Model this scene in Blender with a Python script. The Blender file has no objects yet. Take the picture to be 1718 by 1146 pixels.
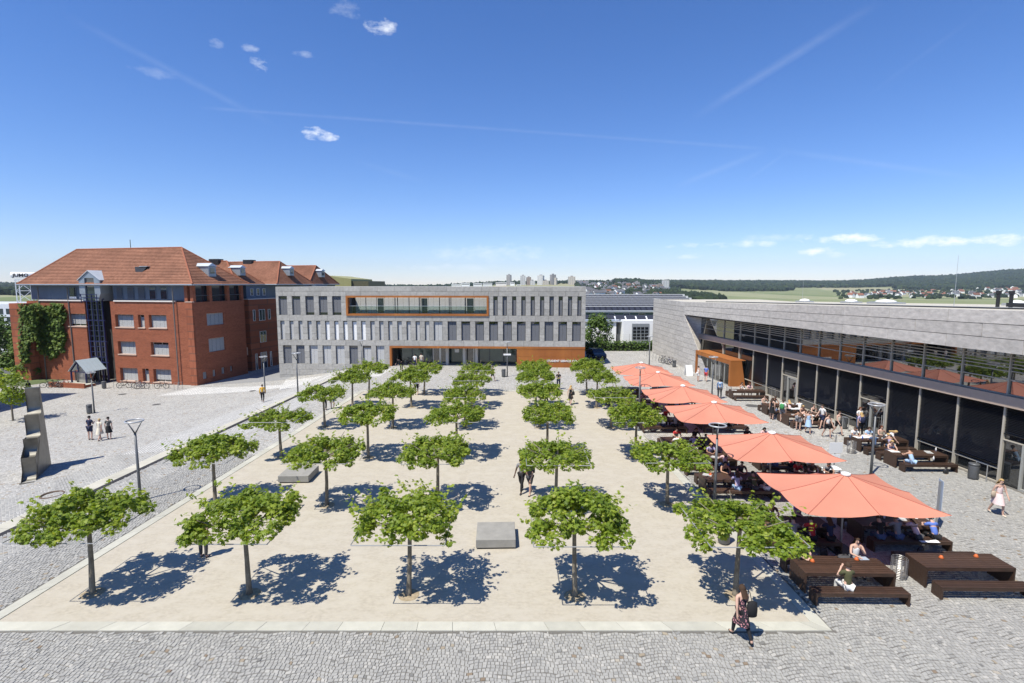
import bpy, bmesh, math, random
import numpy as np
from mathutils import Vector, Matrix, noise
random.seed(7)
rng = np.random.default_rng(7)
S = bpy.context.scene
C = S.collection
R = math.radians

# ------------------------------------------------------------------ camera
CAM_H, FPX, IMG_W, IMG_H = 10.5, 870.0, 1718.0, 1146.0
PITCH = math.atan(97.0/FPX)
cd = bpy.data.cameras.new('camera'); cam = bpy.data.objects.new('camera', cd); C.objects.link(cam)
cam.location = (0, 0, CAM_H); cam.rotation_euler = (math.pi/2-PITCH, 0, 0)
cd.sensor_width = 36.0; cd.lens = FPX/IMG_W*36.0; cd.clip_start = 0.2; cd.clip_end = 12000
S.camera = cam
# ------------------------------------------------------------------ light
SUN_EL = R(61); SUN_DIR = Vector((0.72, 0.69, 0)).normalized()          # the way the light travels, seen from above
sd = bpy.data.lights.new('sun', 'SUN'); sun = bpy.data.objects.new('sun', sd); C.objects.link(sun)
sd.energy = 5.0; sd.angle = R(0.53); sd.color = (1.0, 0.95, 0.84)
lv = Vector((SUN_DIR.x*math.cos(SUN_EL), SUN_DIR.y*math.cos(SUN_EL), -math.sin(SUN_EL)))
sun.rotation_euler = lv.to_track_quat('-Z', 'Y').to_euler(); sun.location = (-30, -30, 60)
S.view_settings.view_transform = 'Standard'; S.view_settings.look = 'None'
S.view_settings.gamma = 1; S.view_settings.use_curve_mapping = False
S.view_settings.exposure = 0.41
S.cycles.max_bounces = 6; S.cycles.transparent_max_bounces = 6; S.cycles.volume_bounces = 0
S.cycles.use_denoising = True
# ------------------------------------------------------------------ sky
W = bpy.data.worlds.new('World'); S.world = W; W.use_nodes = True
def nd(t, typ, **kw):
    n = t.nodes.new(typ)
    for k, v in kw.items():
        if k.startswith('i_'): n.inputs[k[2:].replace('_', ' ')].default_value = v
        else: setattr(n, k, v)
    return n
def lk(t, a, b): t.links.new(a, b)
def mth(t, op, a, b=None, c=None):
    n = t.nodes.new('ShaderNodeMath'); n.operation = op
    for i, v in enumerate((a, b, c)):
        if v is None: continue
        if isinstance(v, (int, float)): n.inputs[i].default_value = v
        else: t.links.new(v, n.inputs[i])
    return n.outputs[0]
def world():
    t = W.node_tree; t.nodes.clear()
    out = nd(t, 'ShaderNodeOutputWorld'); bg = nd(t, 'ShaderNodeBackground'); lk(t, bg.outputs[0], out.inputs[0])
    sk = nd(t, 'ShaderNodeTexSky'); sk.sky_type = 'NISHITA'; sk.sun_disc = False
    sk.sun_elevation = SUN_EL; sk.sun_rotation = math.atan2(-SUN_DIR.x, -SUN_DIR.y); sk.altitude = 250
    sk.air_density = 1.0; sk.dust_density = 0.0; sk.ozone_density = 2.6
    bg.inputs['Strength'].default_value = 0.096
    hs = nd(t, 'ShaderNodeHueSaturation'); hs.inputs['Saturation'].default_value = 1.14; hs.inputs['Value'].default_value = 1.0
    tn = nd(t, 'ShaderNodeVectorMath', operation='MULTIPLY'); tn.inputs[1].default_value = (.93, .985, 1.26); lk(t, sk.outputs[0], tn.inputs[0]); lk(t, tn.outputs[0], hs.inputs['Color'])
    tc = nd(t, 'ShaderNodeTexCoord')
    sep = nd(t, 'ShaderNodeSeparateXYZ'); lk(t, tc.outputs['Generated'], sep.inputs[0])
    # thin fair weather clouds: noise in the sky's own directions, kept to small windows where they drift
    def window(px, py, rx, ry):
        d = Vector(((px-IMG_W/2)/FPX, -(py-IMG_H/2)/FPX, -1)); d = (Matrix.Rotation(math.pi/2-PITCH, 3, 'X') @ d).normalized()
        az, el = math.atan2(d.x, d.y), math.asin(d.z)
        return az, el, rx/FPX, ry/FPX
    az = mth(t, 'ARCTAN2', sep.outputs[0], sep.outputs[1]); el = mth(t, 'ARCSINE', sep.outputs[2])
    nz = nd(t, 'ShaderNodeTexNoise'); nz.inputs['Scale'].default_value = 1.0; nz.inputs['Detail'].default_value = 6; nz.inputs['Roughness'].default_value = 0.62
    mp = nd(t, 'ShaderNodeCombineXYZ'); lk(t, mth(t, 'MULTIPLY', az, 34.0), mp.inputs[0]); lk(t, mth(t, 'MULTIPLY', el, 62.0), mp.inputs[1]); lk(t, mp.outputs[0], nz.inputs['Vector'])
    acc = None
    clouds = [(538,226,30,12,.9),(640,46,32,12,.65),(438,106,19,13,.55),(420,80,16,8,.3),(358,72,16,7,.22),(262,124,34,8,.14),(512,93,26,6,.22),(580,15,36,14,.18),
              (1570,405,85,10,1.0),(1640,402,50,9,.9),(1700,402,46,9,.95),(1205,411,26,6,.7),(1262,410,44,7,.55),(1420,400,60,9,.95),(1362,421,34,8,.95),(1400,427,26,6,.5),(1158,431,26,6,.6),(1142,412,30,6,.5),(1500,408,50,6,.45),(1320,397,40,5,.4),(820,424,150,20,.28),(1300,398,60,8,.25),(760,448,120,8,.25),(1040,470,160,9,.2)]
    for px, py, rx, ry, k in clouds:
        a0, e0, ra, re = window(px, py, rx, ry)
        dx = mth(t, 'MULTIPLY', mth(t, 'SUBTRACT', az, a0), 1/ra); dy = mth(t, 'MULTIPLY', mth(t, 'SUBTRACT', el, e0), 1/re)
        r2 = mth(t, 'ADD', mth(t, 'MULTIPLY', dx, dx), mth(t, 'MULTIPLY', dy, dy))
        w = mth(t, 'SUBTRACT', 1.0, r2)                                    # 1 in the middle, 0 on the rim
        m = mth(t, 'MULTIPLY', mth(t, 'MULTIPLY_ADD', w, .62, mth(t, 'MULTIPLY', mth(t, 'SUBTRACT', nz.outputs[0], .62), 2.3)), 1.5)
        m = nd(t, 'ShaderNodeClamp').outputs[0] if False else mth(t, 'MULTIPLY', mth(t, 'MINIMUM', mth(t, 'MAXIMUM', m, 0.0), 1.0), k)
        acc = m if acc is None else mth(t, 'MAXIMUM', acc, m)
    # contrails: great-circle bands
    trails = [((330,180),(1290,250),3.2,.04),((1290,250),(1650,300),5.0,.07),((1245,308),(1335,245),2.8,.5),((1130,315),(1290,250),6,.26),((1160,200),(1480,0),8,.10),((590,268),(720,308),5.5,.16),((100,20),(470,215),6,.06),((1450,165),(1660,10),4,.08)]
    for (p0, p1, wd, k) in trails:
        rays = []
        for p in (p0, p1):
            d = Vector(((p[0]-IMG_W/2)/FPX, -(p[1]-IMG_H/2)/FPX, -1)); rays.append((Matrix.Rotation(math.pi/2-PITCH, 3, 'X') @ d).normalized())
        n = rays[0].cross(rays[1]).normalized(); mid = (rays[0]+rays[1]).normalized(); half = math.cos(rays[0].angle(rays[1])/2)
        dn = nd(t, 'ShaderNodeVectorMath', operation='DOT_PRODUCT'); dn.inputs[1].default_value = n; lk(t, tc.outputs['Generated'], dn.inputs[0])
        dm = nd(t, 'ShaderNodeVectorMath', operation='DOT_PRODUCT'); dm.inputs[1].default_value = mid; lk(t, tc.outputs['Generated'], dm.inputs[0])
        a = mth(t, 'SUBTRACT', 1.0, mth(t, 'MULTIPLY', mth(t, 'ABSOLUTE', dn.outputs['Value']), FPX/wd))
        b = mth(t, 'MULTIPLY', mth(t, 'SUBTRACT', dm.outputs['Value'], half), 60.0)
        m = mth(t, 'MULTIPLY', mth(t, 'MULTIPLY', mth(t, 'MAXIMUM', a, 0.0), mth(t, 'MINIMUM', mth(t, 'MAXIMUM', b, 0.0), 1.0)), mth(t, 'MULTIPLY', nz.outputs[0], 2*k))
        acc = mth(t, 'MAXIMUM', acc, m)
    mix = nd(t, 'ShaderNodeMix', data_type='RGBA'); lk(t, acc, mix.inputs['Factor']); lk(t, hs.outputs[0], mix.inputs['A'])
    mix.inputs['B'].default_value = (9.6, 9.9, 10.2, 1)
    lk(t, mix.outputs['Result'], bg.inputs['Color'])
world()

# ------------------------------------------------------------------ helpers: rays through the photograph's pixels to points of the site
CAM = Vector((0, 0, CAM_H)); CROT = Matrix.Rotation(math.pi/2-PITCH, 3, 'X')
def ray(px, py): return CROT @ Vector(((px-IMG_W/2)/FPX, -(py-IMG_H/2)/FPX, -1.0))
def G(px, py, z=0.0):
    d = ray(px, py); return CAM + d*((z-CAM_H)/d.z)
def DRAIN_X(Y): return -21.6 + 0.045*(Y-21)
def sst(a, b, x):
    x = min(1, max(0, (x-a)/(b-a))); return x*x*(3-2*x)
def gz(X, Y):                                       # ground height: level square, falling away beyond the drain on the left
    d = DRAIN_X(Y)-X
    if d <= 0: return 0.0
    k = 0.05 + 0.20*sst(20, 62, Y)
    return -2.2*(1-math.exp(-k*d/2.2*1.15)) if d < 60 else -2.2
def GT(px, py):
    z = 0.0
    for _ in range(12):
        p = G(px, py, z); z = gz(p.x, p.y)
    return Vector((p.x, p.y, z))
class Frame:                                        # a wall plane: x along it, y into the building
    def __init__(s, o, rz): s.o = Vector(o); s.rz = rz; s.u = Vector((math.cos(rz), math.sin(rz), 0)); s.v = Vector((-math.sin(rz), math.cos(rz), 0))
    def hit(s, px, py, y=0.0):                      # (x, z) in the wall's frame of the pixel, on the plane at depth y
        d = ray(px, py); p0 = s.o + s.v*y; t = (p0-CAM).dot(s.v)/d.dot(s.v); p = CAM + d*t - s.o
        return p.dot(s.u), p.z
    def hitu(s, px, py, x=0.0):                     # (y, z) on the cross plane at x
        d = ray(px, py); p0 = s.o + s.u*x; t = (p0-CAM).dot(s.u)/d.dot(s.u); p = CAM + d*t - s.o
        return p.dot(s.v), p.z
    def w(s, x, y, z): return s.o + s.u*x + s.v*y + Vector((0, 0, z))

# ------------------------------------------------------------------ materials
MATS = {}
def M(name, col, rough=0.75, var=0.12, scale=3.0, bump=0.0, bscale=None, metal=0.0, spec=0.35, obj_var=0.0, tint=None, coord='pos', ior=None, stretch=None):
    if name in MATS: return MATS[name]
    m = bpy.data.materials.new(name); MATS[name] = m; m.use_nodes = True
    t = m.node_tree; b = t.nodes['Principled BSDF']
    b.inputs['Roughness'].default_value = rough; b.inputs['Metallic'].default_value = metal
    b.inputs['Specular IOR Level'].default_value = spec
    if ior: b.inputs['IOR'].default_value = ior
    c = tuple(col)+(1,)
    if var <= 0 and obj_var <= 0 and bump <= 0:
        b.inputs['Base Color'].default_value = c; return m
    if coord == 'pos': vec = nd(t, 'ShaderNodeNewGeometry').outputs['Position']
    else: vec = nd(t, 'ShaderNodeTexCoord').outputs['Object']
    if stretch:
        mp = nd(t, 'ShaderNodeVectorMath', operation='MULTIPLY'); mp.inputs[1].default_value = stretch; lk(t, vec, mp.inputs[0]); vec = mp.outputs[0]
    n = nd(t, 'ShaderNodeTexNoise', i_Scale=scale, i_Detail=5.0, i_Roughness=0.6); lk(t, vec, n.inputs['Vector'])
    mr = nd(t, 'ShaderNodeMapRange'); mr.inputs['From Min'].default_value = .25; mr.inputs['From Max'].default_value = .75
    mr.inputs['To Min'].default_value = 1-var; mr.inputs['To Max'].default_value = 1+var; lk(t, n.outputs[0], mr.inputs[0])
    val = mr.outputs[0]
    if obj_var > 0:
        oi = nd(t, 'ShaderNodeObjectInfo')
        val = mth(t, 'MULTIPLY', val, mth(t, 'MULTIPLY_ADD', oi.outputs['Random'], 2*obj_var, 1-obj_var))
    mix = nd(t, 'ShaderNodeVectorMath', operation='SCALE'); mix.inputs[0].default_value = col; lk(t, val, mix.inputs['Scale'])
    src = mix.outputs[0]
    if tint:
        n2 = nd(t, 'ShaderNodeTexNoise', i_Scale=scale*.23, i_Detail=3.0); lk(t, vec, n2.inputs['Vector'])
        mx = nd(t, 'ShaderNodeMix', data_type='RGBA'); m2 = nd(t, 'ShaderNodeMapRange'); m2.inputs['From Min'].default_value = .42; m2.inputs['From Max'].default_value = .68
        lk(t, n2.outputs[0], m2.inputs[0]); lk(t, m2.outputs[0], mx.inputs['Factor']); lk(t, src, mx.inputs['A']); mx.inputs['B'].default_value = tuple(tint)+(1,)
        src = mx.outputs['Result']
    lk(t, src, b.inputs['Base Color'])
    if bump > 0:
        nb = nd(t, 'ShaderNodeTexNoise', i_Scale=bscale or scale*6, i_Detail=4.0); lk(t, vec, nb.inputs['Vector'])
        bp = nd(t, 'ShaderNodeBump', i_Strength=bump, i_Distance=0.02); lk(t, nb.outputs[0], bp.inputs['Height']); lk(t, bp.outputs[0], b.inputs['Normal'])
    return m
def tone_mat(name, stops, rough=.8, var=.1, scale=30, spec=.3, trans=None):     # colour by the 'tone' each piece carries
    m = bpy.data.materials.new(name); MATS[name] = m; m.use_nodes = True; t = m.node_tree; b = t.nodes['Principled BSDF']
    b.inputs['Roughness'].default_value = rough; b.inputs['Specular IOR Level'].default_value = spec
    a = nd(t, 'ShaderNodeAttribute', attribute_name='tone'); r = nd(t, 'ShaderNodeValToRGB'); r.color_ramp.interpolation = 'LINEAR'
    els = r.color_ramp.elements
    while len(els) < len(stops): els.new(0.5)
    for e, (p, c) in zip(els, stops): e.position = p; e.color = tuple(c)+(1,)
    lk(t, a.outputs['Fac'], r.inputs[0])
    n = nd(t, 'ShaderNodeTexNoise', i_Scale=scale, i_Detail=4.0); lk(t, nd(t, 'ShaderNodeNewGeometry').outputs['Position'], n.inputs['Vector'])
    mr = nd(t, 'ShaderNodeMapRange'); mr.inputs['From Min'].default_value = .25; mr.inputs['From Max'].default_value = .75; mr.inputs['To Min'].default_value = 1-var; mr.inputs['To Max'].default_value = 1+var
    lk(t, n.outputs[0], mr.inputs[0])
    sc = nd(t, 'ShaderNodeVectorMath', operation='SCALE'); lk(t, r.outputs[0], sc.inputs[0]); lk(t, mr.outputs[0], sc.inputs['Scale']); lk(t, sc.outputs[0], b.inputs['Base Color'])
    if trans:
        out = t.nodes['Material Output']; tr = nd(t, 'ShaderNodeBsdfTranslucent'); mx = nd(t, 'ShaderNodeMixShader'); mx.inputs[0].default_value = trans
        s2 = nd(t, 'ShaderNodeVectorMath', operation='MULTIPLY'); s2.inputs[1].default_value = (1.25, 1.15, .5); lk(t, sc.outputs[0], s2.inputs[0]); lk(t, s2.outputs[0], tr.inputs[0])
        lk(t, b.outputs[0], mx.inputs[1]); lk(t, tr.outputs[0], mx.inputs[2]); lk(t, mx.outputs[0], out.inputs[0])
    return m

# ------------------------------------------------------------------ mesh building
class MB:
    def __init__(s): s.v = []; s.f = []; s.m = []; s.mi = 0; s.tone = []; s.t = 0.5
    def add(s, vs, fs):
        o = len(s.v); s.v += [tuple(p) for p in vs]
        for f in fs: s.f.append(tuple(i+o for i in f)); s.m.append(s.mi); s.tone.append(s.t)
        return s
    def box(s, x0, x1, y0, y1, z0, z1):
        return s.add([(x0,y0,z0),(x1,y0,z0),(x1,y1,z0),(x0,y1,z0),(x0,y0,z1),(x1,y0,z1),(x1,y1,z1),(x0,y1,z1)],
                     [(0,3,2,1),(4,5,6,7),(0,1,5,4),(1,2,6,5),(2,3,7,6),(3,0,4,7)])
    def obox(s, c, ax, ay, az):                     # oriented box by centre and half axes
        c, ax, ay, az = Vector(c), Vector(ax), Vector(ay), Vector(az); vs = []
        for k in (-1, 1):
            for i, j in ((-1,-1),(1,-1),(1,1),(-1,1)): vs.append(c+ax*i+ay*j+az*k)
        return s.add(vs, [(0,3,2,1),(4,5,6,7),(0,1,5,4),(1,2,6,5),(2,3,7,6),(3,0,4,7)])
    def bar(s, p, q, w, h=None):
        p, q = Vector(p), Vector(q); d = q-p; L = d.length; d.normalize(); h = h or w
        up = Vector((0,0,1)) if abs(d.z) < .95 else Vector((1,0,0)); a = d.cross(up).normalized(); b = a.cross(d)
        return s.obox((p+q)/2, a*(w/2), d*(L/2), b*(h/2))
    def tube(s, pts, r, n=8, caps=True):
        pts = [Vector(p) for p in pts]; rs = r if isinstance(r, (list, tuple)) else [r]*len(pts); rings = []; prev = None
        vs = []; fs = []
        for i, p in enumerate(pts):
            d = (pts[min(i+1, len(pts)-1)]-pts[max(i-1, 0)]).normalized()
            if prev is None: up = Vector((0,0,1)) if abs(d.z) < .9 else Vector((1,0,0)); a = d.cross(up).normalized()
            else: a = (prev - d*prev.dot(d)).normalized()
            prev = a; b = d.cross(a)
            for k in range(n): t = 2*math.pi*k/n; vs.append(p+(a*math.cos(t)+b*math.sin(t))*rs[i])
        for i in range(len(pts)-1):
            for k in range(n): k2 = (k+1) % n; fs.append((i*n+k, i*n+k2, (i+1)*n+k2, (i+1)*n+k))
        if caps: fs.append(tuple(range(n))[::-1]); fs.append(tuple(range((len(pts)-1)*n, len(pts)*n)))
        return s.add(vs, fs)
    def ring(s, c, rad, r, n=20, m=6, tilt=None):
        vs = []; fs = []
        for i in range(n):
            a = 2*math.pi*i/n
            for j in range(m):
                b = 2*math.pi*j/m; p = Vector(((rad+r*math.cos(b))*math.cos(a), (rad+r*math.cos(b))*math.sin(a), r*math.sin(b)))
                if tilt: p = tilt @ p
                vs.append(Vector(c)+p)
        for i in range(n):
            for j in range(m): fs.append((i*m+j, ((i+1)%n)*m+j, ((i+1)%n)*m+(j+1)%m, i*m+(j+1)%m))
        return s.add(vs, fs)
    def lathe(s, c, prof, n=16):
        vs = []; fs = []
        for r, z in prof:
            for k in range(n): a = 2*math.pi*k/n; vs.append((c[0]+r*math.cos(a), c[1]+r*math.sin(a), c[2]+z))
        for i in range(len(prof)-1):
            for k in range(n): fs.append((i*n+k, i*n+(k+1)%n, (i+1)*n+(k+1)%n, (i+1)*n+k))
        fs.append(tuple(range(n))[::-1]); fs.append(tuple(range((len(prof)-1)*n, len(prof)*n)))
        return s.add(vs, fs)
    def prism(s, poly, d):                          # polygon (3-D points) swept along d
        n = len(poly); d = Vector(d); vs = [Vector(p) for p in poly]+[Vector(p)+d for p in poly]
        fs = [tuple(range(n))[::-1], tuple(range(n, 2*n))]+[(i, (i+1)%n, n+(i+1)%n, n+i) for i in range(n)]
        return s.add(vs, fs)
    def quad(s, a, b, c, d): return s.add([a, b, c, d], [(0,1,2,3)])
    def mesh(s, name, mats, smooth=False, tone=False):
        me = bpy.data.meshes.new(name); me.from_pydata(s.v, [], s.f)
        if not isinstance(mats, (list, tuple)): mats = [mats]
        for m in mats: me.materials.append(m)
        if len(mats) > 1: me.polygons.foreach_set('material_index', s.m)
        if smooth: me.polygons.foreach_set('use_smooth', [True]*len(s.f))
        if tone: a = me.attributes.new('tone', 'FLOAT', 'FACE'); a.data.foreach_set('value', s.tone)
        bm = bmesh.new(); bm.from_mesh(me); bmesh.ops.recalc_face_normals(bm, faces=bm.faces); bm.to_mesh(me); bm.free()
        me.update(); return me
    def build(s, name, mats, parent=None, smooth=False, loc=None, rz=None, tone=False, stuff=False):
        return ob(name, s.mesh(name, mats, smooth, tone), parent, loc, rz, stuff)
def ob(name, me, parent=None, loc=None, rz=None, stuff=False):
    o = bpy.data.objects.new(name, me); C.objects.link(o)
    if parent: o.parent = parent
    if loc is not None: o.location = loc
    if rz is not None: o.rotation_euler = (0, 0, rz)
    if stuff: o['kind'] = 'stuff'
    return o
def tag(o, label, cat, group=None):
    o['label'] = label; o['category'] = cat
    if group: o['group'] = group
    return o
def thing(name, label, cat, loc=(0,0,0), rz=0.0, group=None):
    o = bpy.data.objects.new(name, None); C.objects.link(o); o.location = loc; o.rotation_euler = (0,0,rz); o.empty_display_size = .3
    return tag(o, label, cat, group)
def structure(o): o['kind'] = 'structure'; return o
def copy_tree(o, parent=None):
    c = o.copy(); C.objects.link(c); c.parent = parent
    for ch in list(o.children): copy_tree(ch, c)
    return c
def np_mesh(name, v, f, mats, tone=None, smooth=False, mi=None):       # numpy arrays: v (n,3), f (m,k)
    me = bpy.data.meshes.new(name); k = f.shape[1]
    me.vertices.add(len(v)); me.vertices.foreach_set('co', v.astype(np.float32).ravel())
    me.loops.add(f.size); me.loops.foreach_set('vertex_index', f.astype(np.int32).ravel())
    me.polygons.add(len(f)); me.polygons.foreach_set('loop_start', np.arange(0, f.size, k, dtype=np.int32))
    for m in (mats if isinstance(mats, (list, tuple)) else [mats]): me.materials.append(m)
    me.update(calc_edges=True); me.validate()
    if mi is not None: me.polygons.foreach_set('material_index', mi.astype(np.int32))
    me.polygons.foreach_set('use_smooth', [smooth]*len(f))
    if tone is not None: a = me.attributes.new('tone', 'FLOAT', 'FACE'); a.data.foreach_set('value', tone.astype(np.float32))
    return me
UNIT = {}
def unit_box(mat):
    if mat.name not in UNIT: UNIT[mat.name] = MB().box(-.5,.5,-.5,.5,-.5,.5).mesh('slab_block', mat)
    return UNIT[mat.name]
def slab(name, mat, parent, x0, x1, y0, y1, z0, z1):                    # one piece of cladding: a scaled copy of a shared block
    o = ob(name, unit_box(mat), parent); o.location = ((x0+x1)/2, (y0+y1)/2, (z0+z1)/2); o.scale = (x1-x0, y1-y0, z1-z0); return o
ORD = ['first','second','third','fourth','fifth','sixth','seventh','eighth','ninth','tenth','eleventh','twelfth','thirteenth','fourteenth','fifteenth','sixteenth','seventeenth']

# ================================================================== the ground
PQ = [(-16.5,14.68),(9.72,14.68),(8.85,50.4),(-14.95,50.4)]             # outer edge of the sand court's kerb
COB = [(0.0,(.16,.157,.148)),(.10,(.245,.241,.227)),(.35,(.30,.294,.275)),(.7,(.345,.337,.312)),(.9,(.41,.395,.362)),(.935,(.33,.285,.215)),(1.0,(.20,.15,.105))]
M_cob = tone_mat('cobble_stone', COB, rough=.75, var=.10, scale=45)
M_joint = M('joint_grit', (.14,.132,.118), .95, .25, 20)
def cobble_far():
    m = bpy.data.materials.new('cobble_paving'); t = m.node_tree if m.use_nodes else None; m.use_nodes = True; t = m.node_tree; b = t.nodes['Principled BSDF']
    b.inputs['Roughness'].default_value = .8; b.inputs['Specular IOR Level'].default_value = .3
    pos = nd(t, 'ShaderNodeNewGeometry').outputs['Position']
    # rows bent in shallow arcs
    sp = nd(t, 'ShaderNodeSeparateXYZ'); lk(t, pos, sp.inputs[0])
    wav = mth(t, 'MULTIPLY', mth(t, 'ABSOLUTE', mth(t, 'SINE', mth(t, 'MULTIPLY', sp.outputs[0], 2.3))), .11)
    cb = nd(t, 'ShaderNodeCombineXYZ'); lk(t, sp.outputs[0], cb.inputs[0]); lk(t, mth(t, 'ADD', sp.outputs[1], wav), cb.inputs[1])
    vo = nd(t, 'ShaderNodeTexVoronoi', feature='F1', i_Scale=6.6, i_Randomness=.42); lk(t, cb.outputs[0], vo.inputs['Vector'])
    ve = nd(t, 'ShaderNodeTexVoronoi', feature='DISTANCE_TO_EDGE', i_Scale=6.6, i_Randomness=.42); lk(t, cb.outputs[0], ve.inputs['Vector'])
    s2 = nd(t, 'ShaderNodeSeparateColor'); lk(t, vo.outputs['Color'], s2.inputs[0])
    r = nd(t, 'ShaderNodeValToRGB'); els = r.color_ramp.elements
    st = [(0.0,(.31,.305,.29)),(.3,(.39,.382,.36)),(.65,(.44,.43,.405)),(.93,(.50,.485,.45)),(.965,(.37,.325,.25)),(1.0,(.26,.20,.15))]
    while len(els) < len(st): els.new(.5)
    for e, (p, c) in zip(els, st): e.position = p; e.color = c+(1,)
    lk(t, s2.outputs[0], r.inputs[0])
    jm = nd(t, 'ShaderNodeMapRange'); jm.inputs['From Min'].default_value = .03; jm.inputs['From Max'].default_value = .13; lk(t, ve.outputs['Distance'], jm.inputs[0])
    mx = nd(t, 'ShaderNodeMix', data_type='RGBA'); lk(t, jm.outputs[0], mx.inputs['Factor']); mx.inputs['A'].default_value = (.19,.18,.16,1); lk(t, r.outputs[0], mx.inputs['B'])
    n = nd(t, 'ShaderNodeTexNoise', i_Scale=.35, i_Detail=4.0); lk(t, pos, n.inputs['Vector'])
    sc = nd(t, 'ShaderNodeVectorMath', operation='SCALE'); lk(t, mx.outputs['Result'], sc.inputs[0]); lk(t, mth(t, 'MULTIPLY_ADD', n.outputs[0], .34, .86), sc.inputs['Scale'])
    lk(t, sc.outputs[0], b.inputs['Base Color'])
    bp = nd(t, 'ShaderNodeBump', i_Strength=.6, i_Distance=.02); lk(t, jm.outputs[0], bp.inputs['Height']); lk(t, bp.outputs[0], b.inputs['Normal'])
    return m
M_cobfar = cobble_far()
def sett_far(ang, light=1.0, name='sett_paving', sx=.16, sy=.12):
    m = bpy.data.materials.new(name); m.use_nodes = True; t = m.node_tree; b = t.nodes['Principled BSDF']; b.inputs['Roughness'].default_value = .8
    mp = nd(t, 'ShaderNodeMapping'); mp.inputs['Rotation'].default_value = (0,0,ang); lk(t, nd(t, 'ShaderNodeNewGeometry').outputs['Position'], mp.inputs[0])
    br = nd(t, 'ShaderNodeTexBrick', i_Scale=1.0, i_Mortar_Size=.014, i_Bias=0.0, i_Brick_Width=sx, i_Row_Height=sy); lk(t, mp.outputs[0], br.inputs['Vector'])
    br.inputs['Color1'].default_value = (.42*light,.415*light,.395*light,1); br.inputs['Color2'].default_value = (.53*light,.52*light,.49*light,1); br.inputs['Mortar'].default_value = (.15,.145,.135,1)
    n = nd(t, 'ShaderNodeTexNoise', i_Scale=1.2, i_Detail=4.0); lk(t, mp.outputs[0], n.inputs['Vector'])
    sc = nd(t, 'ShaderNodeVectorMath', operation='SCALE'); lk(t, br.outputs[0], sc.inputs[0]); lk(t, mth(t, 'MULTIPLY_ADD', n.outputs[0], .4, .8), sc.inputs['Scale']); lk(t, sc.outputs[0], b.inputs['Base Color'])
    bp = nd(t, 'ShaderNodeBump', i_Strength=.5, i_Distance=.02, invert=True); lk(t, br.outputs['Fac'], bp.inputs['Height']); lk(t, bp.outputs[0], b.inputs['Normal'])
    return m
M_sett = sett_far(R(45), 1.08); M_walk = sett_far(R(0), 1.2, 'pale_paving', .3, .2)

def grid_sheet(name, xs, ys, zf, mat):
    xs = np.array(xs); ys = np.array(ys); nx, ny = len(xs), len(ys); v = np.zeros((nx*ny,3))
    for j, y in enumerate(ys):
        for i, x in enumerate(xs): v[j*nx+i] = (x, y, zf(x, y))
    ii, jj = np.meshgrid(np.arange(nx-1), np.arange(ny-1)); a = (jj*nx+ii).ravel()
    return np_mesh(name, v, np.stack([a, a+1, a+nx+1, a+nx], 1), mat, smooth=True)
ground = structure(ob('cobbled_square', grid_sheet('cobbled_square', np.concatenate([np.arange(-110,-14,1.0), np.arange(-14,42,4.0)]), np.arange(-24, 84.1, 2.0), gz, M_cobfar)))
# strips of the path on the left, draped on the slope
def strip(name, x0, x1, y0, y1, mat, lift, n=40):
    vs = []; fs = []
    for k in range(n+1):
        Y = y0+(y1-y0)*k/n
        for j in range(5):
            X = DRAIN_X(Y)+x0+(x1-x0)*j/4; vs.append((X, Y, gz(X, Y)+lift))
    for k in range(n):
        for j in range(4): a = k*5+j; fs.append((a, a+1, a+6, a+5))
    return np_mesh(name, np.array(vs), np.array(fs), mat)
structure(ob('sett_path', strip('sett_path', -3.9, 2.3, 2, 72, M_sett, .008)))
M_cream = M('cream_slab', (.44,.42,.35), .8, .12, 1.5, .1, obj_var=.07)
M_dark = M('dark_metal', (.035,.035,.037), .45, .1, 8, metal=.3)
structure(ob('drain_channel', strip('drain_channel', -.02, .27, 2, 72, M('drain_grate', (.035,.032,.03), .6, .3, 30), .026)))
path_slabs = structure(ob('slab_path', strip('slab_path', -1.0, .0, 2, 72, M_joint, .010)))
Y = 14.0
while Y < 62:                                        # cream slabs beside the drain
    mb = MB(); y1 = Y+1.45; q = []
    for (dx, yy) in ((-.97,Y),(-.03,Y),(-.03,y1),(-.97,y1)):
        X = DRAIN_X(yy)+dx; q.append(Vector((X, yy, gz(X, yy)+.004)))
    mb.prism(q, (0,0,.02)); mb.build('paving_slab', M_cream, path_slabs); Y = y1+.02
# diagonal pale walk running from the red building's corner to the stone one
def drape(name, poly, mat, lift, n=14):
    a, b, c, d = [Vector(p+(0,)) for p in poly]; vs = []; fs = []
    for i in range(n+1):
        for j in range(n+1):
            p = (a.lerp(b, i/n)).lerp(d.lerp(c, i/n), j/n); vs.append((p.x, p.y, gz(p.x, p.y)+lift))
    for i in range(n):
        for j in range(n): k = i*(n+1)+j; fs.append((k, k+n+1, k+n+2, k+1))
    return np_mesh(name, np.array(vs), np.array(fs), mat)
structure(ob('pale_walk', drape('pale_walk', [(-38.3,62.0),(-25.3,60.0),(-25.5,57.6),(-40,57.2)], M_walk, .007)))
structure(ob('pale_path', drape('pale_path', [(-28.2,63.6),(-14.9,63.6),(-15.0,58.2),(-25.6,56.0)], M_walk, .010)))
structure(ob('side_pavement', drape('side_pavement', [(-37,63.6),(-28.6,64.4),(-26,86),(-33,86)], M('asphalt_pale', (.25,.25,.25), .85, .12, 2), .009)))
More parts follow.
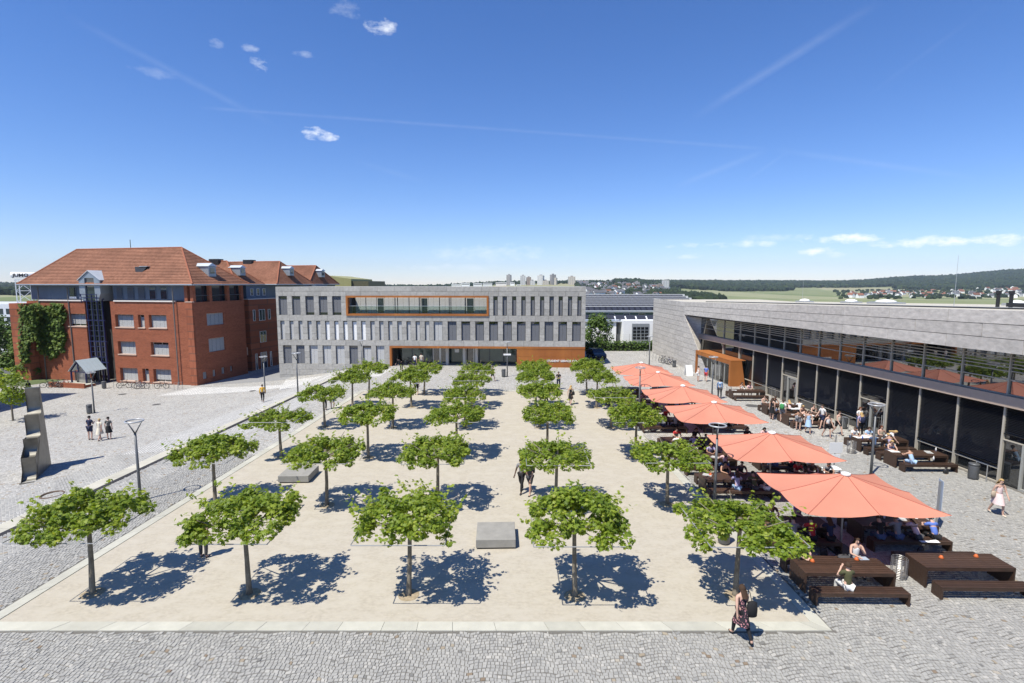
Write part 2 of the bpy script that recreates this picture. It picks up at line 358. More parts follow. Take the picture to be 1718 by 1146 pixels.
# sand court
M_sand = M('bound_sand', (.405,.366,.298), .95, .15, 6, .5, 45, tint=(.44,.403,.335), stretch=(1,1.6,1))
x0, x1, x2, x3 = PQ[0][0]+.42, PQ[1][0]-.42, PQ[2][0]-.42, PQ[3][0]+.42
sand = structure(ob('sand_court', MB().add([(x0,15.1,.012),(x1,15.1,.012),(x2,49.98,.012),(x3,49.98,.012)], [(0,1,2,3)]).mesh('sand_court', M_sand)))
# kerb slabs round the court: every stone a piece of its own
M_kerb = M('kerb_sandstone', (.43,.42,.36), .8, .10, 2.2, .12, 26, obj_var=.09)
kerb = structure(ob('court_kerb', MB().add([(PQ[i][0],PQ[i][1],.004) for i in range(4)]+[(x0,15.1,.004),(x1,15.1,.004),(x2,49.98,.004),(x3,49.98,.004)],
                                          [(0,1,5,4),(1,2,6,5),(2,3,7,6),(3,0,4,7)]).mesh('court_kerb', M_joint)))
def kerb_run(a, b, ia, ib, n):
    a, b, ia, ib = (Vector(p+(0,)) for p in (a, b, ia, ib)); cuts = [0.0]
    while cuts[-1] < 1: cuts.append(cuts[-1]+random.uniform(.75, 1.25)/n)
    cuts[-1] = 1.0
    for k in range(len(cuts)-1):
        g = .006/((b-a).length); s0, s1 = cuts[k]+g, cuts[k+1]-g; h = .030+random.uniform(0,.006)
        q = [a.lerp(b, s0), a.lerp(b, s1), ia.lerp(ib, s1), ia.lerp(ib, s0)]
        MB().prism(q, (0,0,h)).build('kerb_stone', M_kerb, kerb)
i4 = [(x0,15.1),(x1,15.1),(x2,49.98),(x3,49.98)]
kerb_run(PQ[0], PQ[1], i4[0], i4[1], 19); kerb_run(PQ[3], PQ[0], i4[3], i4[0], 26); kerb_run(PQ[1], PQ[2], i4[1], i4[2], 26); kerb_run(PQ[3], PQ[2], i4[3], i4[2], 16)

# cobbles: real setts near the camera, laid in segmental arcs, and diagonal ones beside the drain
def in_quad_outside(c, pad):
    x, y = c[:,0], c[:,1]; s = np.clip((y-14.68)/(50.4-14.68), 0, 1)
    return ~((y > 14.68-pad) & (x > -16.5+1.55*s-pad) & (x < 9.72-.87*s+pad))
def finish(q, top0=.018, joint=.009, bev=.010):     # q (n,4,2) -> verts, faces, tone
    n = len(q); c = q.mean(1, keepdims=True); d = q-c; L = np.linalg.norm(d, axis=2, keepdims=True)
    low = c+d*np.maximum(.2, (1-joint*.75/L)); up = c+d*np.maximum(.2, 1-(joint*.75+bev)/L)
    z = np.array([gz(float(a), float(b)) if a < -19 else 0.0 for a, b in c[:,0,:]]); top = z[:,None]+top0+rng.normal(0,.004,(n,1))+rng.normal(0,.0025,(n,4))
    v = np.zeros((n,8,3)); v[:,:4,:2] = low; v[:,:4,2] = top-.026; v[:,4:,:2] = up; v[:,4:,2] = top
    return v
FQ = np.array([[4,5,6,7],[0,1,5,4],[1,2,6,5],[2,3,7,6],[3,0,4,7]])
AMP = .10
def arcs(x0, x1, y0, y1, wd=1.22, n=10, rh=.118):
    out = []
    ks = np.arange(math.floor(x0/wd), math.ceil(x1/wd)); rows = np.arange(math.floor((y0-.5)/rh), math.ceil(y1/rh))
    bj = rng.normal(0,.045,(len(ks)+1,len(rows)))
    for ki, k in enumerate(ks):
        off = 0.0
        for ri, r in enumerate(rows):
            t = np.linspace(-.5,.5,n+1)+np.concatenate([[0], rng.normal(0,.010,n-1), [0]])
            if r % 2: t[1:-1] += .5/n*.8
            xx = (k+.5+t)*wd+bj[ki,ri]*(.5-t)+bj[ki+1,ri]*(.5+t); base = r*rh+off; lo = base+AMP*(1-(2*t)**2)+.045*np.sin(xx*1.7+r*.11)+rng.normal(0,.006,n+1); hi = lo+rh
            q = np.stack([np.stack([xx[:-1],lo[:-1]],1), np.stack([xx[1:],lo[1:]],1), np.stack([xx[1:],hi[1:]],1), np.stack([xx[:-1],hi[:-1]],1)], 1)
            out.append(q)
    return np.concatenate(out)+rng.normal(0,.004,(1,1,2))
def rows45(x0, x1, y0, y1, sx=.16, sy=.125):
    L = (x1-x0)+(y1-y0); out = []
    for r in np.arange(-L, L, sy):
        us = np.arange(-L, L, sx)+rng.uniform(0, sx); j = rng.normal(0,.008,len(us)); us = us+j
        q = np.stack([np.stack([us[:-1],np.full(len(us)-1,r)],1), np.stack([us[1:],np.full(len(us)-1,r)],1), np.stack([us[1:],np.full(len(us)-1,r+sy)],1), np.stack([us[:-1],np.full(len(us)-1,r+sy)],1)],1); out.append(q)
    q = np.concatenate(out); c, s = math.cos(R(-45)), math.sin(R(-45)); q = q @ np.array([[c,s],[-s,c]]); return q+np.array([(x0+x1)/2,(y0+y1)/2])
def project(P):
    d = P-np.array([0,0,CAM_H]); cp, sp = math.cos(PITCH), math.sin(PITCH)
    zc = d[:,1]*cp-d[:,2]*sp; yc = d[:,1]*sp+d[:,2]*cp
    return IMG_W/2+FPX*d[:,0]/zc, IMG_H/2-FPX*yc/zc, zc
YG = 31.0
q = arcs(-24, 28, 10.6, YG); c = q.mean(1)
dx = np.array([DRAIN_X(y) for y in c[:,1]])
glassx = 24.3+(48.5-c[:,1])*.07
keep = in_quad_outside(c, .08) & (c[:,0] < glassx-.3) & ((c[:,0] > dx+2.33) | (c[:,0] < dx-3.93)) & (c[:,0] > -27)
px, py, zc = project(np.c_[c, np.zeros(len(c))]); keep &= (px > -60) & (px < IMG_W+60) & (py < IMG_H+70)
q = q[keep]
q2 = rows45(-28, -15, 14, YG+2); c2 = q2.mean(1); dx2 = np.array([DRAIN_X(y) for y in c2[:,1]])
px, py, zc = project(np.c_[c2, np.zeros(len(c2))])
k2 = (c2[:,1] < YG+1) & ((c2[:,0] < dx2-1.08) & (c2[:,0] > dx2-3.87) | (c2[:,0] > dx2+.28) & (c2[:,0] < dx2+2.27)) & (px > -40)
q = np.concatenate([q, q2[k2]])
V = finish(q); tone = np.clip(rng.normal(.52,.17,len(q)), .02, .9); br = rng.random(len(q)) < .016; tone[br] = rng.uniform(.92,1,br.sum())
c = q.mean(1); px, py, zc = project(np.c_[c, np.zeros(len(c))])
near = np.where((px > 15) & (px < IMG_W-15) & (py < IMG_H-6) & (py > 1090))[0]; near = near[np.argsort(-py[near])][:300]; mask = np.ones(len(q), bool); mask[near] = False
joint = ob('joint_bed', MB().add([(-27,10,.004),(27,10,.004),(27,14.68,.004),(-27,14.68,.004)], [(0,1,2,3)]).add([(9.74,14.68,.004),(27,14.68,.004),(25.4,YG,.004),(9.4,YG,.004)], [(0,1,2,3)])
           .add([(-19.5,14.68,.004),(-16.5,14.68,.004),(-15.8,YG,.004),(-18.8,YG,.004)], [(0,1,2,3)]).mesh('joint_bed', M_joint), ground, stuff=True)
Vb = V[mask]; nb = len(Vb); f = (FQ[None]+np.arange(nb)[:,None,None]*8).reshape(-1,4)
ob('cobbles', np_mesh('cobbles', Vb.reshape(-1,3), f, M_cob, np.repeat(tone[mask],5)), ground, stuff=True)
for i in near:
    cc = V[i].mean(0); o = ob('cobble', np_mesh('cobble', V[i]-cc, FQ, M_cob, np.repeat(tone[i:i+1],5)), ground); o.location = cc

# ================================================================== far land: valley, town hill, fields and the forest ridge
PXC = [-900, 0, 300, 700, 860, 960, 1050, 1130, 1250, 1400, 1560, 1718, 2500]
DC = [60, 150, 300, 600, 900, 1300, 1800, 2400, 3000, 4200, 6000]
YPX = {-900:(497,492,486,480,474,472,474,476), 0:(498,493,488,482,477,475,477,477), 300:(498,492,487,482,479,478,477,477), 700:(500,492,486,482,479.5,478.5,478,478),
       860:(501,490,481,475.5,475,476,477,477), 960:(504,491,480,474.5,475,476,477,477), 1050:(506,493,481,474,473.5,474.5,475,476), 1130:(507,497,488,481,476,473.5,474,476),
       1250:(506,501,494,486,478,474,474,475), 1400:(506,502,496,487,479,474.5,475,476), 1560:(506,502,496,486,475,466,467,470), 1718:(507,502,495,481,466,455,455,462), 2500:(507,502,494,476,452,436,440,450)}
Z0 = {-900:(-2.7,-3,-4), 0:(-2.7,-3,-4), 300:(-2.7,-3,-4), 700:(-1.6,-3.2,-6)}
def land_ctrl(px):
    z = list(Z0.get(px, (-.5,-4,-8)))
    return z+[CAM_H-(y-476)*d/876 for y, d in zip(YPX[px], DC[3:])]
CT = np.array([land_ctrl(p) for p in PXC])
def land_z(px, d):
    px = min(max(px, PXC[0]), PXC[-1]); i = max(k for k in range(len(PXC)-1) if PXC[k] <= px); s = sst(PXC[i], PXC[i+1], px); row = CT[i]*(1-s)+CT[i+1]*s
    d = min(max(d, DC[0]), DC[-1]); j = max(k for k in range(len(DC)-1) if DC[k] <= d); return row[j]+(row[j+1]-row[j])*(d-DC[j])/(DC[j+1]-DC[j])
def land_pt(px, d): return Vector(((px-IMG_W/2)/FPX*d*.994, d, land_z(px, d)))
M_land = bpy.data.materials.new('fields'); M_land.use_nodes = True
def land_mat():
    t = M_land.node_tree; b = t.nodes['Principled BSDF']; b.inputs['Roughness'].default_value = .95; b.inputs['Specular IOR Level'].default_value = .1
    pos = nd(t, 'ShaderNodeNewGeometry').outputs['Position']; sc = nd(t, 'ShaderNodeVectorMath', operation='MULTIPLY'); sc.inputs[1].default_value = (.0036,.0021,0); lk(t, pos, sc.inputs[0])
    vo = nd(t, 'ShaderNodeTexVoronoi', i_Scale=1.0); lk(t, sc.outputs[0], vo.inputs['Vector']); s2 = nd(t, 'ShaderNodeSeparateColor'); lk(t, vo.outputs['Color'], s2.inputs[0])
    r = nd(t, 'ShaderNodeValToRGB'); r.color_ramp.interpolation = 'CONSTANT'; els = r.color_ramp.elements
    st = [(0,(.19,.21,.105)),(.25,(.25,.255,.145)),(.45,(.15,.18,.08)),(.62,(.28,.27,.16)),(.78,(.36,.30,.16)),(.9,(.20,.22,.11))]
    while len(els) < len(st): els.new(.5)
    for e, (p, c) in zip(els, st): e.position = p; e.color = c+(1,)
    lk(t, s2.outputs[0], r.inputs[0]); n = nd(t, 'ShaderNodeTexNoise', i_Scale=.02, i_Detail=5.0); lk(t, pos, n.inputs['Vector'])
    v = nd(t, 'ShaderNodeVectorMath', operation='SCALE'); lk(t, r.outputs[0], v.inputs[0]); lk(t, mth(t, 'MULTIPLY_ADD', n.outputs[0], .5, .75), v.inputs['Scale']); lk(t, v.outputs[0], b.inputs['Base Color'])
land_mat()
pxs = np.unique(np.concatenate([np.arange(-900, 2501, 40)])); ds = np.array(sorted(set(DC) | {70,85,100,120,200,250,400,500,700,800,1000,1150,1500,1650,2000,2200,2600,2800,3300,3700,5000}))
vs = np.array([land_pt(p, d) for d in ds for p in pxs]); nx = len(pxs); ii, jj = np.meshgrid(np.arange(nx-1), np.arange(len(ds)-1)); a = (jj*nx+ii).ravel()
structure(ob('hills', np_mesh('hills', vs, np.stack([a,a+1,a+nx+1,a+nx],1), M_land, smooth=True)))
structure(ob('ground', MB().add([(-2600,-2500,-3.2),(2600,-2500,-3.2),(2600,64,-3.2),(-2600,64,-3.2)], [(0,1,2,3)]).mesh('ground', M('verge_grass', (.10,.13,.05), .95, .25, .3))))
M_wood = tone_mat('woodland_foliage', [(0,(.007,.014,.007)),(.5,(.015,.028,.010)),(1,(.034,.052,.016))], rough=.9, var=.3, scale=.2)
ICO = None
def ico():
    bm = bmesh.new(); bmesh.ops.create_icosphere(bm, subdivisions=1, radius=1); v = np.array([p.co[:] for p in bm.verts]); f = np.array([[p.index for p in q.verts] for q in bm.faces]); bm.free(); return v, f
IV, IF = ico()
def blobs(name, pts, sizes, tones, mat, flat=.85, parent=None):
    n = len(pts); P = np.array(pts); s = np.array(sizes)[:,None,None]; jit = 1+rng.normal(0,.22,(n,len(IV),1))
    v = IV[None]*s*jit*np.array([1,1,flat]); v[:,:,2] += np.array(sizes)[:,None]*.55; v += P[:,None,:]
    f = (IF[None]+np.arange(n)[:,None,None]*len(IV)).reshape(-1,3)
    return np_mesh(name, v.reshape(-1,3), f, mat, np.repeat(np.array(tones), len(IF)))
def scatter(n, px0, px1, d0, d1, ok=None, smin=5, smax=8):
    pts = []; sz = []; tn = []
    while len(pts) < n:
        p = random.uniform(px0, px1); d = math.sqrt(random.uniform(d0*d0, d1*d1))
        if ok and not ok(p, d): continue
        pts.append(land_pt(p, d)); sz.append(random.uniform(smin, smax)); tn.append(min(1, max(0, random.gauss(.45,.22))))
    return pts, sz, tn
def wood(name, label, cat, *a, **k):
    p, s, t = scatter(*a, **k); o = ob(name, blobs(name, p, s, t, M_wood), stuff=True); tag(o, label, cat); return o
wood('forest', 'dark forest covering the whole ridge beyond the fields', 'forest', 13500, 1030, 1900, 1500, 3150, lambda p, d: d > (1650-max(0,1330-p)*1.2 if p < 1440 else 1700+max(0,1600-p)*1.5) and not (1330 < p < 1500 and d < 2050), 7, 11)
wood('woodland', 'leafy wood at the foot of the town slope, before the fields', 'wood', 700, 1085, 1215, 560, 1050, lambda p, d: p < 1130+(1050-d)*.10+60*random.random(), 4, 6.5)
wood('town_greenery', 'garden trees mixed in among the houses of the hillside town', 'trees', 1900, 965, 1140, 560, 1800, None, 3, 5.5)
wood('ridge_trees', 'line of trees along the skyline around the tower blocks', 'trees', 700, 640, 1045, 1500, 1950, lambda p, d: d > 1560 or p > 960, 4.5, 7.5)
wood('village_trees', 'scattered trees between the village roofs under the forest', 'trees', 330, 1400, 1760, 900, 1750, None, 3.5, 6)
wood('wooded_hill', 'dark wooded hill far behind the red brick building', 'wood', 1500, -260, 130, 700, 2300, None, 6, 10)
# ---- houses of the far town: each one a thing
M_white = M('white_render', (.80,.80,.78), .8, .06, .1, obj_var=.15); M_rtile = M('far_red_tiles', (.19,.085,.055), .85, .15, .4, obj_var=.3); M_gtile = M('far_grey_tiles', (.11,.11,.12), .8, .15, .4, obj_var=.3)
M_fwin = M('far_window', (.03,.035,.04), .2, 0)
def house_mesh(w, l, h, rh, roof):
    m = MB(); m.mi = 0; m.box(-l/2,l/2,-w/2,w/2,-4,h)
    m.add([(-l/2,-w/2,h),(-l/2,w/2,h),(-l/2,0,h+rh)], [(0,1,2)]); m.add([(l/2,-w/2,h),(l/2,w/2,h),(l/2,0,h+rh)], [(0,2,1)])
    m.mi = 1; e = .5; k = rh/(w/2)
    for s in (-1,1): m.prism([(-l/2-e, s*(w/2+e), h-k*e+.1),(l/2+e, s*(w/2+e), h-k*e+.1),(l/2+e,0,h+rh+.1),(-l/2-e,0,h+rh+.1)], (0,0,.25))
    m.box(l*.2,l*.2+.8,.6,1.4,h+rh*.4,h+rh+1)
    m.mi = 2
    for x in (-.3,0,.3):
        for z in (h*.25,h*.65): m.box(x*l-.5,x*l+.5,-w/2-.03,-w/2+.1,z,z+1.2)
    return m.mesh('house', [M_white, roof, M_fwin])
HM = [house_mesh(8,10,5,3.6,M_gtile), house_mesh(9,13,6,4,M_rtile), house_mesh(9,11,6.5,3.4,M_gtile), house_mesh(8,12,4,3.5,M_rtile), house_mesh(10,18,8,3,M_gtile)]
def put_houses(n, px0, px1, d0, d1, label, group, ok=None, weights=(3,1,3,1,1)):
    k = 0
    while k < n:
        p = random.uniform(px0, px1); d = random.uniform(d0, d1)
        if ok and not ok(p, d): continue
        q = land_pt(p, d); hi = random.choices(range(5), weights)[0]; o = ob('house', HM[hi]); o.location = q; o.rotation_euler = (0,0,random.gauss(.1,.7)); s_ = random.uniform(.62,.95); o.scale = (s_,s_,s_*1.1); tag(o, label % ('grey-roofed','red-roofed','broad grey-roofed','low red-roofed','long grey-roofed')[hi], 'house', group); k += 1
put_houses(150, 972, 1122, 620, 1650, 'small pale %s house in the hillside town beyond the solar roof', 'houses of the hillside town', lambda p, d: p < 1105 or d > 1000)
put_houses(95, 1425, 1760, 1000, 1650, 'white %s house in the village below the forest', 'houses of the far village', lambda p, d: d < 1500 or p > 1500, (2,4,2,3,1))
# ---- tower blocks on the skyline
def block_mat(name, c, dark):
    m = bpy.data.materials.new(name); m.use_nodes = True; t = m.node_tree; b = t.nodes['Principled BSDF']
    br = nd(t, 'ShaderNodeTexBrick', offset=0.0, i_Scale=1.0, i_Mortar_Size=.9, i_Brick_Width=5.2, i_Row_Height=3.0, i_Mortar_Smooth=.1); tc = nd(t, 'ShaderNodeTexCoord')
    sp = nd(t, 'ShaderNodeSeparateXYZ'); lk(t, tc.outputs['Object'], sp.inputs[0]); cb = nd(t, 'ShaderNodeCombineXYZ'); lk(t, mth(t,'ADD',sp.outputs[0],sp.outputs[1]), cb.inputs[0]); lk(t, sp.outputs[2], cb.inputs[1]); lk(t, cb.outputs[0], br.inputs['Vector'])
    br.inputs['Color1'].default_value = tuple(dark)+(1,); br.inputs['Color2'].default_value = tuple(x*1.3 for x in dark)+(1,); br.inputs['Mortar'].default_value = tuple(c)+(1,)
    lk(t, br.outputs[0], b.inputs['Base Color']); return m
BM = [block_mat('tower_grey', (.34,.32,.30), (.14,.14,.15)), block_mat('tower_white', (.62,.61,.57), (.26,.27,.29)), block_mat('tower_cream', (.58,.52,.42), (.24,.24,.24)), block_mat('tower_brown', (.36,.28,.22), (.16,.15,.14))]
TW = [(908,960,115,192,0,'dark grey tower block, tallest and alone on the skyline'),(1030,1088,122,185,1,'white high-rise with a stepped top beside the dark tower'),(1085,1138,135,182,3,'brownish slab block behind the white high-rise'),
      (1185,1255,120,205,1,'broad white high-rise in the middle of the skyline cluster'),(1225,1300,165,205,2,'low cream apartment block before the broad white high-rise'),(1300,1358,112,165,0,'grey high-rise rising behind a cream block'),
      (1320,1372,140,205,2,'cream high-rise in front of the grey one'),(1115,1175,165,213,1,'white mid-rise block below the brownish slab'),(1455,1540,130,200,2,'cream twin-block at the end of the skyline cluster')]
TWp = [(680+a/5.369, 680+b/5.369, 440+c/5.369, 440+d/5.369, m, l) for a,b,c,d,m,l in TW]+[(1062,1074,473,485,0,'grey apartment block halfway up the town slope'),(1101,1112,477,487,3,'brown lower slab beside the pale tower above the town'),(1110,1123,470.5,484,1,'pale tower standing over the houses of the town slope')]
for a, b, c, d, m, l in TWp:
    D = 1480 if b < 1000 else 1350; s = D/FPX*1.0; p = land_pt((a+b)/2, D); zt = CAM_H-(c-476)*D/876; zb = CAM_H-(d-476)*D/876
    w = (b-a)*s; t = thing('tower_block', l, 'tower block', (p.x, D, 0), random.uniform(-.4,.4), 'tower blocks on the skyline')
    MB().box(-w*.36,w*.36,-w*.36,w*.36,min(zb, land_z((a+b)/2, D))-6,zt).build('wall', BM[m], t); MB().box(-w*.12,w*.14,-w*.1,w*.15,zt+.02,zt+2.6).build('roof_hut', BM[0], t)
for k, (a, b, c, d) in enumerate([(419,502,196,220),(508,580,190,218),(614,690,190,214),(700,782,186,212),(815,910,182,215),(945,985,184,210),(1000,1040,202,214)]):
    a, b, c, d = 680+a/5.369, 680+b/5.369, 440+c/5.369, 440+d/5.369; D = 1420; p = land_pt((a+b)/2, D); w = (b-a)*D/FPX
    t = thing('flat_block', 'long white flat-roofed block, %s along the skyline from the red roofs' % ORD[k], 'building', (p.x, D, 0), 0, 'white flat-roofed blocks on the skyline')
    zt = CAM_H-(c-476)*D/876; MB().box(-w/2,w/2,-6,6,zt-16,zt).build('wall', M_white, t); MB().box(-w/2+1,w/2-1,-6.1,-5.9,zt-3.4,zt-1.8).build('window', M_fwin, t); MB().box(-w*.2,w*.05,-2,2,zt+.02,zt+2).build('roof_hut', M_gtile, t)

# ================================================================== the stone building across the court
M_stone = M('grey_stone_panel', (.35,.34,.315), .85, .20, 3.5, .15, 14, obj_var=.11)
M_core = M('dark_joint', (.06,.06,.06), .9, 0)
M_corten = M('weathering_steel', (.34,.125,.030), .8, .22, 1.3, .08, 20, obj_var=.10, tint=(.26,.085,.022), stretch=(1,1,.35))
M_blind = M('grey_blind', (.14,.145,.158), .5, .05, 4); M_blindp = M('pale_blind', (.46,.46,.45), .55, .05, 4); M_blindw = M('white_blind', (.80,.80,.79), .5, 0)
M_frame = M('window_frame_grey', (.10,.10,.105), .4, 0, metal=.4); M_alu = M('aluminium', (.55,.55,.54), .35, .05, 6, metal=.8)
M_pale = M('pale_trim', (.62,.60,.56), .6, .05)
def glass_mat(name, col, ior=2.1, rough=.015):
    m = M(name, col, rough, 0, spec=.5); m.node_tree.nodes['Principled BSDF'].inputs['IOR'].default_value = ior; return m
M_glass = glass_mat('dark_glass', (.012,.014,.016)); M_glass2 = glass_mat('coated_glass', (.010,.011,.012), 3.1)
M_glassb = glass_mat('blue_glass', (.02,.03,.045), 2.0)
def clear_glass():
    m = bpy.data.materials.new('clear_glass'); m.use_nodes = True; t = m.node_tree; t.nodes.clear(); o = nd(t,'ShaderNodeOutputMaterial')
    tr = nd(t,'ShaderNodeBsdfTransparent'); tr.inputs[0].default_value = (.80,.88,.85,1); gl = nd(t,'ShaderNodeBsdfGlossy'); gl.inputs['Roughness'].default_value = .02
    fr = nd(t,'ShaderNodeFresnel'); fr.inputs[0].default_value = 1.6; mx = nd(t,'ShaderNodeMixShader'); lk(t,fr.outputs[0],mx.inputs[0]); lk(t,tr.outputs[0],mx.inputs[1]); lk(t,gl.outputs[0],mx.inputs[2]); lk(t,mx.outputs[0],o.inputs[0]); return m
M_clear = clear_glass()

pr = G(981, 617); SB0 = Frame(pr, R(-3)); uL = SB0.hit(466, 565)[0]; SBf = Frame(SB0.w(uL, 0, 0), R(-3)); LEN = -uL
def zx(a): return SBf.hit(440+a/3.068, 560)[0]
def zz(y): return SBf.hit(440+900/3.068, 440+y/3.068)[1]
SBz = dict(top=zz(126), a1=zz(175), a0=zz(274), b1=zz(304), b0=zz(403), c1=zz(432), c0=zz(528)); ZG = -2.5
sb = thing('stone_building', 'grey stone three-storey building with rust steel portal and upper loggia', 'building', SBf.o, R(-3))
r1w = [(92,135),(160,203),(229,272),(297,341),(366,411)]; r1n = [(1190,1212),(1237,1259),(1286,1307),(1333,1355),(1381,1402),(1429,1450),(1477,1499),(1524,1545),(1572,1593),(1620,1641)]
r2n = [(95,117),(142,163),(188,209),(234,256),(279,301),(325,347),(372,394),(418,440),(464,487),(510,533),(557,580),(603,625),(649,671),(696,719),(743,765),(790,812),(837,860)]
r2w = [(883,928),(955,1000),(1025,1070),(1097,1141),(1168,1213),(1239,1284),(1311,1355),(1382,1427),(1453,1498),(1524,1568),(1595,1639)]
r3w = [(103,147),(171,214),(239,282),(307,351),(375,420),(445,489),(515,558),(583,626)]
LG = (zx(437), zx(1166), SBz['a0']-.05, SBz['a1']+.05); PT = (zx(653), zx(1310), zx(1662)); TH = .36
# core volumes behind the cladding
def core(x0, x1, y0, y1, z0, z1, mat=M_core): slab('wall', mat, sb, x0, x1, y0, y1, z0, z1)
D_ = 14.0
core(.02, PT[0]-.02, TH+.28, D_, ZG, SBz['c1']); core(PT[0], PT[1], 5.2, D_, ZG, SBz['c1']-.02, M('interior_wall', (.55,.53,.49), .8, .1, 1)); core(PT[1]+.02, LEN-.02, TH, D_, ZG, SBz['c1'])
core(.02, LEN-.02, TH+.28, D_, SBz['c1']+.02, SBz['a0']-.3)
core(.02, LG[0], TH+.28, D_, SBz['a0']-.28, SBz['top']-.08); core(LG[1], LEN-.02, TH+.28, D_, SBz['a0']-.28, SBz['top']-.08)
core(LG[0]+.01, LG[1]-.01, 2.0, D_, SBz['a0']-.28, SBz['top']-.1); core(LG[0]+.01, LG[1]-.01, TH-.05, TH+.25, LG[3]+.02, SBz['top']-.09)
slab('roof', M('roof_gravel', (.33,.32,.30), .95, .15, 3), sb, .02, LEN-.02, 2.02, D_, SBz['top']-.075, SBz['top']-.03); slab('roof', M_stone, sb, .02, LG[0]-.01, TH+.3, 2.0, SBz['top']-.075, SBz['top']-.03); slab('roof', M_stone, sb, LG[1]+.01, LEN-.02, TH+.3, 2.0, SBz['top']-.075, SBz['top']-.03)
for y0, y1, x0, x1 in ((TH+.02, D_, -.02, .34), (TH+.02, D_, LEN-.34, LEN+.02)): slab('parapet', M_stone, sb, x0, x1, y0, y1, SBz['top']-.3, SBz['top'])
gp = .022
def panel(x0, x1, z0, z1, y1=TH+.26): slab('stone_panel', M_stone, sb, x0+gp/2, x1-gp/2, random.uniform(-.004,.004), y1, z0+gp/2, z1-gp/2)
def course(x0, x1, z0, z1, w=1.66, off=0.0):
    xs = [x0]; x = x0-off
    while x+w < x1-.35:
        x += w
        if x > x0+.35: xs.append(x)
    xs.append(x1)
    for a, b in zip(xs, xs[1:]): panel(a, b, z0, z1)
def band(wins, x0, x1, z0, z1, nv=3):
    ed = [x0]+[zx(e) for w in wins for e in w]+[x1]
    for a, b in zip(ed[0::2], ed[1::2]):
        if b-a < .06: continue
        n = max(1, round((b-a)/1.3))
        for k in range(n):
            for j in range(nv): panel(a+(b-a)*k/n, a+(b-a)*(k+1)/n, z0+(z1-z0)*j/nv, z0+(z1-z0)*(j+1)/nv)
zt, a1, a0, b1, b0, c1, c0 = (SBz[k] for k in ('top','a1','a0','b1','b0','c1','c0'))
course(0, LEN, (zt+a1)/2, zt, 2.2); course(0, LG[0], a1, (zt+a1)/2, 1.66, .8); course(LG[0], LG[1], LG[3], (zt+a1)/2, 2.4, .5); course(LG[1], LEN, a1, (zt+a1)/2, 1.66, .4)
band(r1w, 0, LG[0], a0, a1); band(r1n, LG[1], LEN, a0, a1)
course(0, LG[0], b1, a0, 1.66); course(LG[0], LG[1], b1, LG[2], 2.4, .9); course(LG[1], LEN, b1, a0, 1.66, .8)
band(r2n+r2w, 0, LEN, b0, b1); course(0, LEN, c1, b0, 1.9, .6)
band(r3w, 0, PT[0], c0, c1); zb = c0; k = 0
while zb > ZG+.2: course(0, PT[0], max(ZG, zb-.72), zb, 1.75, .85*(k%2)); zb -= .72; k += 1
# windows: lining, pane, blind of slats
def blind_mesh(w, h, mat, n=22):
    m = MB(); s = h/n
    nc = max(1, round(w/.62)); cw = w/nc
    for c_ in range(nc):
        x0_, x1_ = -w/2+cw*c_+.012, -w/2+cw*(c_+1)-.012
        for k in range(n): z = -k*s; m.add([(x0_,0,z),(x1_,0,z),(x1_,-.035,z-s*.93),(x0_,-.035,z-s*.93)], [(0,1,2,3)])
    return m.mesh('blind', mat)
def frame_mesh(w, h, mat, bar=.05, mid=False):
    m = MB(); m.box(-w/2,-w/2+bar,-.03,.03,0,h).box(w/2-bar,w/2,-.03,.03,0,h).box(-w/2+bar,w/2-bar,-.028,.028,0,bar).box(-w/2+bar,w/2-bar,-.028,.028,h-bar,h)
    if mid: m.box(-bar/2,bar/2,-.026,.026,bar,h-bar)
    return m.mesh('window', mat)
WM = {}
def window(parent, x, w, z0, z1, y, blind, drop=1.0, gap=0.0, mid=False, fm=None, gm=None, sill=None, axis=0, label=None):
    h = z1-z0; fm = fm or M_frame; gm = gm or M_glass; key = (round(w,2), round(h,2), fm.name, mid)
    if key not in WM: WM[key] = frame_mesh(w, h, fm, .05, mid)
    o = ob('window', WM[key], parent); o.location = (x, y, z0); o.rotation_euler = (0,0,axis)
    k2 = ('p', round(w,2), round(h,2), gm.name)
    if k2 not in WM: WM[k2] = MB().box(-w/2+.04,w/2-.04,-.008,.008,.04,h-.04).mesh('pane', gm)
    ob('pane', WM[k2], o)
    if blind:
        k3 = ('b', round(w,2), round(h,2), blind.name)
        if k3 not in WM: WM[k3] = blind_mesh(w-.08, h, blind)
        bo = ob('blind', WM[k3], o); bo.location = (0,-.045,h-gap); bo.scale = (1,1,drop*(h-gap)/h)
    if sill:
        k4 = ('s', round(w,2), sill.name)
        if k4 not in WM: WM[k4] = MB().box(-w/2-.08,w/2+.08,-.50,.05,-.13,0).mesh('sill', sill)
        ob('sill', WM[k4], o)
    return o
YW = .27
def wset(wins, z0, z1, f):
    for k, (a, b) in enumerate(wins):
        w = .53 if b-a < 30 else 1.07; x = (zx(a)+zx(b))/2; w = zx(b)-zx(a)-.02; w = round(w*50)/50
        bl, dr, gap = f(k); window(sb, x, w, z0+.01, z1-.01, YW, bl, dr, gap)
wset(r1w, a0, a1, lambda k: (M_blind, 1.0, .35) if k < 2 else (M_blind, .86, 0))
wset(r1n, a0, a1, lambda k: (M_blind, .97, random.choice([.12,.3,.5])))
wset(r2n, b0, b1, lambda k: (M_blindw if 5 <= k <= 9 else M_blindp, 1.0, .1))
wset(r2w, b0, b1, lambda k: (M_blindp if k == 0 else M_blind, 1.0, random.choice([.05,.3,.35])))
wset(r3w, c0, c1, lambda k: (random.choice([M_blind,M_blind,M_blindp]), 1.0, random.choice([.05,.3])))
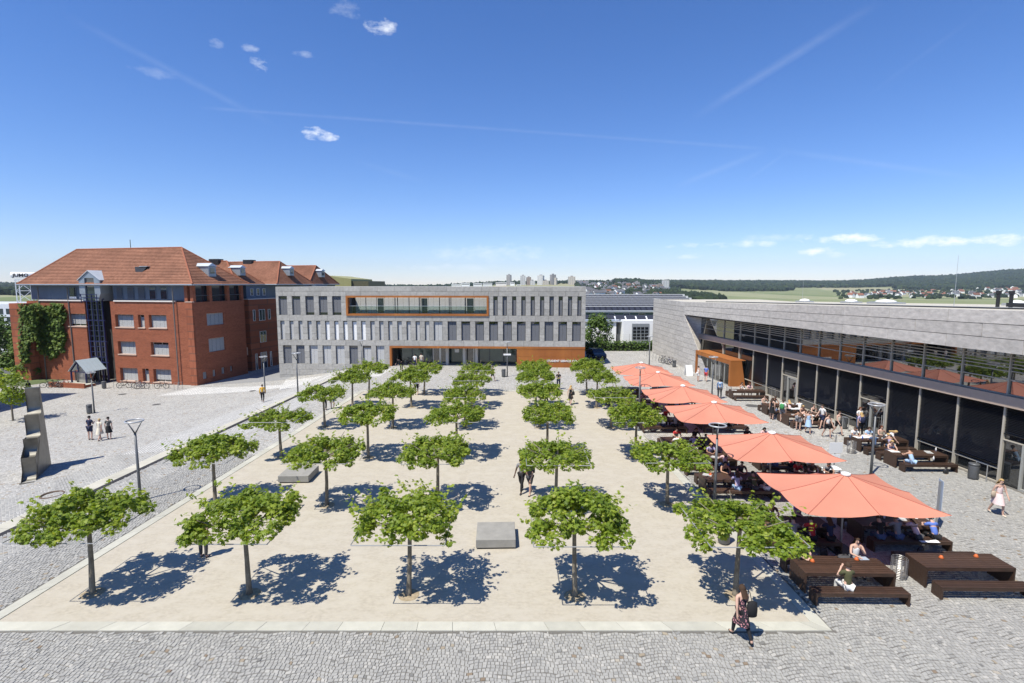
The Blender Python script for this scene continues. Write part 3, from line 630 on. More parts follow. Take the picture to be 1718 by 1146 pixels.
# steel-framed loggia
lf = MB(); x0, x1, z0, z1 = LG; t_ = .24
lf.box(x0,x1,-.12,.55,z1-t_,z1).box(x0,x1,-.12,.55,z0,z0+t_).box(x0,x0+t_,-.119,.549,z0+t_,z1-t_).box(x1-t_,x1,-.119,.549,z0+t_,z1-t_); lf.build('loggia_frame', M_corten, sb)
slab('loggia_floor', M_pale, sb, x0+.02, x1-.02, .56, 1.99, z0+.02, z0+.12)
slab('loggia_wall', M('loggia_side', (.16,.16,.165), .7, .1), sb, x0+.02, x0+.12, .56, 1.97, z0+.13, z1-.02)
lw = [437+20, 570, 610, 680, 800, 840, 960, 1040, 1083, 1160]; xs = [zx(a)+.02 for a in lw]; yb = 1.9
for k in range(len(xs)-1):
    a, b = xs[k], xs[k+1]
    if k in (1, 4, 7):
        d = ob('loggia_door', frame_mesh(b-a, z1-z0-.4, M_pale, .09), sb); d.location = ((a+b)/2, yb, z0+.13); p = MB().box(-(b-a)/2+.08,(b-a)/2-.08,-.02,.02,.08,z1-z0-.48).build('pane', M_glassb, d)
    else:
        w = b-a; n = max(1, round(w/1.4))
        for j in range(n):
            o = window(sb, a+w*(j+.5)/n, w/n-.02, z0+.13, z1-.26, yb, M_blindp, 1, .02); o.name = 'loggia_window'
for xp in (zx(680), zx(805), zx(960), zx(1042)): slab('loggia_post', M_frame, sb, xp-.05, xp+.05, .62, .72, z0+.12, z1-t_-.02)
bl_ = ob('balustrade', MB().box(x0+t_+.02,x1-t_-.02,.30,.33,z0+t_+.01,z0+t_+.95).mesh('balustrade', M_clear), sb); MB().bar((x0+t_+.02,.315,z0+t_+.98),(x1-t_-.02,.315,z0+t_+.98),.05).build('handrail', M_alu, bl_)
# rust-steel portal: frame, soffit, glazed lobby and the lettered wall
pz = c1; pf = MB(); pf.box(PT[0],LEN,-.06,.5,pz-.26,pz).box(PT[0],PT[0]+.26,-.061,.5,-.1,pz-.26); pf.build('portal_frame', M_corten, sb)
slab('portal_ceiling', M('soffit', (.30,.29,.27), .8, .05), sb, PT[0]+.02, PT[1], .51, 5.1, pz-.2, pz-.04)
slab('portal_wall', M('portal_side', (.05,.045,.04), .8, .1), sb, PT[0]+.02, PT[0]+.2, .51, 2.5, -.1, pz-.22)
slab('portal_floor', M('lobby_floor', (.25,.25,.24), .6, .1), sb, PT[0]+.02, PT[1], .3, 5.1, -.1, .006)
gl = [zx(a) for a in (745, 855, 895, 940, 1020, 1035, 1078, 1105, 1160, 1235, 1305)]; GY = 2.5
gl = [PT[0]+.22, zx(745)]+gl[1:]
for k, (a, b) in enumerate(zip(gl, gl[1:])):
    door = k in (2, 3, 6)
    o = ob('lobby_door' if door else 'lobby_glazing', frame_mesh(b-a-.02, pz-.36, M_alu if door else M_frame, .09 if door else .06), sb); o.location = ((a+b)/2, GY, .01)
    MB().box(-(b-a)/2+.07,(b-a)/2-.07,-.015,.015,.08,pz-.44).build('pane', M_glass if door else M_clear, o)
    if door: MB().tube([(.25*(b-a),-.09,.8),(.25*(b-a),-.09,1.5)], .02, 6).build('handle', M_alu, o)
for a in (1030, 1095, 940): ob('column', MB().lathe((zx(a), 1.5, 0), [(.22,.0),(.22,pz-.21)], 16).mesh('column', M('pale_column', (.50,.49,.45), .7, .06)), sb)
slab('lobby_notice', M_white, sb, zx(985)-.3, zx(985)+.3, GY-.09, GY-.07, 1.5, 1.95)
x0, x1 = PT[1]+.0, LEN-.01; zs = [-.08, .62, 1.35, 2.15, pz-.27]
slab('portal_return', M_corten, sb, x0+.02, x0+.2, .06, 2.45, -.08, pz-.28)
for j in range(4):
    cuts = [x0, x0+(x1-x0)*(.30 if j%2 else .42), x0+(x1-x0)*(.72 if j%2 else .8), x1]
    for a, b in zip(cuts, cuts[1:]): slab('steel_panel', M_corten, sb, a+.008, b-.008, -.03+random.uniform(-.004,.004), .3, zs[j]+.008, zs[j+1]-.008)
def lettering(txt, size, mat, parent, loc, rot, ext=.015, name='lettering', bold=0.0, sp=1.0, align='LEFT'):
    cu = bpy.data.curves.new(name, 'FONT'); cu.body = txt; cu.size = size; cu.extrude = ext; cu.offset = bold; cu.space_character = sp; cu.resolution_u = 2; cu.align_x = align
    tmp = bpy.data.objects.new(name, cu); C.objects.link(tmp); me = bpy.data.meshes.new_from_object(tmp.evaluated_get(bpy.context.evaluated_depsgraph_get())); bpy.data.objects.remove(tmp)
    me.materials.clear(); me.materials.append(mat); o = ob(name, me, parent); o.location = loc; o.rotation_euler = rot; return o
lettering('STUDENT SERVICE CENTER', .36, M('letter_metal', (.80,.80,.78), .4, 0), sb, (zx(1465), -.055, zz(508)), (R(90),0,0), .02, bold=.008, sp=1.03)
# handrail on the wall along the ramp
hr = MB(); (xa, za), (xb, zb_) = SBf.hit(492.5, 641), SBf.hit(588, 614.5); hr.bar((xa,-.16,za),(xb,-.16,zb_),.14,.16)
for k in range(5): f = (k+.5)/5; hr.bar((xa+(xb-xa)*f,-.1,za+(zb_-za)*f-.02),(xa+(xb-xa)*f,0,za+(zb_-za)*f-.02),.06)
hr.build('handrail', M('galvanised', (.42,.42,.41), .5, .1, 5, metal=.5), sb)

# ================================================================== the canteen on the right
# stone plane through B, glazing behind it; x along the facade (growing away from the court's front), y into the building
B = G(1145.6, 615.8); ANG = R(94)                                            # facade runs towards +Y, leaning left
CFg = Frame((24.3+(48.5-20)*.0699, 20.0, 0), ANG)                             # frame: u = away, v = towards -X ; glazing is the v=0 plane
ct = thing('canteen_building', 'long canteen with stone parapet over two storeys of dark glazing', 'building', CFg.o, ANG)
M_cstone = M('canteen_stone_panel', (.47,.445,.41), .85, .24, 2.6, .6, 8, obj_var=.08, stretch=(1,1,2))
M_louv = M('black_louvre', (.009,.009,.010), .3, .1, 8, spec=.55); M_mull = M('bronze_mullion', (.42,.385,.32), .5, .05); M_band = M('grey_brown_band', (.42,.33,.265), .6, .06)
LZ, PZ = 6.65, 8.25; SPB = (3.85, 4.35)
LZf = lambda u: LZ+.011*(uB-u); PZf = lambda u: PZ+.024*(uB-u); SPf = lambda u: (SPB[0]+.008*(uB-u), SPB[1]+.010*(uB-u)); SP = SPB     # the parapet and floor lines climb gently towards the near end                                         # lintel underside, parapet top, floor band
uB = (B-CFg.o).dot(CFg.u); vS = 1.55                                          # stone plane stands at v = +1.55 (towards the court)
U0 = -24.0; uend = uB
# far end wall, kinked: from B to A along +Y
A = G(1094, 591); ew = Frame(B, math.atan2(A.y-B.y, A.x-B.x)); Lw = (A-B).length
ewo = ob('end_wall', None, ct) if False else None
def cpanel(fr, x0, x1, z0, z1, y0, y1, name='stone_panel', tilt=0.0):
    o = ob(name, unit_box(M_cstone), ct); p = fr.w((x0+x1)/2, (y0+y1)/2, (z0+z1)/2) - CFg.o
    o.location = (p.dot(CFg.u), p.dot(CFg.v), p.z); o.rotation_euler = (0,tilt,fr.rz-CFg.rz); o.scale = (x1-x0-.03, y1-y0, z1-z0-.03); return o
def cslab(name, mat, fr, x0, x1, y0, y1, z0, z1):
    o = ob(name, unit_box(mat), ct); p = fr.w((x0+x1)/2, (y0+y1)/2, (z0+z1)/2) - CFg.o
    o.location = (p.dot(CFg.u), p.dot(CFg.v), p.z); o.rotation_euler = (0,0,fr.rz-CFg.rz); o.scale = (x1-x0, y1-y0, z1-z0); return o
n = 13; hz = PZ/n
for j in range(n):                                                             # end wall courses
    x = -(.9 if j % 2 else .0)
    while x < Lw:
        a, b = max(0, x), min(Lw, x+1.9)
        if b-a > .1: cpanel(ew, a, b, j*hz, (j+1)*hz, -.25, 0)
        x += 1.9
cslab('wall', M_core, ew, .02, Lw, -15.8, -.26, -.3, PZ-.22)
# stone face around the slanted opening, and the parapet fascia (three courses)
xs_ = vS
ocut_top = CFg.hit(1148, 528, xs_)[0]; ocut_bot = CFg.hit(1173, 604, xs_)[0]
zlow = 0.0
def cut(z): return ocut_top+(ocut_bot-ocut_top)*(LZ-z)/(LZ-2.4)
uB2 = (B-CFg.o).dot(CFg.u)
j = 0
while j*hz < LZ-.02:
    z0, z1 = j*hz, min((j+1)*hz, LZ); m = MB()
    for a, b, c_, d in ((cut(z0)+.0, uB2, cut(z1), uB2),):
        ms = b-(2.3 if j % 2 else 1.5)
        q = [(max(a, c_, ms)+.015 if ms > max(a,c_) else a, 0, z0+.015), (uB2-.015, 0, z0+.015), (uB2-.015, 0, z1-.015), (max(a, c_, ms)+.015 if ms > max(a,c_) else c_, 0, z1-.015)]
        MB().prism([(x, xs_-.06, z) for x, y, z in q], (0,.06,0)).build('stone_panel', M_cstone, ct)
        if ms > max(a, c_)+.1:
            q = [(a, z0+.015), (ms-.015, z0+.015), (ms-.015, z1-.015), (c_, z1-.015)]; MB().prism([(x, xs_-.06, z) for x, z in q], (0,.06,0)).build('stone_panel', M_cstone, ct)
    j += 1
nf = 3; hf = (PZ-LZ)/nf
for k in range(nf):
    x = U0-(2.0 if k % 2 else 0); sl = .011+(.024-.011)*(k+.5)/nf
    while x < uB2:
        a, b = max(U0, x), min(uB2, x+4.1)
        um = (a+b)/2; hf = (PZf(um)-LZf(um))/nf
        if b-a > .1: cpanel(CFg, a, b, LZf(um)+k*hf, LZf(um)+(k+1)*hf, xs_-.3, xs_, tilt=math.atan(sl))
        x += 4.1
umid = (U0+uB2)/2
def tslab(name, mat, x0, x1, y0, y1, zlo, zhi, sl): o = slab(name, mat, ct, x0, x1, y0, y1, zlo, zhi); o.rotation_euler = (0, math.atan(sl), 0); return o
tslab('lintel_core', M_core, U0, uB2-.05, .0, xs_-.31, LZf(umid)+.02, PZf(umid)-.5, .0175)
MR = M('roof_gravel2', (.46,.43,.36), .95, .3, 12, .4); tslab('roof', MR, U0, uB2-.05, -15, xs_-.35, PZf(umid)-.10, PZf(umid)-.015, .024); cslab('roof', MR, ew, .3, Lw-.02, -16, -.3, PZ-.2, PZ-.14)
ui = CFg.hit(1176, 570)[0]; o0, o1 = (cut(0), xs_-.065), (cut(LZ), xs_-.065); MB().add([(o0[0]+.02,o0[1],0),(ui,.02,0),(ui,.02,LZ),(o1[0]+.02,o1[1],LZ),(uB2-.1,.02,0),(uB2-.1,.02,LZ)], [(0,1,2,3),(1,4,5,2)]).build('reveal_wall', M_cstone, ct)
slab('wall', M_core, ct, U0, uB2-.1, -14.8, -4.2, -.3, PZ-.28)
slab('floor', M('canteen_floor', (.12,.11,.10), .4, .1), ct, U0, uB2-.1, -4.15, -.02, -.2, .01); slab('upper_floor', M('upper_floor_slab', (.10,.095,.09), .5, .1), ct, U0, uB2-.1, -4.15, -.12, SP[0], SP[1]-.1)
# floor band and fascia gutter line
tslab('floor_band', M_band, U0, uB2-1.72, -.08, .34, *SPf((U0+uB2-1.72)/2), .009)
# mullion positions measured on the ground-floor glazing
mpx = [(1174,600),(1213,610),(1240,617),(1264,623),(1288,630),(1313,640),(1339.5,650),(1370,662),(1404,680),(1441.6,700),(1487,720),(1539,740),(1601,770),(1677,800)]
mu = sorted(CFg.hit(a, b)[0] for a, b in mpx); st = (mu[5]-mu[0])/5
mu = [mu[0]-st*k for k in range(6,0,-1)]+mu+[uB2-1.75]
doors_px = [(1325,650),(1464,730),(1700,790)]; du = [CFg.hit(a, b)[0] for a, b in doors_px]; DB = set()
corten_u = (CFg.hit(1168, 627, vS)[0], CFg.hit(1226.6, 648.7, vS)[0])
for i, (a, b) in enumerate(zip(mu, mu[1:])):
    w = b-a
    if w < .3: continue
    SP = SPf((a+b)/2); LZm = LZf((a+b)/2)
    slab('mullion', M_mull, ct, b-.05, b+.05, -.08, .12, .0, SP[0]+.1); slab('mullion', M_mull, ct, b-.04, b+.04, -.08, .09, SP[1]-.05, LZm+.1)
    up = ob('upper_glazing', MB().box(a+.05,b-.05,-.03,.0,SP[1]-.06,LZm+.12).mesh('upper_glazing', M_glass2), ct)
    tm = MB()
    for z in (SP[1]+.03, SP[1]+.80, SP[1]+1.25, SP[1]+1.45, SP[1]+1.62, SP[1]+1.80, SP[1]+1.98): tm.box(a+.045,b-.045,-.05,.06,z-.024,z+.024)
    tm.build('transom', M_mull, up)
    isdoor = any(a-.05 < d < b+.05 for d in du)
    gz1 = SP[0]-.01
    if isdoor:
        dm = MB(); dw = min(1.25, w-.3); x0 = a+.12; dm.box(x0,x0+.11,-.06,.10,0,2.35).box(x0+dw,x0+dw+.11,-.06,.10,0,2.35).box(x0+.11,x0+dw,-.06,.10,2.24,2.35).box(x0+.11,x0+dw,-.06,.10,0,.12)
        d = dm.build('glass_door', M('door_alu', (.44,.44,.40), .45, .05, metal=.4), ct); MB().box(x0+.11,x0+dw,-.02,.0,.12,2.24).build('pane', M_glass2, d)
        MB().tube([(x0+.2,.12,.75),(x0+.2,.12,1.6)], .025, 6).build('handle', M_alu, d)
        g = ob('lower_glazing', MB().box(x0+dw+.12,b-.06,-.03,0,.05,2.35).box(a+.05,b-.06,-.03,0,2.42,gz1-.05).mesh('lower_glazing', M_glass), ct); MB().box(a+.05,b-.05,-.04,.08,2.36,2.41).build('transom', M_mull, g)
        zl0 = 2.75
    else:
        g = ob('lower_glazing', MB().box(a+.05,b-.05,-.06,-.03,.06,gz1-.05).mesh('lower_glazing', M_glass), ct); MB().box(a+.05,b-.05,-.07,.06,.0,.06).box(a+.05,b-.05,-.07,.05,.72,.78).build('transom', M_mull, g)
        zl0 = .95 if i not in (8,9) else .1
    inner = b > corten_u[1]+2.0
    if not (corten_u[1]-1 < (a+b)/2 < corten_u[0]+1):
        lm = MB(); nsl = int((gz1-.1-zl0)/.085)
        for k in range(nsl):
            z = gz1-.08-k*.085; lm.add([(a+.08,.10,z-.055),(b-.08,.10,z-.055),(b-.08,.045,z),(a+.08,.045,z)], [(0,1,2,3)])
        lm.box(a+.07,b-.07,.03,.11,zl0-.05,zl0); lm.build('louvre_blind', M_louv, ct)
# rust-steel entrance box
Lc = corten_u[0]-corten_u[1]; eo = Frame(CFg.w(corten_u[1], 0, 0), ANG)
en = thing('entrance_box', 'rust-coloured steel entrance box projecting from the canteen glazing', 'entrance', eo.o, ANG); H_ = 2.68
zc_ = 1.72
e = MB(); e.prism([(0,zc_,0),(0,.05,0),(-1.05,.06,0),(-.35,.06,H_),(0,zc_,H_)], (.3,0,0)) if False else None
M_entr = M_corten
# near end: slanted-edge slab facing the camera; far end: jamb; roof slab; fascia beam
MB().prism([(0,zc_,.0),(0,.06,.0),(0,.55,H_-.02),(0,zc_,H_-.02)], (.32,0,0)).build('side_wall', M_entr, en)
MB().box(-.01,Lc,.12,zc_+.01,H_-.02,H_+.03).build('roof', M_entr, en)
MB().box(.32,Lc,zc_-.28,zc_,H_-.42,H_-.02).build('fascia', M_entr, en)
MB().box(Lc-.28,Lc,.14,zc_,0,H_-.42).build('side_wall', M_entr, en)
gx = [.32, 1.6, 2.6, 3.6, 4.6, 5.7, Lc-.28]
for k, (a, b) in enumerate(zip(gx, gx[1:])):
    door = k in (2, 3); o = ob('entrance_door' if door else 'entrance_glazing', frame_mesh(b-a-.01, H_-.44, M('door_alu', (.44,.44,.40)), .07), en); o.location = ((a+b)/2, zc_-.2, .01)
    MB().box(-(b-a)/2+.06,(b-a)/2-.06,-.012,.012,.07,H_-.52).build('pane', M_clear if not door else M_glass, o)
    if door: MB().tube([(.3,.08,.8),(.3,.08,1.5)], .02, 6).build('handle', M_alu, o)
MB().box(.33,Lc-.29,.14,zc_-.24,.0,.015).build('floor', M('lobby_floor', (.25,.25,.24)), en)
# ventilation gear and skylights on the canteen roof
def roof_pt(px, py): return G(px, py, PZ+.4)
def roof_z(p): return PZf((Vector((p.x,p.y,0))-CFg.o).dot(CFg.u))-.15
for k, (px, py) in enumerate([(1486,504.5),(1428,501),(1350,497.5),(1705,513)]):
    p = roof_pt(px, py+6); p = Vector((min(p.x, 70), min(p.y, 95), 0)); p.z = roof_z(p); r = (.9,.6,.6,.5)[k]
    t = thing('skylight', ['white domed skylight on the canteen roof behind the parapet','low white rooflight on the canteen roof, before the far village','flat white rooflight furthest along the canteen roof','white rooflight next to the black duct frames'][k], 'skylight', p, ANG, 'rooflights on the canteen')
    MB().box(-r*1.3,r*1.3,-r,r,0,.3).build('kerb', M_alu, t); MB().lathe((0,0,.3), [(r*.95,0),(r*.85,.10),(r*.5,.2),(.05,.24)], 16).build('dome', M_white, t, smooth=True)
vp = Vector((30.6, 31.5, 0)); vp.z = roof_z(vp)+.1; vg = thing('roof_ductwork', 'black steel duct frame with upright posts on the canteen roof', 'ductwork', vp, ANG)
MB().box(-3.2,.4,-.25,.25,.08,.32).build('duct', M_dark, vg)
for x in (1.15, .35, -.55): MB().box(x-.07,x+.07,-.07,.07,0,1.05).box(x-.10,x+.10,-.1,.1,.85,1.05).build('post', M_dark, vg)
for k, (x, y, h) in enumerate([(30.2, 35.5, 3.6), (33.5, 60, 2.6), (33, 50, .9)]):
    t = thing('lightning_rod', ['tall thin lightning rod beside the black roof ductwork','thin lightning rod midway along the canteen roof','short lightning rod towards the far end of the canteen roof'][k], 'lightning rod', (x, y, roof_z(Vector((x,y,0))))); MB().tube([(0,0,0),(0,0,h)], [.018,.008], 6).build('rod', M_alu, t); MB().box(-.2,.2,-.2,.2,0,.1).build('foot', M_stone, t)
tr = thing('roof_rail', 'dark low cable rail running along the canteen roof edge', 'rail', CFg.w(0,0,0), ANG); MB().bar((U0,-1.2,PZf(U0)+.0),(uB2,-1.2,PZ+.0),.1,.12).build('rail', M_dark, tr); MB().bar((U0,-3.2,PZf(U0)-.02),(uB2,-3.2,PZ-.02),.3,.12).build('tray', M_alu, tr)

# ================================================================== the red brick building on the left
ZB = -2.2
pc = G(334, 649, ZB); RB = Frame((pc.x, pc.y, ZB), R(-12.4)); RB.o.z = 0
RC = Frame((pc.x, pc.y, 0), R(-12.4))
rb = thing('brick_building', 'red brick building with hipped tile roofs and a blue glazed stair shaft', 'building', RC.o, R(-12.4))
def brick_mat():
    m = bpy.data.materials.new('red_brick'); m.use_nodes = True; t = m.node_tree; b = t.nodes['Principled BSDF']; b.inputs['Roughness'].default_value = .9; b.inputs['Specular IOR Level'].default_value = .15
    tc = nd(t,'ShaderNodeTexCoord'); sp = nd(t,'ShaderNodeSeparateXYZ'); lk(t,tc.outputs['Object'],sp.inputs[0]); cb = nd(t,'ShaderNodeCombineXYZ'); lk(t,mth(t,'ADD',sp.outputs[0],sp.outputs[1]),cb.inputs[0]); lk(t,sp.outputs[2],cb.inputs[1])
    br = nd(t,'ShaderNodeTexBrick', i_Scale=1.0, i_Mortar_Size=.008, i_Brick_Width=.26, i_Row_Height=.085); lk(t,cb.outputs[0],br.inputs['Vector'])
    br.inputs['Color1'].default_value = (.245,.082,.046,1); br.inputs['Color2'].default_value = (.34,.116,.063,1); br.inputs['Mortar'].default_value = (.20,.085,.055,1)
    n = nd(t,'ShaderNodeTexNoise', i_Scale=.7, i_Detail=6.0); sx = nd(t,'ShaderNodeVectorMath', operation='MULTIPLY'); sx.inputs[1].default_value = (.5,.5,2.6); lk(t,tc.outputs['Object'],sx.inputs[0]); lk(t,sx.outputs[0],n.inputs['Vector'])
    sc = nd(t,'ShaderNodeVectorMath', operation='SCALE'); lk(t,br.outputs[0],sc.inputs[0]); lk(t,mth(t,'MULTIPLY_ADD',n.outputs[0],.6,.7),sc.inputs['Scale']); lk(t,sc.outputs[0],b.inputs['Base Color']); return m
M_brick = brick_mat()
def tile_mat():
    m = bpy.data.materials.new('clay_roof_tile'); m.use_nodes = True; t = m.node_tree; b = t.nodes['Principled BSDF']; b.inputs['Roughness'].default_value = .8; b.inputs['Specular IOR Level'].default_value = .2
    tc = nd(t,'ShaderNodeTexCoord'); n = nd(t,'ShaderNodeTexNoise', i_Scale=3.2, i_Detail=6.0, i_Roughness=.7); lk(t,tc.outputs['Object'],n.inputs['Vector'])
    r = nd(t,'ShaderNodeValToRGB'); r.color_ramp.elements[0].position = .3; r.color_ramp.elements[0].color = (.175,.077,.047,1); r.color_ramp.elements[1].position = .72; r.color_ramp.elements[1].color = (.315,.155,.098,1); lk(t,n.outputs[0],r.inputs[0]); n2 = nd(t,'ShaderNodeTexNoise', i_Scale=.45, i_Detail=5.0); lk(t,tc.outputs['Object'],n2.inputs['Vector']); s3 = nd(t,'ShaderNodeVectorMath', operation='SCALE'); lk(t,r.outputs[0],s3.inputs[0]); lk(t,mth(t,'MULTIPLY_ADD',n2.outputs[0],1.0,.5),s3.inputs['Scale']); lk(t,s3.outputs[0],b.inputs['Base Color']); return m
M_tile = tile_mat(); M_zinc = M('zinc_sheet', (.30,.34,.38), .45, .1, 2, metal=.35); M_zinc2 = M('pale_zinc', (.55,.58,.60), .45, .08, 2, metal=.3); M_attic = M('blue_grey_cladding', (.10,.135,.19), .5, .12, 1.5, stretch=(3,3,.3)); M_blue = M('blue_steel', (.014,.018,.075), .4, .05)
M_sill = M('pale_red_sill', (.50,.36,.29), .8, .08); M_soffit = M('eave_soffit', (.38,.37,.35), .8, .05)
def zp(x, y): return x/3.579, 380+y/3.579
def rx(x, y=640): a, b = zp(x, y); return RC.hit(a, b)
EZ = 10.3                                             # eave height
L1 = -RC.hit(50, 560)[0]                              # wing one: length of the front
Dp = 8.6
ush0, ush1 = rx(520, 600)[0], rx(672, 600)[0]         # slot of the glazed stair shaft
ATZ = rx(800, 452)[1]                                 # sill line under the attic storey
def bslab(name, mat, x0, x1, y0, y1, z0, z1): return slab(name, mat, rb, x0, x1, y0, y1, z0, z1)
# windows of the front: brick is built round them as piers and spandrels
rowA = [(410,518),(693,803),(830,868),(895,1000)]; rowB = [(710,815),(907,1013)]; rowC = [(723,828),(857,895),(922,1027)]
def zr(y, x=850): return rx(x, y)[1]
zA1, zA0, zB1, zB0, zC1, zC0 = zr(530), zr(607), zr(693), zr(770), zr(853), zr(930)
def brick_wall(x0, x1, y0, y1, z0, z1, holes):        # holes: (xa, xb, za, zb)
    zs = sorted({z0, z1}|{h[2] for h in holes}|{h[3] for h in holes}); m = MB()
    for a, b in zip(zs, zs[1:]):
        hs = sorted([h for h in holes if h[2] <= a+1e-6 and h[3] >= b-1e-6]); x = x0
        for h in hs: m.box(x, h[0], y0, y1, a, b); x = h[1]
        m.box(x, x1, y0, y1, a, b)
    return m.build('wall', M_brick, rb)
def hl(row, z0, z1, yy, lo, hi): return [(rx(a, yy)[0], rx(b, yy)[0], z0, z1) for a, b in row if lo <= a <= hi]
hA, hB, hC = hl(rowA, zA0, zA1, 570, 600, 1100), hl(rowB, zB0, zB1, 730, 600, 1100), hl(rowC, zC0, zC1, 890, 600, 1100); hL = hl(rowA, zA0, zA1, 570, 0, 520)
brick_wall(ush1, -.02, 0, .5, ZB-.3, ATZ, hA+hB+hC); brick_wall(-L1, ush0, 0, .5, ZB-.3, ATZ, hL)
for hs in (hA, hB, hC, hL):
    for (a, b, z0, z1) in hs: window(rb, (a+b)/2, round((b-a-.01)*20)/20, z0+.01, z1-.01, .42, M_blindp, random.choice([1,1,1,.82]), random.choice([.05,.12,.3]), mid=(b-a) > 1.4, fm=M_pale, sill=M_sill).name = 'window'
bslab('wall', M_brick, -L1+.02, ush0-.02, .53, Dp-.02, ZB-.3, ATZ-.01); bslab('wall', M_brick, ush1+.02, -.53, .53, Dp-.42, ZB-.3, ATZ-.01); bslab('wall', M_core, ush0, ush1, 2.0, Dp-.03, ZB-.3, EZ-.4); bslab('wall', M_attic, -L1+.5, ush0-.06, 1.02, Dp-.5, ATZ, EZ); bslab('wall', M_attic, ush1+.12, -1.35, 1.02, Dp-.5, ATZ, EZ)
# right face, in shade, with its own windows
RF = Frame(RC.w(0,0,0), RC.rz+R(90))
def rf(a, b): return RF.hit(*zp(a, b))
rfw = [(1240,1348,524,594,1),(1252,1355,675,748,1),(1218,1247,876,920,0),(1277,1299,862,906,0),(1330,1353,848,890,0),(1382,1400,838,876,0)]
holes = []
for a, b, c, d, big in rfw: ya, z1 = rf(a, (c+d)/2-(d-c)/2); yb, z0 = rf(b, d-8); holes.append((ya, yb, z0, z1, big))
zs = sorted({ZB-.3, ATZ}|{h[2] for h in holes}|{h[3] for h in holes}); m = MB()
for a, b in zip(zs, zs[1:]):
    hs = sorted([h for h in holes if h[2] <= a+1e-6 and h[3] >= b-1e-6]); y = .003
    for h in hs: m.box(-.5, 0, y, h[0], a, b); y = h[1]
    m.box(-.5, 0, y, Dp, a, b)
m.build('wall', M_brick, rb)
for h in holes: window(rb, -.22, round((h[1]-h[0]-.01)*20)/20, h[2]+.01, h[3]-.01, (h[0]+h[1])/2, M_blindp, 1, .06, fm=M_pale, axis=R(90), sill=None)
for o in [c for c in rb.children if c.name.startswith('window')]:
    pass
# corner pier, downpipes, attic storey
bslab('corner_pier', M_brick, -.95, -.03, -.22, -.002, ZB-.3, ATZ-.02); bslab('coping', M_sill, -1.0, .05, -.27, .1, ATZ-.015, ATZ+.09)
bslab('corner_pier', M_brick, rx(130,600)[0]-.1, rx(232,600)[0]-.5, -1.15, -.01, ZB-.3, ATZ-.3)
for xx in (1070, 437, 262): a = rx(xx, 700)[0]; rbp = MB().tube([(a,-.30 if xx > 1000 else -.07,EZ-.2),(a,-.30 if xx > 1000 else -.07,ZB)], .07, 8).build('downpipe', M('downpipe', (.14,.13,.12), .5, .1), rb)
for a, b in ((235,507),(685,1050)): xa, xb = rx(a,452)[0], rx(b,452)[0]; bslab('cornice', M('white_cornice', (.66,.62,.57), .7, .05), xa, xb, -.12, .2, ATZ+.005, ATZ+.16)
bslab('attic_wall', M_attic, -L1+.3, ush0-.05, .45, 1.0, ATZ+.17, EZ); bslab('attic_wall', M_attic, ush1+.1, -1.3, .45, 1.0, ATZ+.17, EZ)
for a, b, f in ((683,718,1),(748,788,1),(813,853,1),(880,920,0),(947,987,0),(398,440,0),(460,505,0)):
    xa, xb = rx(a,410)[0], rx(b,410)[0]; o = window(rb, (xa+xb)/2, round((xb-xa)*20)/20, ATZ+.3, EZ-.25, .40, M_blind if f else None, .98, .05, fm=M_attic, gm=M_glassb)
    if a < 510: MB().box(-(xb-xa)/2,(xb-xa)/2,-.05,-.03,.02,.28).build('lower_sash', M_white, o)
for x in (-1.28, -.45): bslab('attic_pier', M_brick, x, x+.42, .03, .45, ATZ+.10, EZ)
for y in (2.6, 5.6): bslab('attic_pier', M_brick, -.40, -.02, y, y+.42, ATZ+.02, EZ)
bslab('attic_pier', M_brick, -.41, -.03, Dp-.4, Dp-.02, ATZ+.02, EZ)
bslab('attic_glazing', M_glassb, -.9, -.6, .46, Dp-.03, ATZ+.02, EZ-.05); bslab('rail', M_frame, -.2, -.12, .5, Dp-.45, ATZ+.75, ATZ+.82)
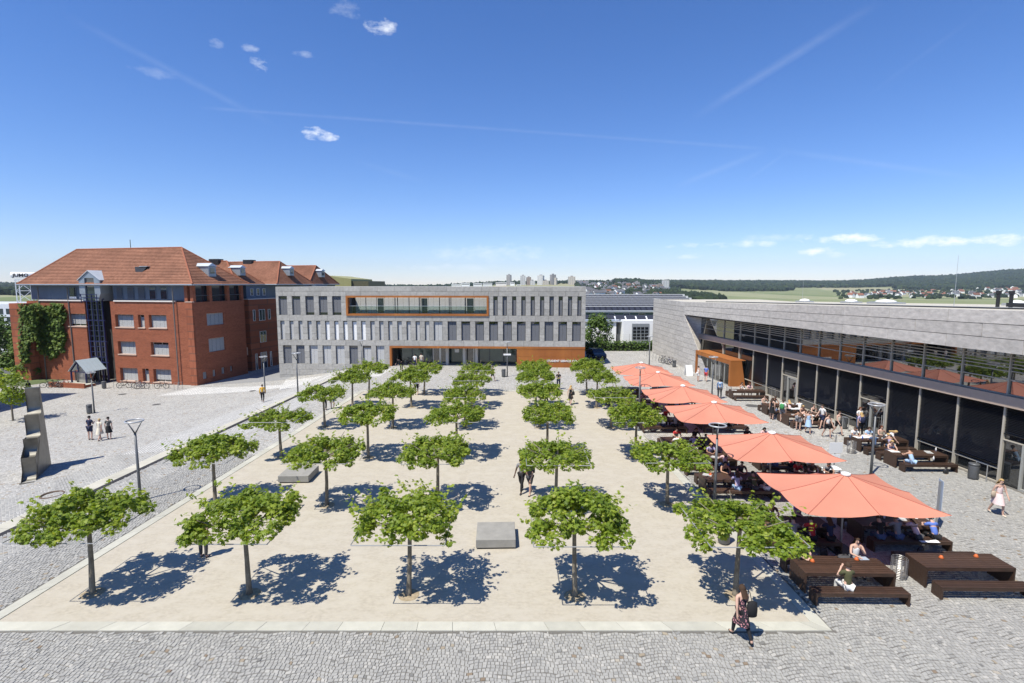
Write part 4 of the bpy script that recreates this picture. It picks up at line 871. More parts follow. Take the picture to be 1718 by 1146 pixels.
# roofs: sheets with tile courses standing proud, one row over the next
def roof_face(parent, e0, e1, r0, r1, rows, name='roof', th=.06):   # eave e0->e1, ridge r0->r1
    e0, e1, r0, r1 = map(Vector, (e0, e1, r0, r1)); m = MB(); nrm = (e1-e0).cross((r0+r1)/2-(e0+e1)/2).normalized()
    if nrm.z < 0: nrm = -nrm
    for k in range(rows):
        s0, s1 = k/rows, (k+1)/rows; a, b = e0.lerp(r0, s0), e1.lerp(r1, s0); c, d = e1.lerp(r1, s1), e0.lerp(r0, s1)
        m.add([a+nrm*th, b+nrm*th, c+nrm*.004, d+nrm*.004], [(0,1,2,3)]); m.add([a, b, b+nrm*th, a+nrm*th], [(0,1,2,3)])
    return m.build(name, M_tile, parent)
def hip_roof(x0, x1, y0, y1, ze, zr, ra, rb_, yr, rows=24):
    ov = .55; E = [(x0-ov,y0-ov,ze),(x1+ov,y0-ov,ze),(x1+ov,y1+ov,ze),(x0-ov,y1+ov,ze)]; A_, B_ = (ra, yr, zr), (rb_, yr, zr)
    roof_face(rb, E[0], E[1], A_, B_, rows); roof_face(rb, E[1], E[2], B_, B_, rows); roof_face(rb, E[2], E[3], B_, A_, 6); roof_face(rb, E[3], E[0], A_, A_, rows)
    m = MB()
    for p, q in ((A_, B_), (B_, E[1]), (B_, E[2]), (A_, E[0])): m.tube([Vector(p)+Vector((0,0,.03)), Vector(q)+Vector((0,0,.05))], .11, 6)
    m.build('ridge_tiles', M('ridge_tile', (.30,.11,.06), .8, .2, 2), rb)
    g = MB(); g.tube([(x0-ov,y0-ov-.07,ze-.06),(x1+ov+.06,y0-ov-.07,ze-.06)], .085, 8).tube([(x1+ov+.07,y0-ov,ze-.06),(x1+ov+.07,y1+ov,ze-.06)], .085, 8); g.build('gutter', M_zinc, rb)
    MB().box(x0-ov+.03,x1+ov-.03,y0-ov+.03,y1+ov-.03,ze-.16,ze-.03).build('eave', M_soffit, rb)
ar, zr1 = RC.hit(129, 419, 4.4); br_, _ = RC.hit(305, 417, 4.4)
hip_roof(-L1, 0, 0, Dp, EZ+.12, zr1, ar, br_, 4.4)
def dormer(x, y, z, s=1.0):                           # small zinc dormer on the right-hand hip, facing right
    m = MB(); m.box(-1.2*s,.9*s,-.65*s,.65*s,-.2*s,1.15*s); o = m.build('dormer', M_zinc, rb); o.location = (x, y, z)
    r = MB(); r.add([(-1.5*s,-.8*s,1.18*s),(1.05*s,-.8*s,1.18*s),(1.05*s,.8*s,1.18*s),(-1.5*s,.8*s,1.18*s),(-1.5*s,0,1.62*s),(.95*s,0,1.62*s)], [(0,1,5,4),(2,3,4,5),(1,2,5),(0,4,3),(0,3,2,1)]); r.build('dormer_roof', M_zinc2, o)
    MB().box(.9*s,.93*s,-.4*s,.4*s,.2*s,.95*s).build('pane', M_glassb, o)
dormer(-1.5, 4.0, 11.6, .95)
# small dark roof window on the front slope
ux, uz = rx(858, 268); fy = 4.4*(uz-EZ)/(zr1-EZ)
d = MB().add([(-.95,-.1,.55),(.95,-.1,.55),(.35,-.55,-.45),(-.35,-.55,-.45),(-.95,.5,.5),(.95,.5,.5)], [(0,1,2,3),(0,3,4),(1,5,2),(0,4,5,1)]).build('roof_window', M_dark, rb); d.location = (RC.hit(*zp(858,268), fy)[0], fy-.15, RC.hit(*zp(858,268), fy)[1])
MB().box(-.2,1.05,-.2,.3,.56,.62).build('flashing', M_zinc2, d)
MB().tube([(RC.hit(*zp(785,130),4.4)[0],4.4,zr1),(RC.hit(*zp(785,130),4.4)[0],4.4,zr1+1.2)], .04, 5).build('antenna', M_dark, rb)
# glazed stair shaft in the slot, its gabled head and the entrance porch
sx0, sx1 = rx(528, 600)[0]+.25, rx(640, 700)[0]-.1; shaft_top = rx(560, 372)[1]
bslab('shaft_glazing', M_glass, sx0+.06, sx1-.06, .10, .16, ZB, shaft_top)
sf = MB(); nlev = 14
for x in (sx0, (sx0*2+sx1)/3, (sx0+2*sx1)/3, sx1): sf.box(x-.06,x+.06,-.12,.02,ZB,shaft_top)
for k in range(nlev+1):
    z = ZB+2.6+(shaft_top-ZB-2.6)*k/nlev; h = .12 if k % 4 == 0 else .05; sf.box(sx0-(.25 if k % 4 == 0 else 0),sx1+(.25 if k % 4 == 0 else 0),-.14,.06,z-h/2,z+h/2)
sf.build('shaft_frame', M_blue, rb)
hx = (sx0+sx1)/2; hw = (sx1-sx0)/2+.45; hz0 = EZ-1.0; hz1 = rx(560, 300)[1]; hp = rx(565, 268)[1]
m = MB(); m.prism([(hx-hw,-.5,hz0),(hx-hw*.72,-.5,hz0-1.0),(hx-hw*.45,-.5,hz0-1.0),(hx-hw*.45,-.5,hz1-.2),(hx+hw*.45,-.5,hz1-.2),(hx+hw*.45,-.5,hz0-1.0),(hx+hw*.72,-.5,hz0-1.0),(hx+hw,-.5,hz0),(hx+hw,-.5,hz1-.5),(hx,-.5,hp),(hx-hw,-.5,hz1-.5)], (0,3.4,0)); m.build('shaft_head', M_zinc, rb)
m = MB()
for s in (-1,1): m.prism([(hx,-.62,hp+.10),(hx+s*(hw+.15),-.62,hz1-.45),(hx+s*(hw+.15),-.62,hz1-.53),(hx,-.62,hp+.02)], (0,3.7,0))
m.build('shaft_roof', M_zinc2, rb); bslab('shaft_window', M_glassb, hx-hw*.43, hx+hw*.43, -.35, -.3, hz0-.95, hz1-.22)
bb = MB()
for z in (hz0-1.0, hz0-.55, hz0-.15): bb.box(hx-hw*.75,hx+hw*.75,-.75,-.68,z-.03,z+.03)
for x in (-.75,-.25,.25,.75): bb.box(hx+hw*x-.03,hx+hw*x+.03,-.751,-.679,hz0-1.2,hz0-.1)
bb.build('shaft_balcony', M_blue, rb)
pxl, pxr = rx(478, 850)[0]+1.9, rx(640, 850)[0]+.0; py0 = -2.6; pe, pp = rx(480, 860)[1]+.25, rx(600, 800)[1]+.15; pm = (pxl+pxr)/2
m = MB()
for x in (pxl+.1, pxr-.1):
    for y in (py0, -.4): m.box(x-.07,x+.07,y-.07,y+.07,ZB,pe)
m.bar((pxl,py0,pe),(pm,py0,pp),.12).bar((pxr,py0,pe),(pm,py0,pp),.12).bar((pxl,py0,pe),(pxr,py0,pe),.1); m.box(pm-.06,pm+.06,py0-.05,py0+.05,pe,pp); m.build('porch_frame', M_blue, rb)
for s, xe in ((-1,pxl-.15),(1,pxr+.15)):
    n = 5
    for k in range(n):
        ya, yb = py0-.2+(2.7)*k/n, py0-.2+2.7*(k+1)/n-.03; MB().prism([(pm,ya,pp+.12),(xe,ya,pe+.02),(xe,ya,pe+.06),(pm,ya,pp+.16)], (0,yb-ya,0)).build('roof_pane', M('porch_glass', (.45,.52,.55), .15, .05, spec=.6), rb)
bslab('porch_glazing', M_glassb, pxl+.2, pxr-.2, py0+.5, py0+.54, ZB+.1, pe-.1); bslab('porch_door', M_alu, pm-.55, pm+.55, py0+.40, py0+.44, ZB+.1, ZB+2.2)
rp = MB(); rp.box(pxl-1.6,pxr+.9,py0-1.3,py0+.3,ZB-.2,ZB+.32); rp.build('ramp', M_brick, rb); bslab('ramp_top', M_kerb, pxl-1.65, pxr+.95, py0-1.1, py0+.25, ZB+.325, ZB+.36); bslab('ramp_wall', M_brick, pxl-1.6, pxr+1.4, py0-1.5, py0-1.32, ZB-.2, ZB+.62)
# wings behind, each with its own hipped roof
wings = [(9.4, 4.6, (349,380.5), 439, 444, 10.6, 26), (15.5, 8.5, (405.7,469.5), 440, 528, 26.2, 30), (26.5, 8.5, (495,530), 446.5, 569, 30.2, 36)]
for k, (y0, dep, (ra, rbx), ry, cpx, wy0, wy1) in enumerate(wings):
    yr = y0+dep/2; xe = RC.hit(cpx, 481, y0+dep+.55)[0]-.55; xr = -.94 if k == 0 else xe; a, zr_ = RC.hit(ra, ry, yr); b, _ = RC.hit(rbx, ry, yr); xl = a-8
    bslab('wall', M_brick, xl, xr, wy0, wy1, ZB-.3, ATZ); bslab('attic_wall', M_attic, xl+.4, xr-.5, wy0+.3, wy1-.1, ATZ+.12, EZ); bslab('cornice', M('white_cornice', (.66,.62,.57)), xl, xr+.06, wy0-.06, wy1+.06, ATZ+.0, ATZ+.11)
    hip_roof(xl, xe, y0, y0+dep, EZ+.12+.004*k, zr_, a-4, b, yr, 20)
    s = .8; t_ = .42; dormer(b+(xe+.5-b)*(1-t_), yr-.4, EZ+(zr_-EZ)*t_+.1, s)
    if k < 2: bslab('chimney', M_dark, a+.6, a+2.2, yr-.5, yr+.5, zr_-.6, zr_+.35)
    if k == 0:
        W2 = Frame(RC.w(xr,0,0), RC.rz+R(90)); q = lambda X, Y_: W2.hit(300+X/4.778, 420+Y_/4.778)
        for (x0, x1, ya, yb) in ((592,614,478,566),(640,692,475,560),(712,734,472,552),(648,702,650,732),(612,634,830,958),(655,710,820,940),(730,748,812,925)):
            va, z1 = q(x0, ya); vb, z0 = q(x1, yb); z0, z1 = min(z0,z1), max(z0,z1)
            window(rb, xr+.03, max(.35, round((vb-va)*20)/20), z0, z1, (va+vb)/2, None, mid=vb-va > .8, fm=M_white, axis=R(90), gm=M_glassb)
        for (va, vb) in ((11.6,12.3),(12.9,13.6),(14.2,14.9)): window(rb, xr-.46, .6, ATZ+.5, EZ-.5, (va+vb)/2, None, fm=M_white, axis=R(90), gm=M_glassb)
# recessed link with the side door between the wings
bslab('wall', M_brick, -6, -2.2, Dp+.01, 10.59, ZB-.3, ATZ); bslab('roof', M_zinc, -6, -2.0, Dp+.6, 10.0, ATZ+.01, ATZ+.1)
dd = ob('side_door', MB().box(-.03,.03,-.55,.55,0,2.3).mesh('side_door', M('pale_door', (.42,.38,.30), .5, .1)), rb); dd.location = (-2.16, 9.6, ZB+.05); MB().box(.0,.9,-.75,.75,2.5,3.6).build('door_hood', M_sill, dd); MB().box(.05,.08,.3,.36,.9,1.1).build('handle', M_dark, dd)
window(rb, -2.15, .8, 2.6, 4.0, 9.6, None, fm=M_white, axis=R(90), gm=M_glassb, mid=True)
# ---- leaf masses
LEAF = [(0,(.030,.062,.010)),(.35,(.060,.115,.016)),(.7,(.105,.165,.022)),(1,(.16,.21,.035))]
M_leaf = tone_mat('plane_leaf', [(0,(.10,.165,.014)),(.4,(.205,.295,.028)),(.75,(.32,.395,.045)),(1,(.42,.45,.08))], rough=.5, var=.08, scale=9, spec=.45, trans=.5)
M_leafd = tone_mat('dark_leaf', LEAF, rough=.6, var=.15, scale=6, spec=.3, trans=.22)
M_bark = M('bark', (.16,.135,.10), .9, .3, 9, .4, 40, tint=(.25,.22,.165)); M_barkd = M('dark_bark', (.07,.055,.04), .9, .3, 5)
LOBE = [(0,-.50),(.16,-.36),(.45,-.22),(.22,-.02),(.50,.22),(.20,.22),(0,.55),(-.20,.22),(-.50,.22),(-.22,-.02),(-.45,-.22),(-.16,-.36)]
OVAL = [(0,-.5),(.26,-.1),(.2,.25),(0,.5),(-.2,.25),(-.26,-.1)]
def leaf_cloud(name, pos, nrm, size, tone, mat, shape=LOBE, spin=None, cup=.12):
    n = len(pos); sh = np.array(shape); k = len(sh); nrm = nrm/np.linalg.norm(nrm, axis=1, keepdims=True)
    ref = np.where(np.abs(nrm[:,2:3]) > .9, np.array([[1.,0,0]]), np.array([[0,0,1.]])); a = np.cross(nrm, ref); a /= np.linalg.norm(a, axis=1, keepdims=True); b = np.cross(nrm, a)
    th = rng.uniform(0, 2*np.pi, n) if spin is None else spin; c, s = np.cos(th)[:,None], np.sin(th)[:,None]; a, b = a*c+b*s, b*c-a*s
    P = np.concatenate([sh, [[0,0]]]); r = np.linalg.norm(P, axis=1)
    v = pos[:,None]+size[:,None,None]*(P[None,:,0:1]*a[:,None]+P[None,:,1:2]*b[:,None]-(cup*r**2*2)[None,:,None]*nrm[:,None])
    f = np.array([[i,(i+1)%k,k] for i in range(k)]); F = (f[None]+np.arange(n)[:,None,None]*(k+1)).reshape(-1,3)
    return np_mesh(name, v.reshape(-1,3), F, mat, np.repeat(tone, k))
def leaves_in_box(n, cx, cy, cz, sx, sy, sz):
    return rng.uniform(-1,1,(n,3))*np.array([sx,sy,sz])+np.array([cx,cy,cz])
def round_crown(name, n, rad, c, size, mat, shape=OVAL, flat=.9, clumps=26):
    cc = rng.normal(0,1,(clumps,3)); cc /= np.linalg.norm(cc,axis=1,keepdims=True); cc *= rng.uniform(.35,.88,(clumps,1)); cr = rng.uniform(.26,.42,clumps)
    i = rng.integers(0,clumps,n); d = rng.normal(0,1,(n,3)); d /= np.linalg.norm(d,axis=1,keepdims=True); p = cc[i]+d*cr[i,None]*rng.uniform(.6,1,(n,1))**.5
    nr = d+np.array([0,0,.7])+rng.normal(0,.35,(n,3)); t = np.clip(rng.normal(.45,.16,n)+(rng.random(clumps)[i]-.5)*.3,0,1)
    return leaf_cloud(name, p*rad*np.array([1,1,flat])+np.array(c), nr, rng.uniform(.7,1.2,n)*size, t, mat, shape)
def tree(label, x, y, z, h, rad, n=1500, leaf=.4, trunk=.14, name='tree', cat='tree', group=None, mat=None, flat=.95, bark=None):
    t = thing(name, label, cat, (x,y,z), random.uniform(0,6), group); zc = h-rad*flat
    m = MB(); m.tube([(0,0,-.1),(.04,.02,zc*.5),(0,.05,zc)], [trunk,trunk*.8,trunk*.6], 8)
    for k in range(6): a = k*1.05; m.tube([(0,.03,zc*.75),(math.cos(a)*rad*.35,math.sin(a)*rad*.35,zc+.1*rad),(math.cos(a)*rad*.7,math.sin(a)*rad*.7,zc+rad*.35)], [trunk*.5,trunk*.3,trunk*.1], 5)
    m.build('trunk', bark or M_bark, t); ob('crown', round_crown('crown', n, rad, (0,0,zc), leaf, mat or M_leafd, flat=flat), t, stuff=True); return t
# climbing plant on the brick front
def ivy():
    n = 3600; X = []; 
    while len(X) < n:
        x = random.uniform(130, 403); y = random.uniform(462, 830)
        top = 470+12*math.sin(x*.05)+8*math.sin(x*.13); bot = (818 if x < 190 else 690 if x < 232 else 770+28*math.sin(x*.045)+14*math.sin(x*.15)); right = 396+9*math.sin(y*.05)
        if x > 190 and x < 232: bot = 690
        if y < top or y > bot or x > right or random.random() < .02: continue
        proud = 1.2 if x < 222 else random.uniform(.06,1.2) if x < 242 else .06; u, z = RC.hit(*zp(x, y), -proud); X.append((u, -proud-abs(random.gauss(.18,.16)), z))
    p = np.array(X); nr = np.stack([rng.normal(-.2,.5,n), np.full(n,-1.), rng.normal(.7,.5,n)],1); lo = p.mean(0)
    o = ob('ivy', leaf_cloud('ivy', p-lo, nr, rng.uniform(.28,.52,n), np.clip(rng.normal(.66,.18,n),0,1), M_leafd, LOBE)); w = RC.w(*lo); o.location = w; o.rotation_euler = (0,0,RC.rz); o['kind'] = 'stuff'
    tag(o, 'climbing ivy covering the upper end of the brick front', 'ivy')
ivy()

# ================================================================== beyond the square
# white hall with the sectional door, solar roof behind it
hp_ = G(1040, 577.5, -.3); hall = thing('white_hall', 'low white hall with a grey sectional door behind the hedge', 'building', (0, 88.5, -.3), 0)
HF = Frame((0, 88.5, 0), 0); hx0, hx1 = HF.hit(986,560)[0], HF.hit(1110,560)[0]; hm, _ = HF.hit(1046,560); hz = HF.hit(1046,541)[1]+.3
def hslab(name, mat, *a): return slab(name, mat, hall, *a)
hslab('wall', M('bright_render', (.80,.81,.82), .7, .03, .5), hm, hx1+6, 0, 12, -1, hz+.35); hslab('wall', M('bright_render', (.8,.8,.8)), hx0-7, hm-.9, 1.8, 12, -1, hz-.05); hslab('roof', M_zinc2, hx0-7, hm-.02, 1.5, 12, hz-.04, hz+.14)
gx0, gx1 = HF.hit(1060,560)[0], HF.hit(1089,560)[0]; gz0, gz1 = HF.hit(1075,570)[1]+.3, HF.hit(1075,543)[1]+.3
gd = ob('sectional_door', MB().box(gx0,gx1,-.06,-.01,-.2,gz1).mesh('sectional_door', M('door_grey', (.24,.26,.28), .5, .05)), hall)
wz = HF.hit(1075,548)[1]+.3; rows_ = 4; 
for j in range(rows_):
    for i in range(4):
        a = gx0+.12+(gx1-gx0-.24)*i/4+.06; b = gx0+.12+(gx1-gx0-.24)*(i+1)/4-.06; c = gz0+(wz-gz0)*j/rows_+.06; d_ = gz0+(wz-gz0)*(j+1)/rows_-.08; MB().box(a,b,-.085,-.062,c,d_).build('pane', M_glass, gd)
sol = thing('solar_hall', 'long dark green hall whose roof carries rows of solar panels', 'building', (0, 118, -1), 0); SF = Frame((0,118,0),0); s0, s1 = SF.hit(960,520)[0], SF.hit(1190,520)[0]
slab('wall', M('dark_green_glass', (.06,.10,.09), .4, .15, .3), sol, s0, s1, 0, 20, -3, SF.hit(1040,522.5)[1]+1)
slab('eave', M_alu, sol, s0, s1, -.5, 0, SF.hit(1040,524)[1]+1, SF.hit(1040,521.8)[1]+1)
for k in range(9): x = s0+2+(s1-s0)*k/9; window(sol, x, 1.5, SF.hit(1040,531)[1]+1.2, SF.hit(1040,525)[1]+.9, -.04, None, fm=M_alu)
M_pv = M('solar_panel', (.035,.036,.045), .25, .1, .5, spec=.6); pvm = MB().prism([(-.85,0,0),(-.85,1.25,.75),(-.85,1.25,.82),(-.85,0,.07)], (1.7,0,0)).mesh('solar_panel', [M_pv])
pvr = slab('roof', M_zinc2, sol, s0, s1, -.3, 20, SF.hit(1040,522)[1]+1, SF.hit(1040,521.5)[1]+1.06); rt = SF.hit(1040,521.5)[1]+1.06
m = MB()
for r_ in range(7):
    y = .3+r_*2.6; z = rt+r_*.40
    for i in range(22):
        x = s0+1+i*(s1-s0-2)/22; o = ob('solar_panel', pvm, sol); o.location = (x+.85, y, z)
    m.box(s0,s1,y+1.3,y+1.45,z-.4,z+.98)
m.build('panel_rail', M('panel_back', (.62,.62,.60), .6, .05), sol)
pvw = MB().prism([(-.8,0,0),(-.8,1.1,.65),(-.8,1.1,.72),(-.8,0,.07)], (1.6,0,0)).mesh('solar_panel', [M_pv])
for i in range(16): o = ob('solar_panel', pvw, hall); o.location = (hx0-5+i*1.85, 2.4, hz+.36)

# hedge, roadside tree and parked car
hb0, hb1 = G(985,590), G(1096,590); n = 2600; p = leaves_in_box(n, (hb0.x+hb1.x)/2+.5, 81.3, .75, (hb1.x-hb0.x)/2+1.5, .75, .75); 
pos = p-np.array([p[:,0].mean(), 81.3, 0]); nr = rng.normal(0,.6,(n,3))+np.array([0,-.5,.8]); hd = ob('hedge', leaf_cloud('hedge', pos, nr, rng.uniform(.22,.4,n), np.clip(rng.normal(.35,.2,n),0,1), M_leafd, OVAL)); hd.location = (p[:,0].mean(), 81.3, 0); hd['kind'] = 'stuff'; tag(hd, 'clipped green hedge in front of the white hall', 'hedge')
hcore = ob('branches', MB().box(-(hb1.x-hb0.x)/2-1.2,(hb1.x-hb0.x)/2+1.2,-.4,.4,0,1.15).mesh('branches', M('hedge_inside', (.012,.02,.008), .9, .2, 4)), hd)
tp = G(1003, 585); tree('bushy roadside tree between the stone building and the white hall', tp.x, 83.5, -.2, 6.2, 2.9, 2600, .42, name='roadside_tree', flat=1.05)
fe = thing('mesh_fence', 'thin wire mesh fence standing behind the clipped hedge', 'fence', (0, 84.6, -.3)); m = MB()
for k in range(9): x = hb0.x+k*1.9; MB().tube([(x,0,0),(x,0,2.6)], .03, 5).build('post', M_alu, fe)
for z in np.linspace(.4, 2.5, 9): m.bar((hb0.x,0,z),(hb0.x+15.2,0,z),.018)
m.build('wire_mesh', M_alu, fe, stuff=True)
def car_mesh():
    prof = [(-2.1,.35),(-2.15,.75),(-2.0,.95),(-1.55,1.02),(-.95,1.42),(.75,1.46),(1.5,1.02),(2.1,.86),(2.2,.6),(2.15,.35)]
    m = MB(); st = [(-.86,.0),(-.80,.05),(0,.09),(.80,.05),(.86,.0)]; n = len(prof); vs = []; fs = []
    for y, d in st:
        for x, z in prof: vs.append((x, y*(1-.14*max(0,(z-.95))/.5), z+(d*.4 if z > 1.3 else 0)))
    for i in range(len(st)-1):
        for k in range(n): fs.append((i*n+k, i*n+(k+1)%n, (i+1)*n+(k+1)%n, (i+1)*n+k))
    fs += [tuple(range(n))[::-1], tuple(range((len(st)-1)*n, len(st)*n))]; return m.add(vs, fs)
cp = G(988.5, 606); car = thing('parked_car', 'dark blue car parked beside the stone building\'s corner', 'car', (cp.x+1.3, 72.5, 0), R(-82))
car_mesh().build('body', M('car_paint', (.012,.014,.028), .2, 0, spec=.6), car, smooth=False); 
MB().add([(-1.60,-.70,1.03),(-1.60,.70,1.03),(-1.02,.62,1.40),(-1.02,-.62,1.40)], [(0,1,2,3)]).build('rear_window', M_glass, car).location = (-.03,0,.02)
for s in (-1,1):
    MB().add([(-1.3,s*.86,1.05),(1.2,s*.86,1.05),(.7,s*.79,1.38),(-.85,s*.79,1.38)], [(0,1,2,3)]).build('side_window', M_glass, car); MB().box(-2.19,-2.13,s*.62-.13,s*.62+.13,.72,.92).build('tail_light', M('tail_red', (.30,.01,.01), .3, 0), car)
    for x in (-1.35, 1.35):
        w = MB(); w.ring((0,0,0), .26, .09, 18, 6, Matrix.Rotation(R(90),3,'X')); wo = w.build('wheel', M('rubber', (.02,.02,.02), .8, 0), car); wo.location = (x, s*.80, .35); MB().lathe((0,0,-.06), [(.2,0),(.2,.12)], 14).build('rim', M_alu, wo).rotation_euler = (R(90),0,0)
MB().box(-2.2,-2.16,-.27,.27,.58,.70).build('number_plate', M_white, car)
# left background: office blocks, trees, sign tower, verge
ob_ = thing('office_block', 'pale grey office block seen past the left end of the brick building', 'building', (-98, 104, -3), R(-6))
slab('wall', M('office_wall', (.50,.52,.55), .7, .06), ob_, -22, 18, 0, 14, 0, 9.4); slab('wall', M('office_wall', (.5,.52,.55)), ob_, -24, 20, -6, -.02, 0, 5.2)
for j, (z, y) in enumerate(((7.4,-.03),(5.75,-.03),(3.4,-6.05),(1.4,-6.05))):
    for k in range(16): slab('window', M_glassb, ob_, -21+k*2.45, -19.2+k*2.45, y, y+.1, z, z+1.1)
slab('roof', M_zinc2, ob_, -24.1, 20.1, -6.1, -.5, 5.22, 5.4)
for i, (px, d, h, r_, lab) in enumerate([(4,84,8.5,3.6,'tall dark tree at the frame edge, before the grey offices'),(34,80,6.8,2.8,'rounded dark tree touching the ivy end of the brick building'),(14,72,5.0,2.4,'low bushy tree behind the young square tree'),(-30,80,8,3.5,'broad dark tree outermost beside the grey offices'),(40,69,3.2,1.6,'small shrubby tree at the foot of the ivy')]):
    tree(lab, (px-IMG_W/2)/FPX*d*.994, d, -2.6, h, r_, 1900, .45, .2, 'background_tree', 'tree', None, None, .95, M_barkd)
yp = GT(22, 706); tree('young round tree on the lower square left of the steel sculpture', yp.x, yp.y, yp.z, 4.9, 1.75, 1500, .27, .085, 'young_tree', mat=M_leaf, flat=1.05)
st = thing('sign_tower', 'steel sign tower with a white lettered drum behind the brick roof', 'sign', (-104.6, 112, -3), R(30)); m = MB()
for x in (-1.2,1.2):
    for y in (-1.2,1.2): m.bar((x,y,0),(x,y,14.4),.14)
for z in np.arange(0, 14.3, 2.4):
    m.bar((-1.2,-1.2,z),(1.2,-1.2,z+2.4),.08).bar((1.2,-1.2,z),(-1.2,-1.2,z+2.4),.08).bar((-1.2,-1.2,z+2.4),(1.2,-1.2,z+2.4),.1)
m.build('mast', M_white, st); dr = ob('drum', MB().lathe((0,0,0), [(.55,-2.0),(.65,-1.9),(.65,1.9),(.55,2.0)], 24).mesh('drum', M_white, True), st); dr.location = (0,-.2,15.3); dr.rotation_euler = (0,R(90),0)
lettering('JUMO', 1.0, M_dark, st, (-1.6,-.88,14.95), (R(90),0,0), .02, bold=.03)
hb = thing('green_metal_hall', 'olive green metal-clad hall rising behind the stone building', 'building', (0, 0, -3), 0); HB = Frame((0,118,0),0); m = MB()
ua, za = HB.hit(546,462); ub, zb_ = HB.hit(589,478); uc, zc2 = HB.hit(617,471.5); ud, zd = HB.hit(590,467)
m.prism([(ua-6,118,0),(ub,118,0),(ub,118,HB.hit(590,468)[1]+3),(ua,118,za+3),(ua-6,118,za+3)], (0,18,0)); m.build('wall', M('olive_cladding', (.30,.29,.13), .6, .08, .4, stretch=(8,1,1)), hb)
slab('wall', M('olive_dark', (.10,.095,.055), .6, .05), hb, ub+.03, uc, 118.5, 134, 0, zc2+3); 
nb = thing('neighbour_building', 'tall brick building by the square, outside the left of the view', 'building', (-63, 46, -2.3), 0); slab('wall', M_brick, nb, -9, 7.5, -9, 8.5, -.5, 11.6); slab('roof', M_zinc, nb, -9.3, 7.8, -9.3, 8.8, 11.62, 11.9)
for k in range(5): slab('window', M_glass, nb, 7.49, 7.56, -7+k*3, -5.6+k*3, 4, 5.8)
verge = structure(ob('verge', drape('verge', [(-92,66),(-61,63.5),(-58,70),(-92,74)], M('verge_grass', (.1,.13,.05)), .012)))
structure(ob('side_road', drape('side_road', [(-92,74),(-58,70),(-56,80),(-92,83)], M('asphalt', (.10,.10,.105), .85, .15, 2), .012)))

# ================================================================== the court's plane trees, trained flat on square frames
M_pipe = M('grey_pipe', (.34,.34,.33), .5, .1, 6, metal=.3); M_pit = M('planting_pit', (.31,.25,.165), .95, .35, 7, .4, 40)
def plane_crown(seed, n, hw=1.85, hh=1.2, dens=1.0, shoots=26):
    global rng
    r0 = np.random.default_rng(seed); cl = 80
    cx = r0.uniform(-1,1,(cl,2))*hw*.93; rr = np.maximum(np.abs(cx[:,0]),np.abs(cx[:,1]))/hw; cz = 2.50+hh*(1-rr**2.2)*r0.uniform(.10,.9,cl); cr = r0.uniform(.22,.38,cl)
    i = r0.integers(0,cl,n); d = r0.normal(0,1,(n,3)); d /= np.linalg.norm(d,axis=1,keepdims=True)
    p = np.concatenate([cx[i],cz[i,None]],1)+d*cr[i,None]*(r0.uniform(.25,1,(n,1))**.45)*np.array([1,1,.7])
    tn = .42+(r0.random(cl)[i]-.5)*.22
    ns = shoots; k = 9; a = r0.uniform(0,2*np.pi,ns); rad = r0.uniform(.5,1.0,ns)*hw; sx, sy = np.cos(a)*rad, np.sin(a)*rad; L = r0.uniform(.35,.8,ns)
    t = np.linspace(.15,1,k)[None,:]; q = np.stack([sx[:,None]+np.cos(a)[:,None]*t*L[:,None]*.8, sy[:,None]+np.sin(a)[:,None]*t*L[:,None]*.8, 2.7+hh*.5*(1-(rad/hw)[:,None]**2)+t*L[:,None]*.75],2).reshape(-1,3)+r0.normal(0,.06,(ns*k,3))
    p = np.concatenate([p,q]); nr = np.concatenate([d,r0.normal(0,.5,(ns*k,3))])*.55+np.array([0,0,.95])+r0.normal(0,.42,(len(p),3)); tn = np.concatenate([tn, np.full(ns*k,.6)])
    sv = rng; rng = r0; me = leaf_cloud('crown', p, nr, r0.uniform(.105,.185,len(p)), np.clip(tn+r0.normal(0,.2,len(p)),0,1), M_leaf, LOBE, cup=.16); rng = sv
    return me
CROWNS = [plane_crown(s, n, hw, hh, 1, sh) for s, n, hw, hh, sh in ((1,4800,1.74,.86,18),(2,4300,1.66,1.0,20),(3,3700,1.70,1.42,42),(4,5300,1.64,1.38,22),(5,5000,1.72,.92,18),(6,4900,1.74,.95,14),(7,4800,1.76,.90,12),(8,4900,1.72,1.0,16))]
def plane_trunk(seed):
    r_ = random.Random(seed); m = MB(); bx, by = r_.uniform(-.08,.08), r_.uniform(-.06,.06); m.tube([(0,0,-.05),(.0,0,.12),(bx*.6,by,1.2),(bx,by,2.35),(bx,by,2.75)], [.13,.095,.075,.065,.06], 9)
    for k in range(9):
        a = k*.7+r_.uniform(-.2,.2); R1 = r_.uniform(1.1,1.7); m.tube([(bx,by,2.3+.05*k%.3),(math.cos(a)*R1*.5,math.sin(a)*R1*.5,2.62),(math.cos(a)*R1,math.sin(a)*R1,2.75+r_.uniform(0,.4))], [.042,.028,.012], 5)
    return m.mesh('trunk', M_bark, True)
TRUNKS = [plane_trunk(s) for s in range(4)]
fm = MB(); fw = 1.52
for s in (-1,1): fm.tube([(-fw,s*fw,2.52),(fw,s*fw,2.52)], .018, 6).tube([(s*fw,-fw,2.54),(s*fw,fw,2.54)], .018, 6).tube([(-fw,s*.10,2.50),(fw,s*.10,2.50)], .014, 6)
FRAME = fm.mesh('training_frame', M_pipe)
pm_ = MB(); pm_.lathe((0,0,0), [(.36,0),(.34,.012),(.2,.03),(.02,.035)], 14); PIT = pm_.mesh('planting_pit', M_pit)
ROWY = [16.55, 23.65, 30.5, 37.2, 43.4, 48.7]; COLX = [-14.3, -8.93, -3.5, 2.12, 7.55]
order = {(0,0):0,(0,1):1,(0,2):2,(0,3):3,(0,4):4}
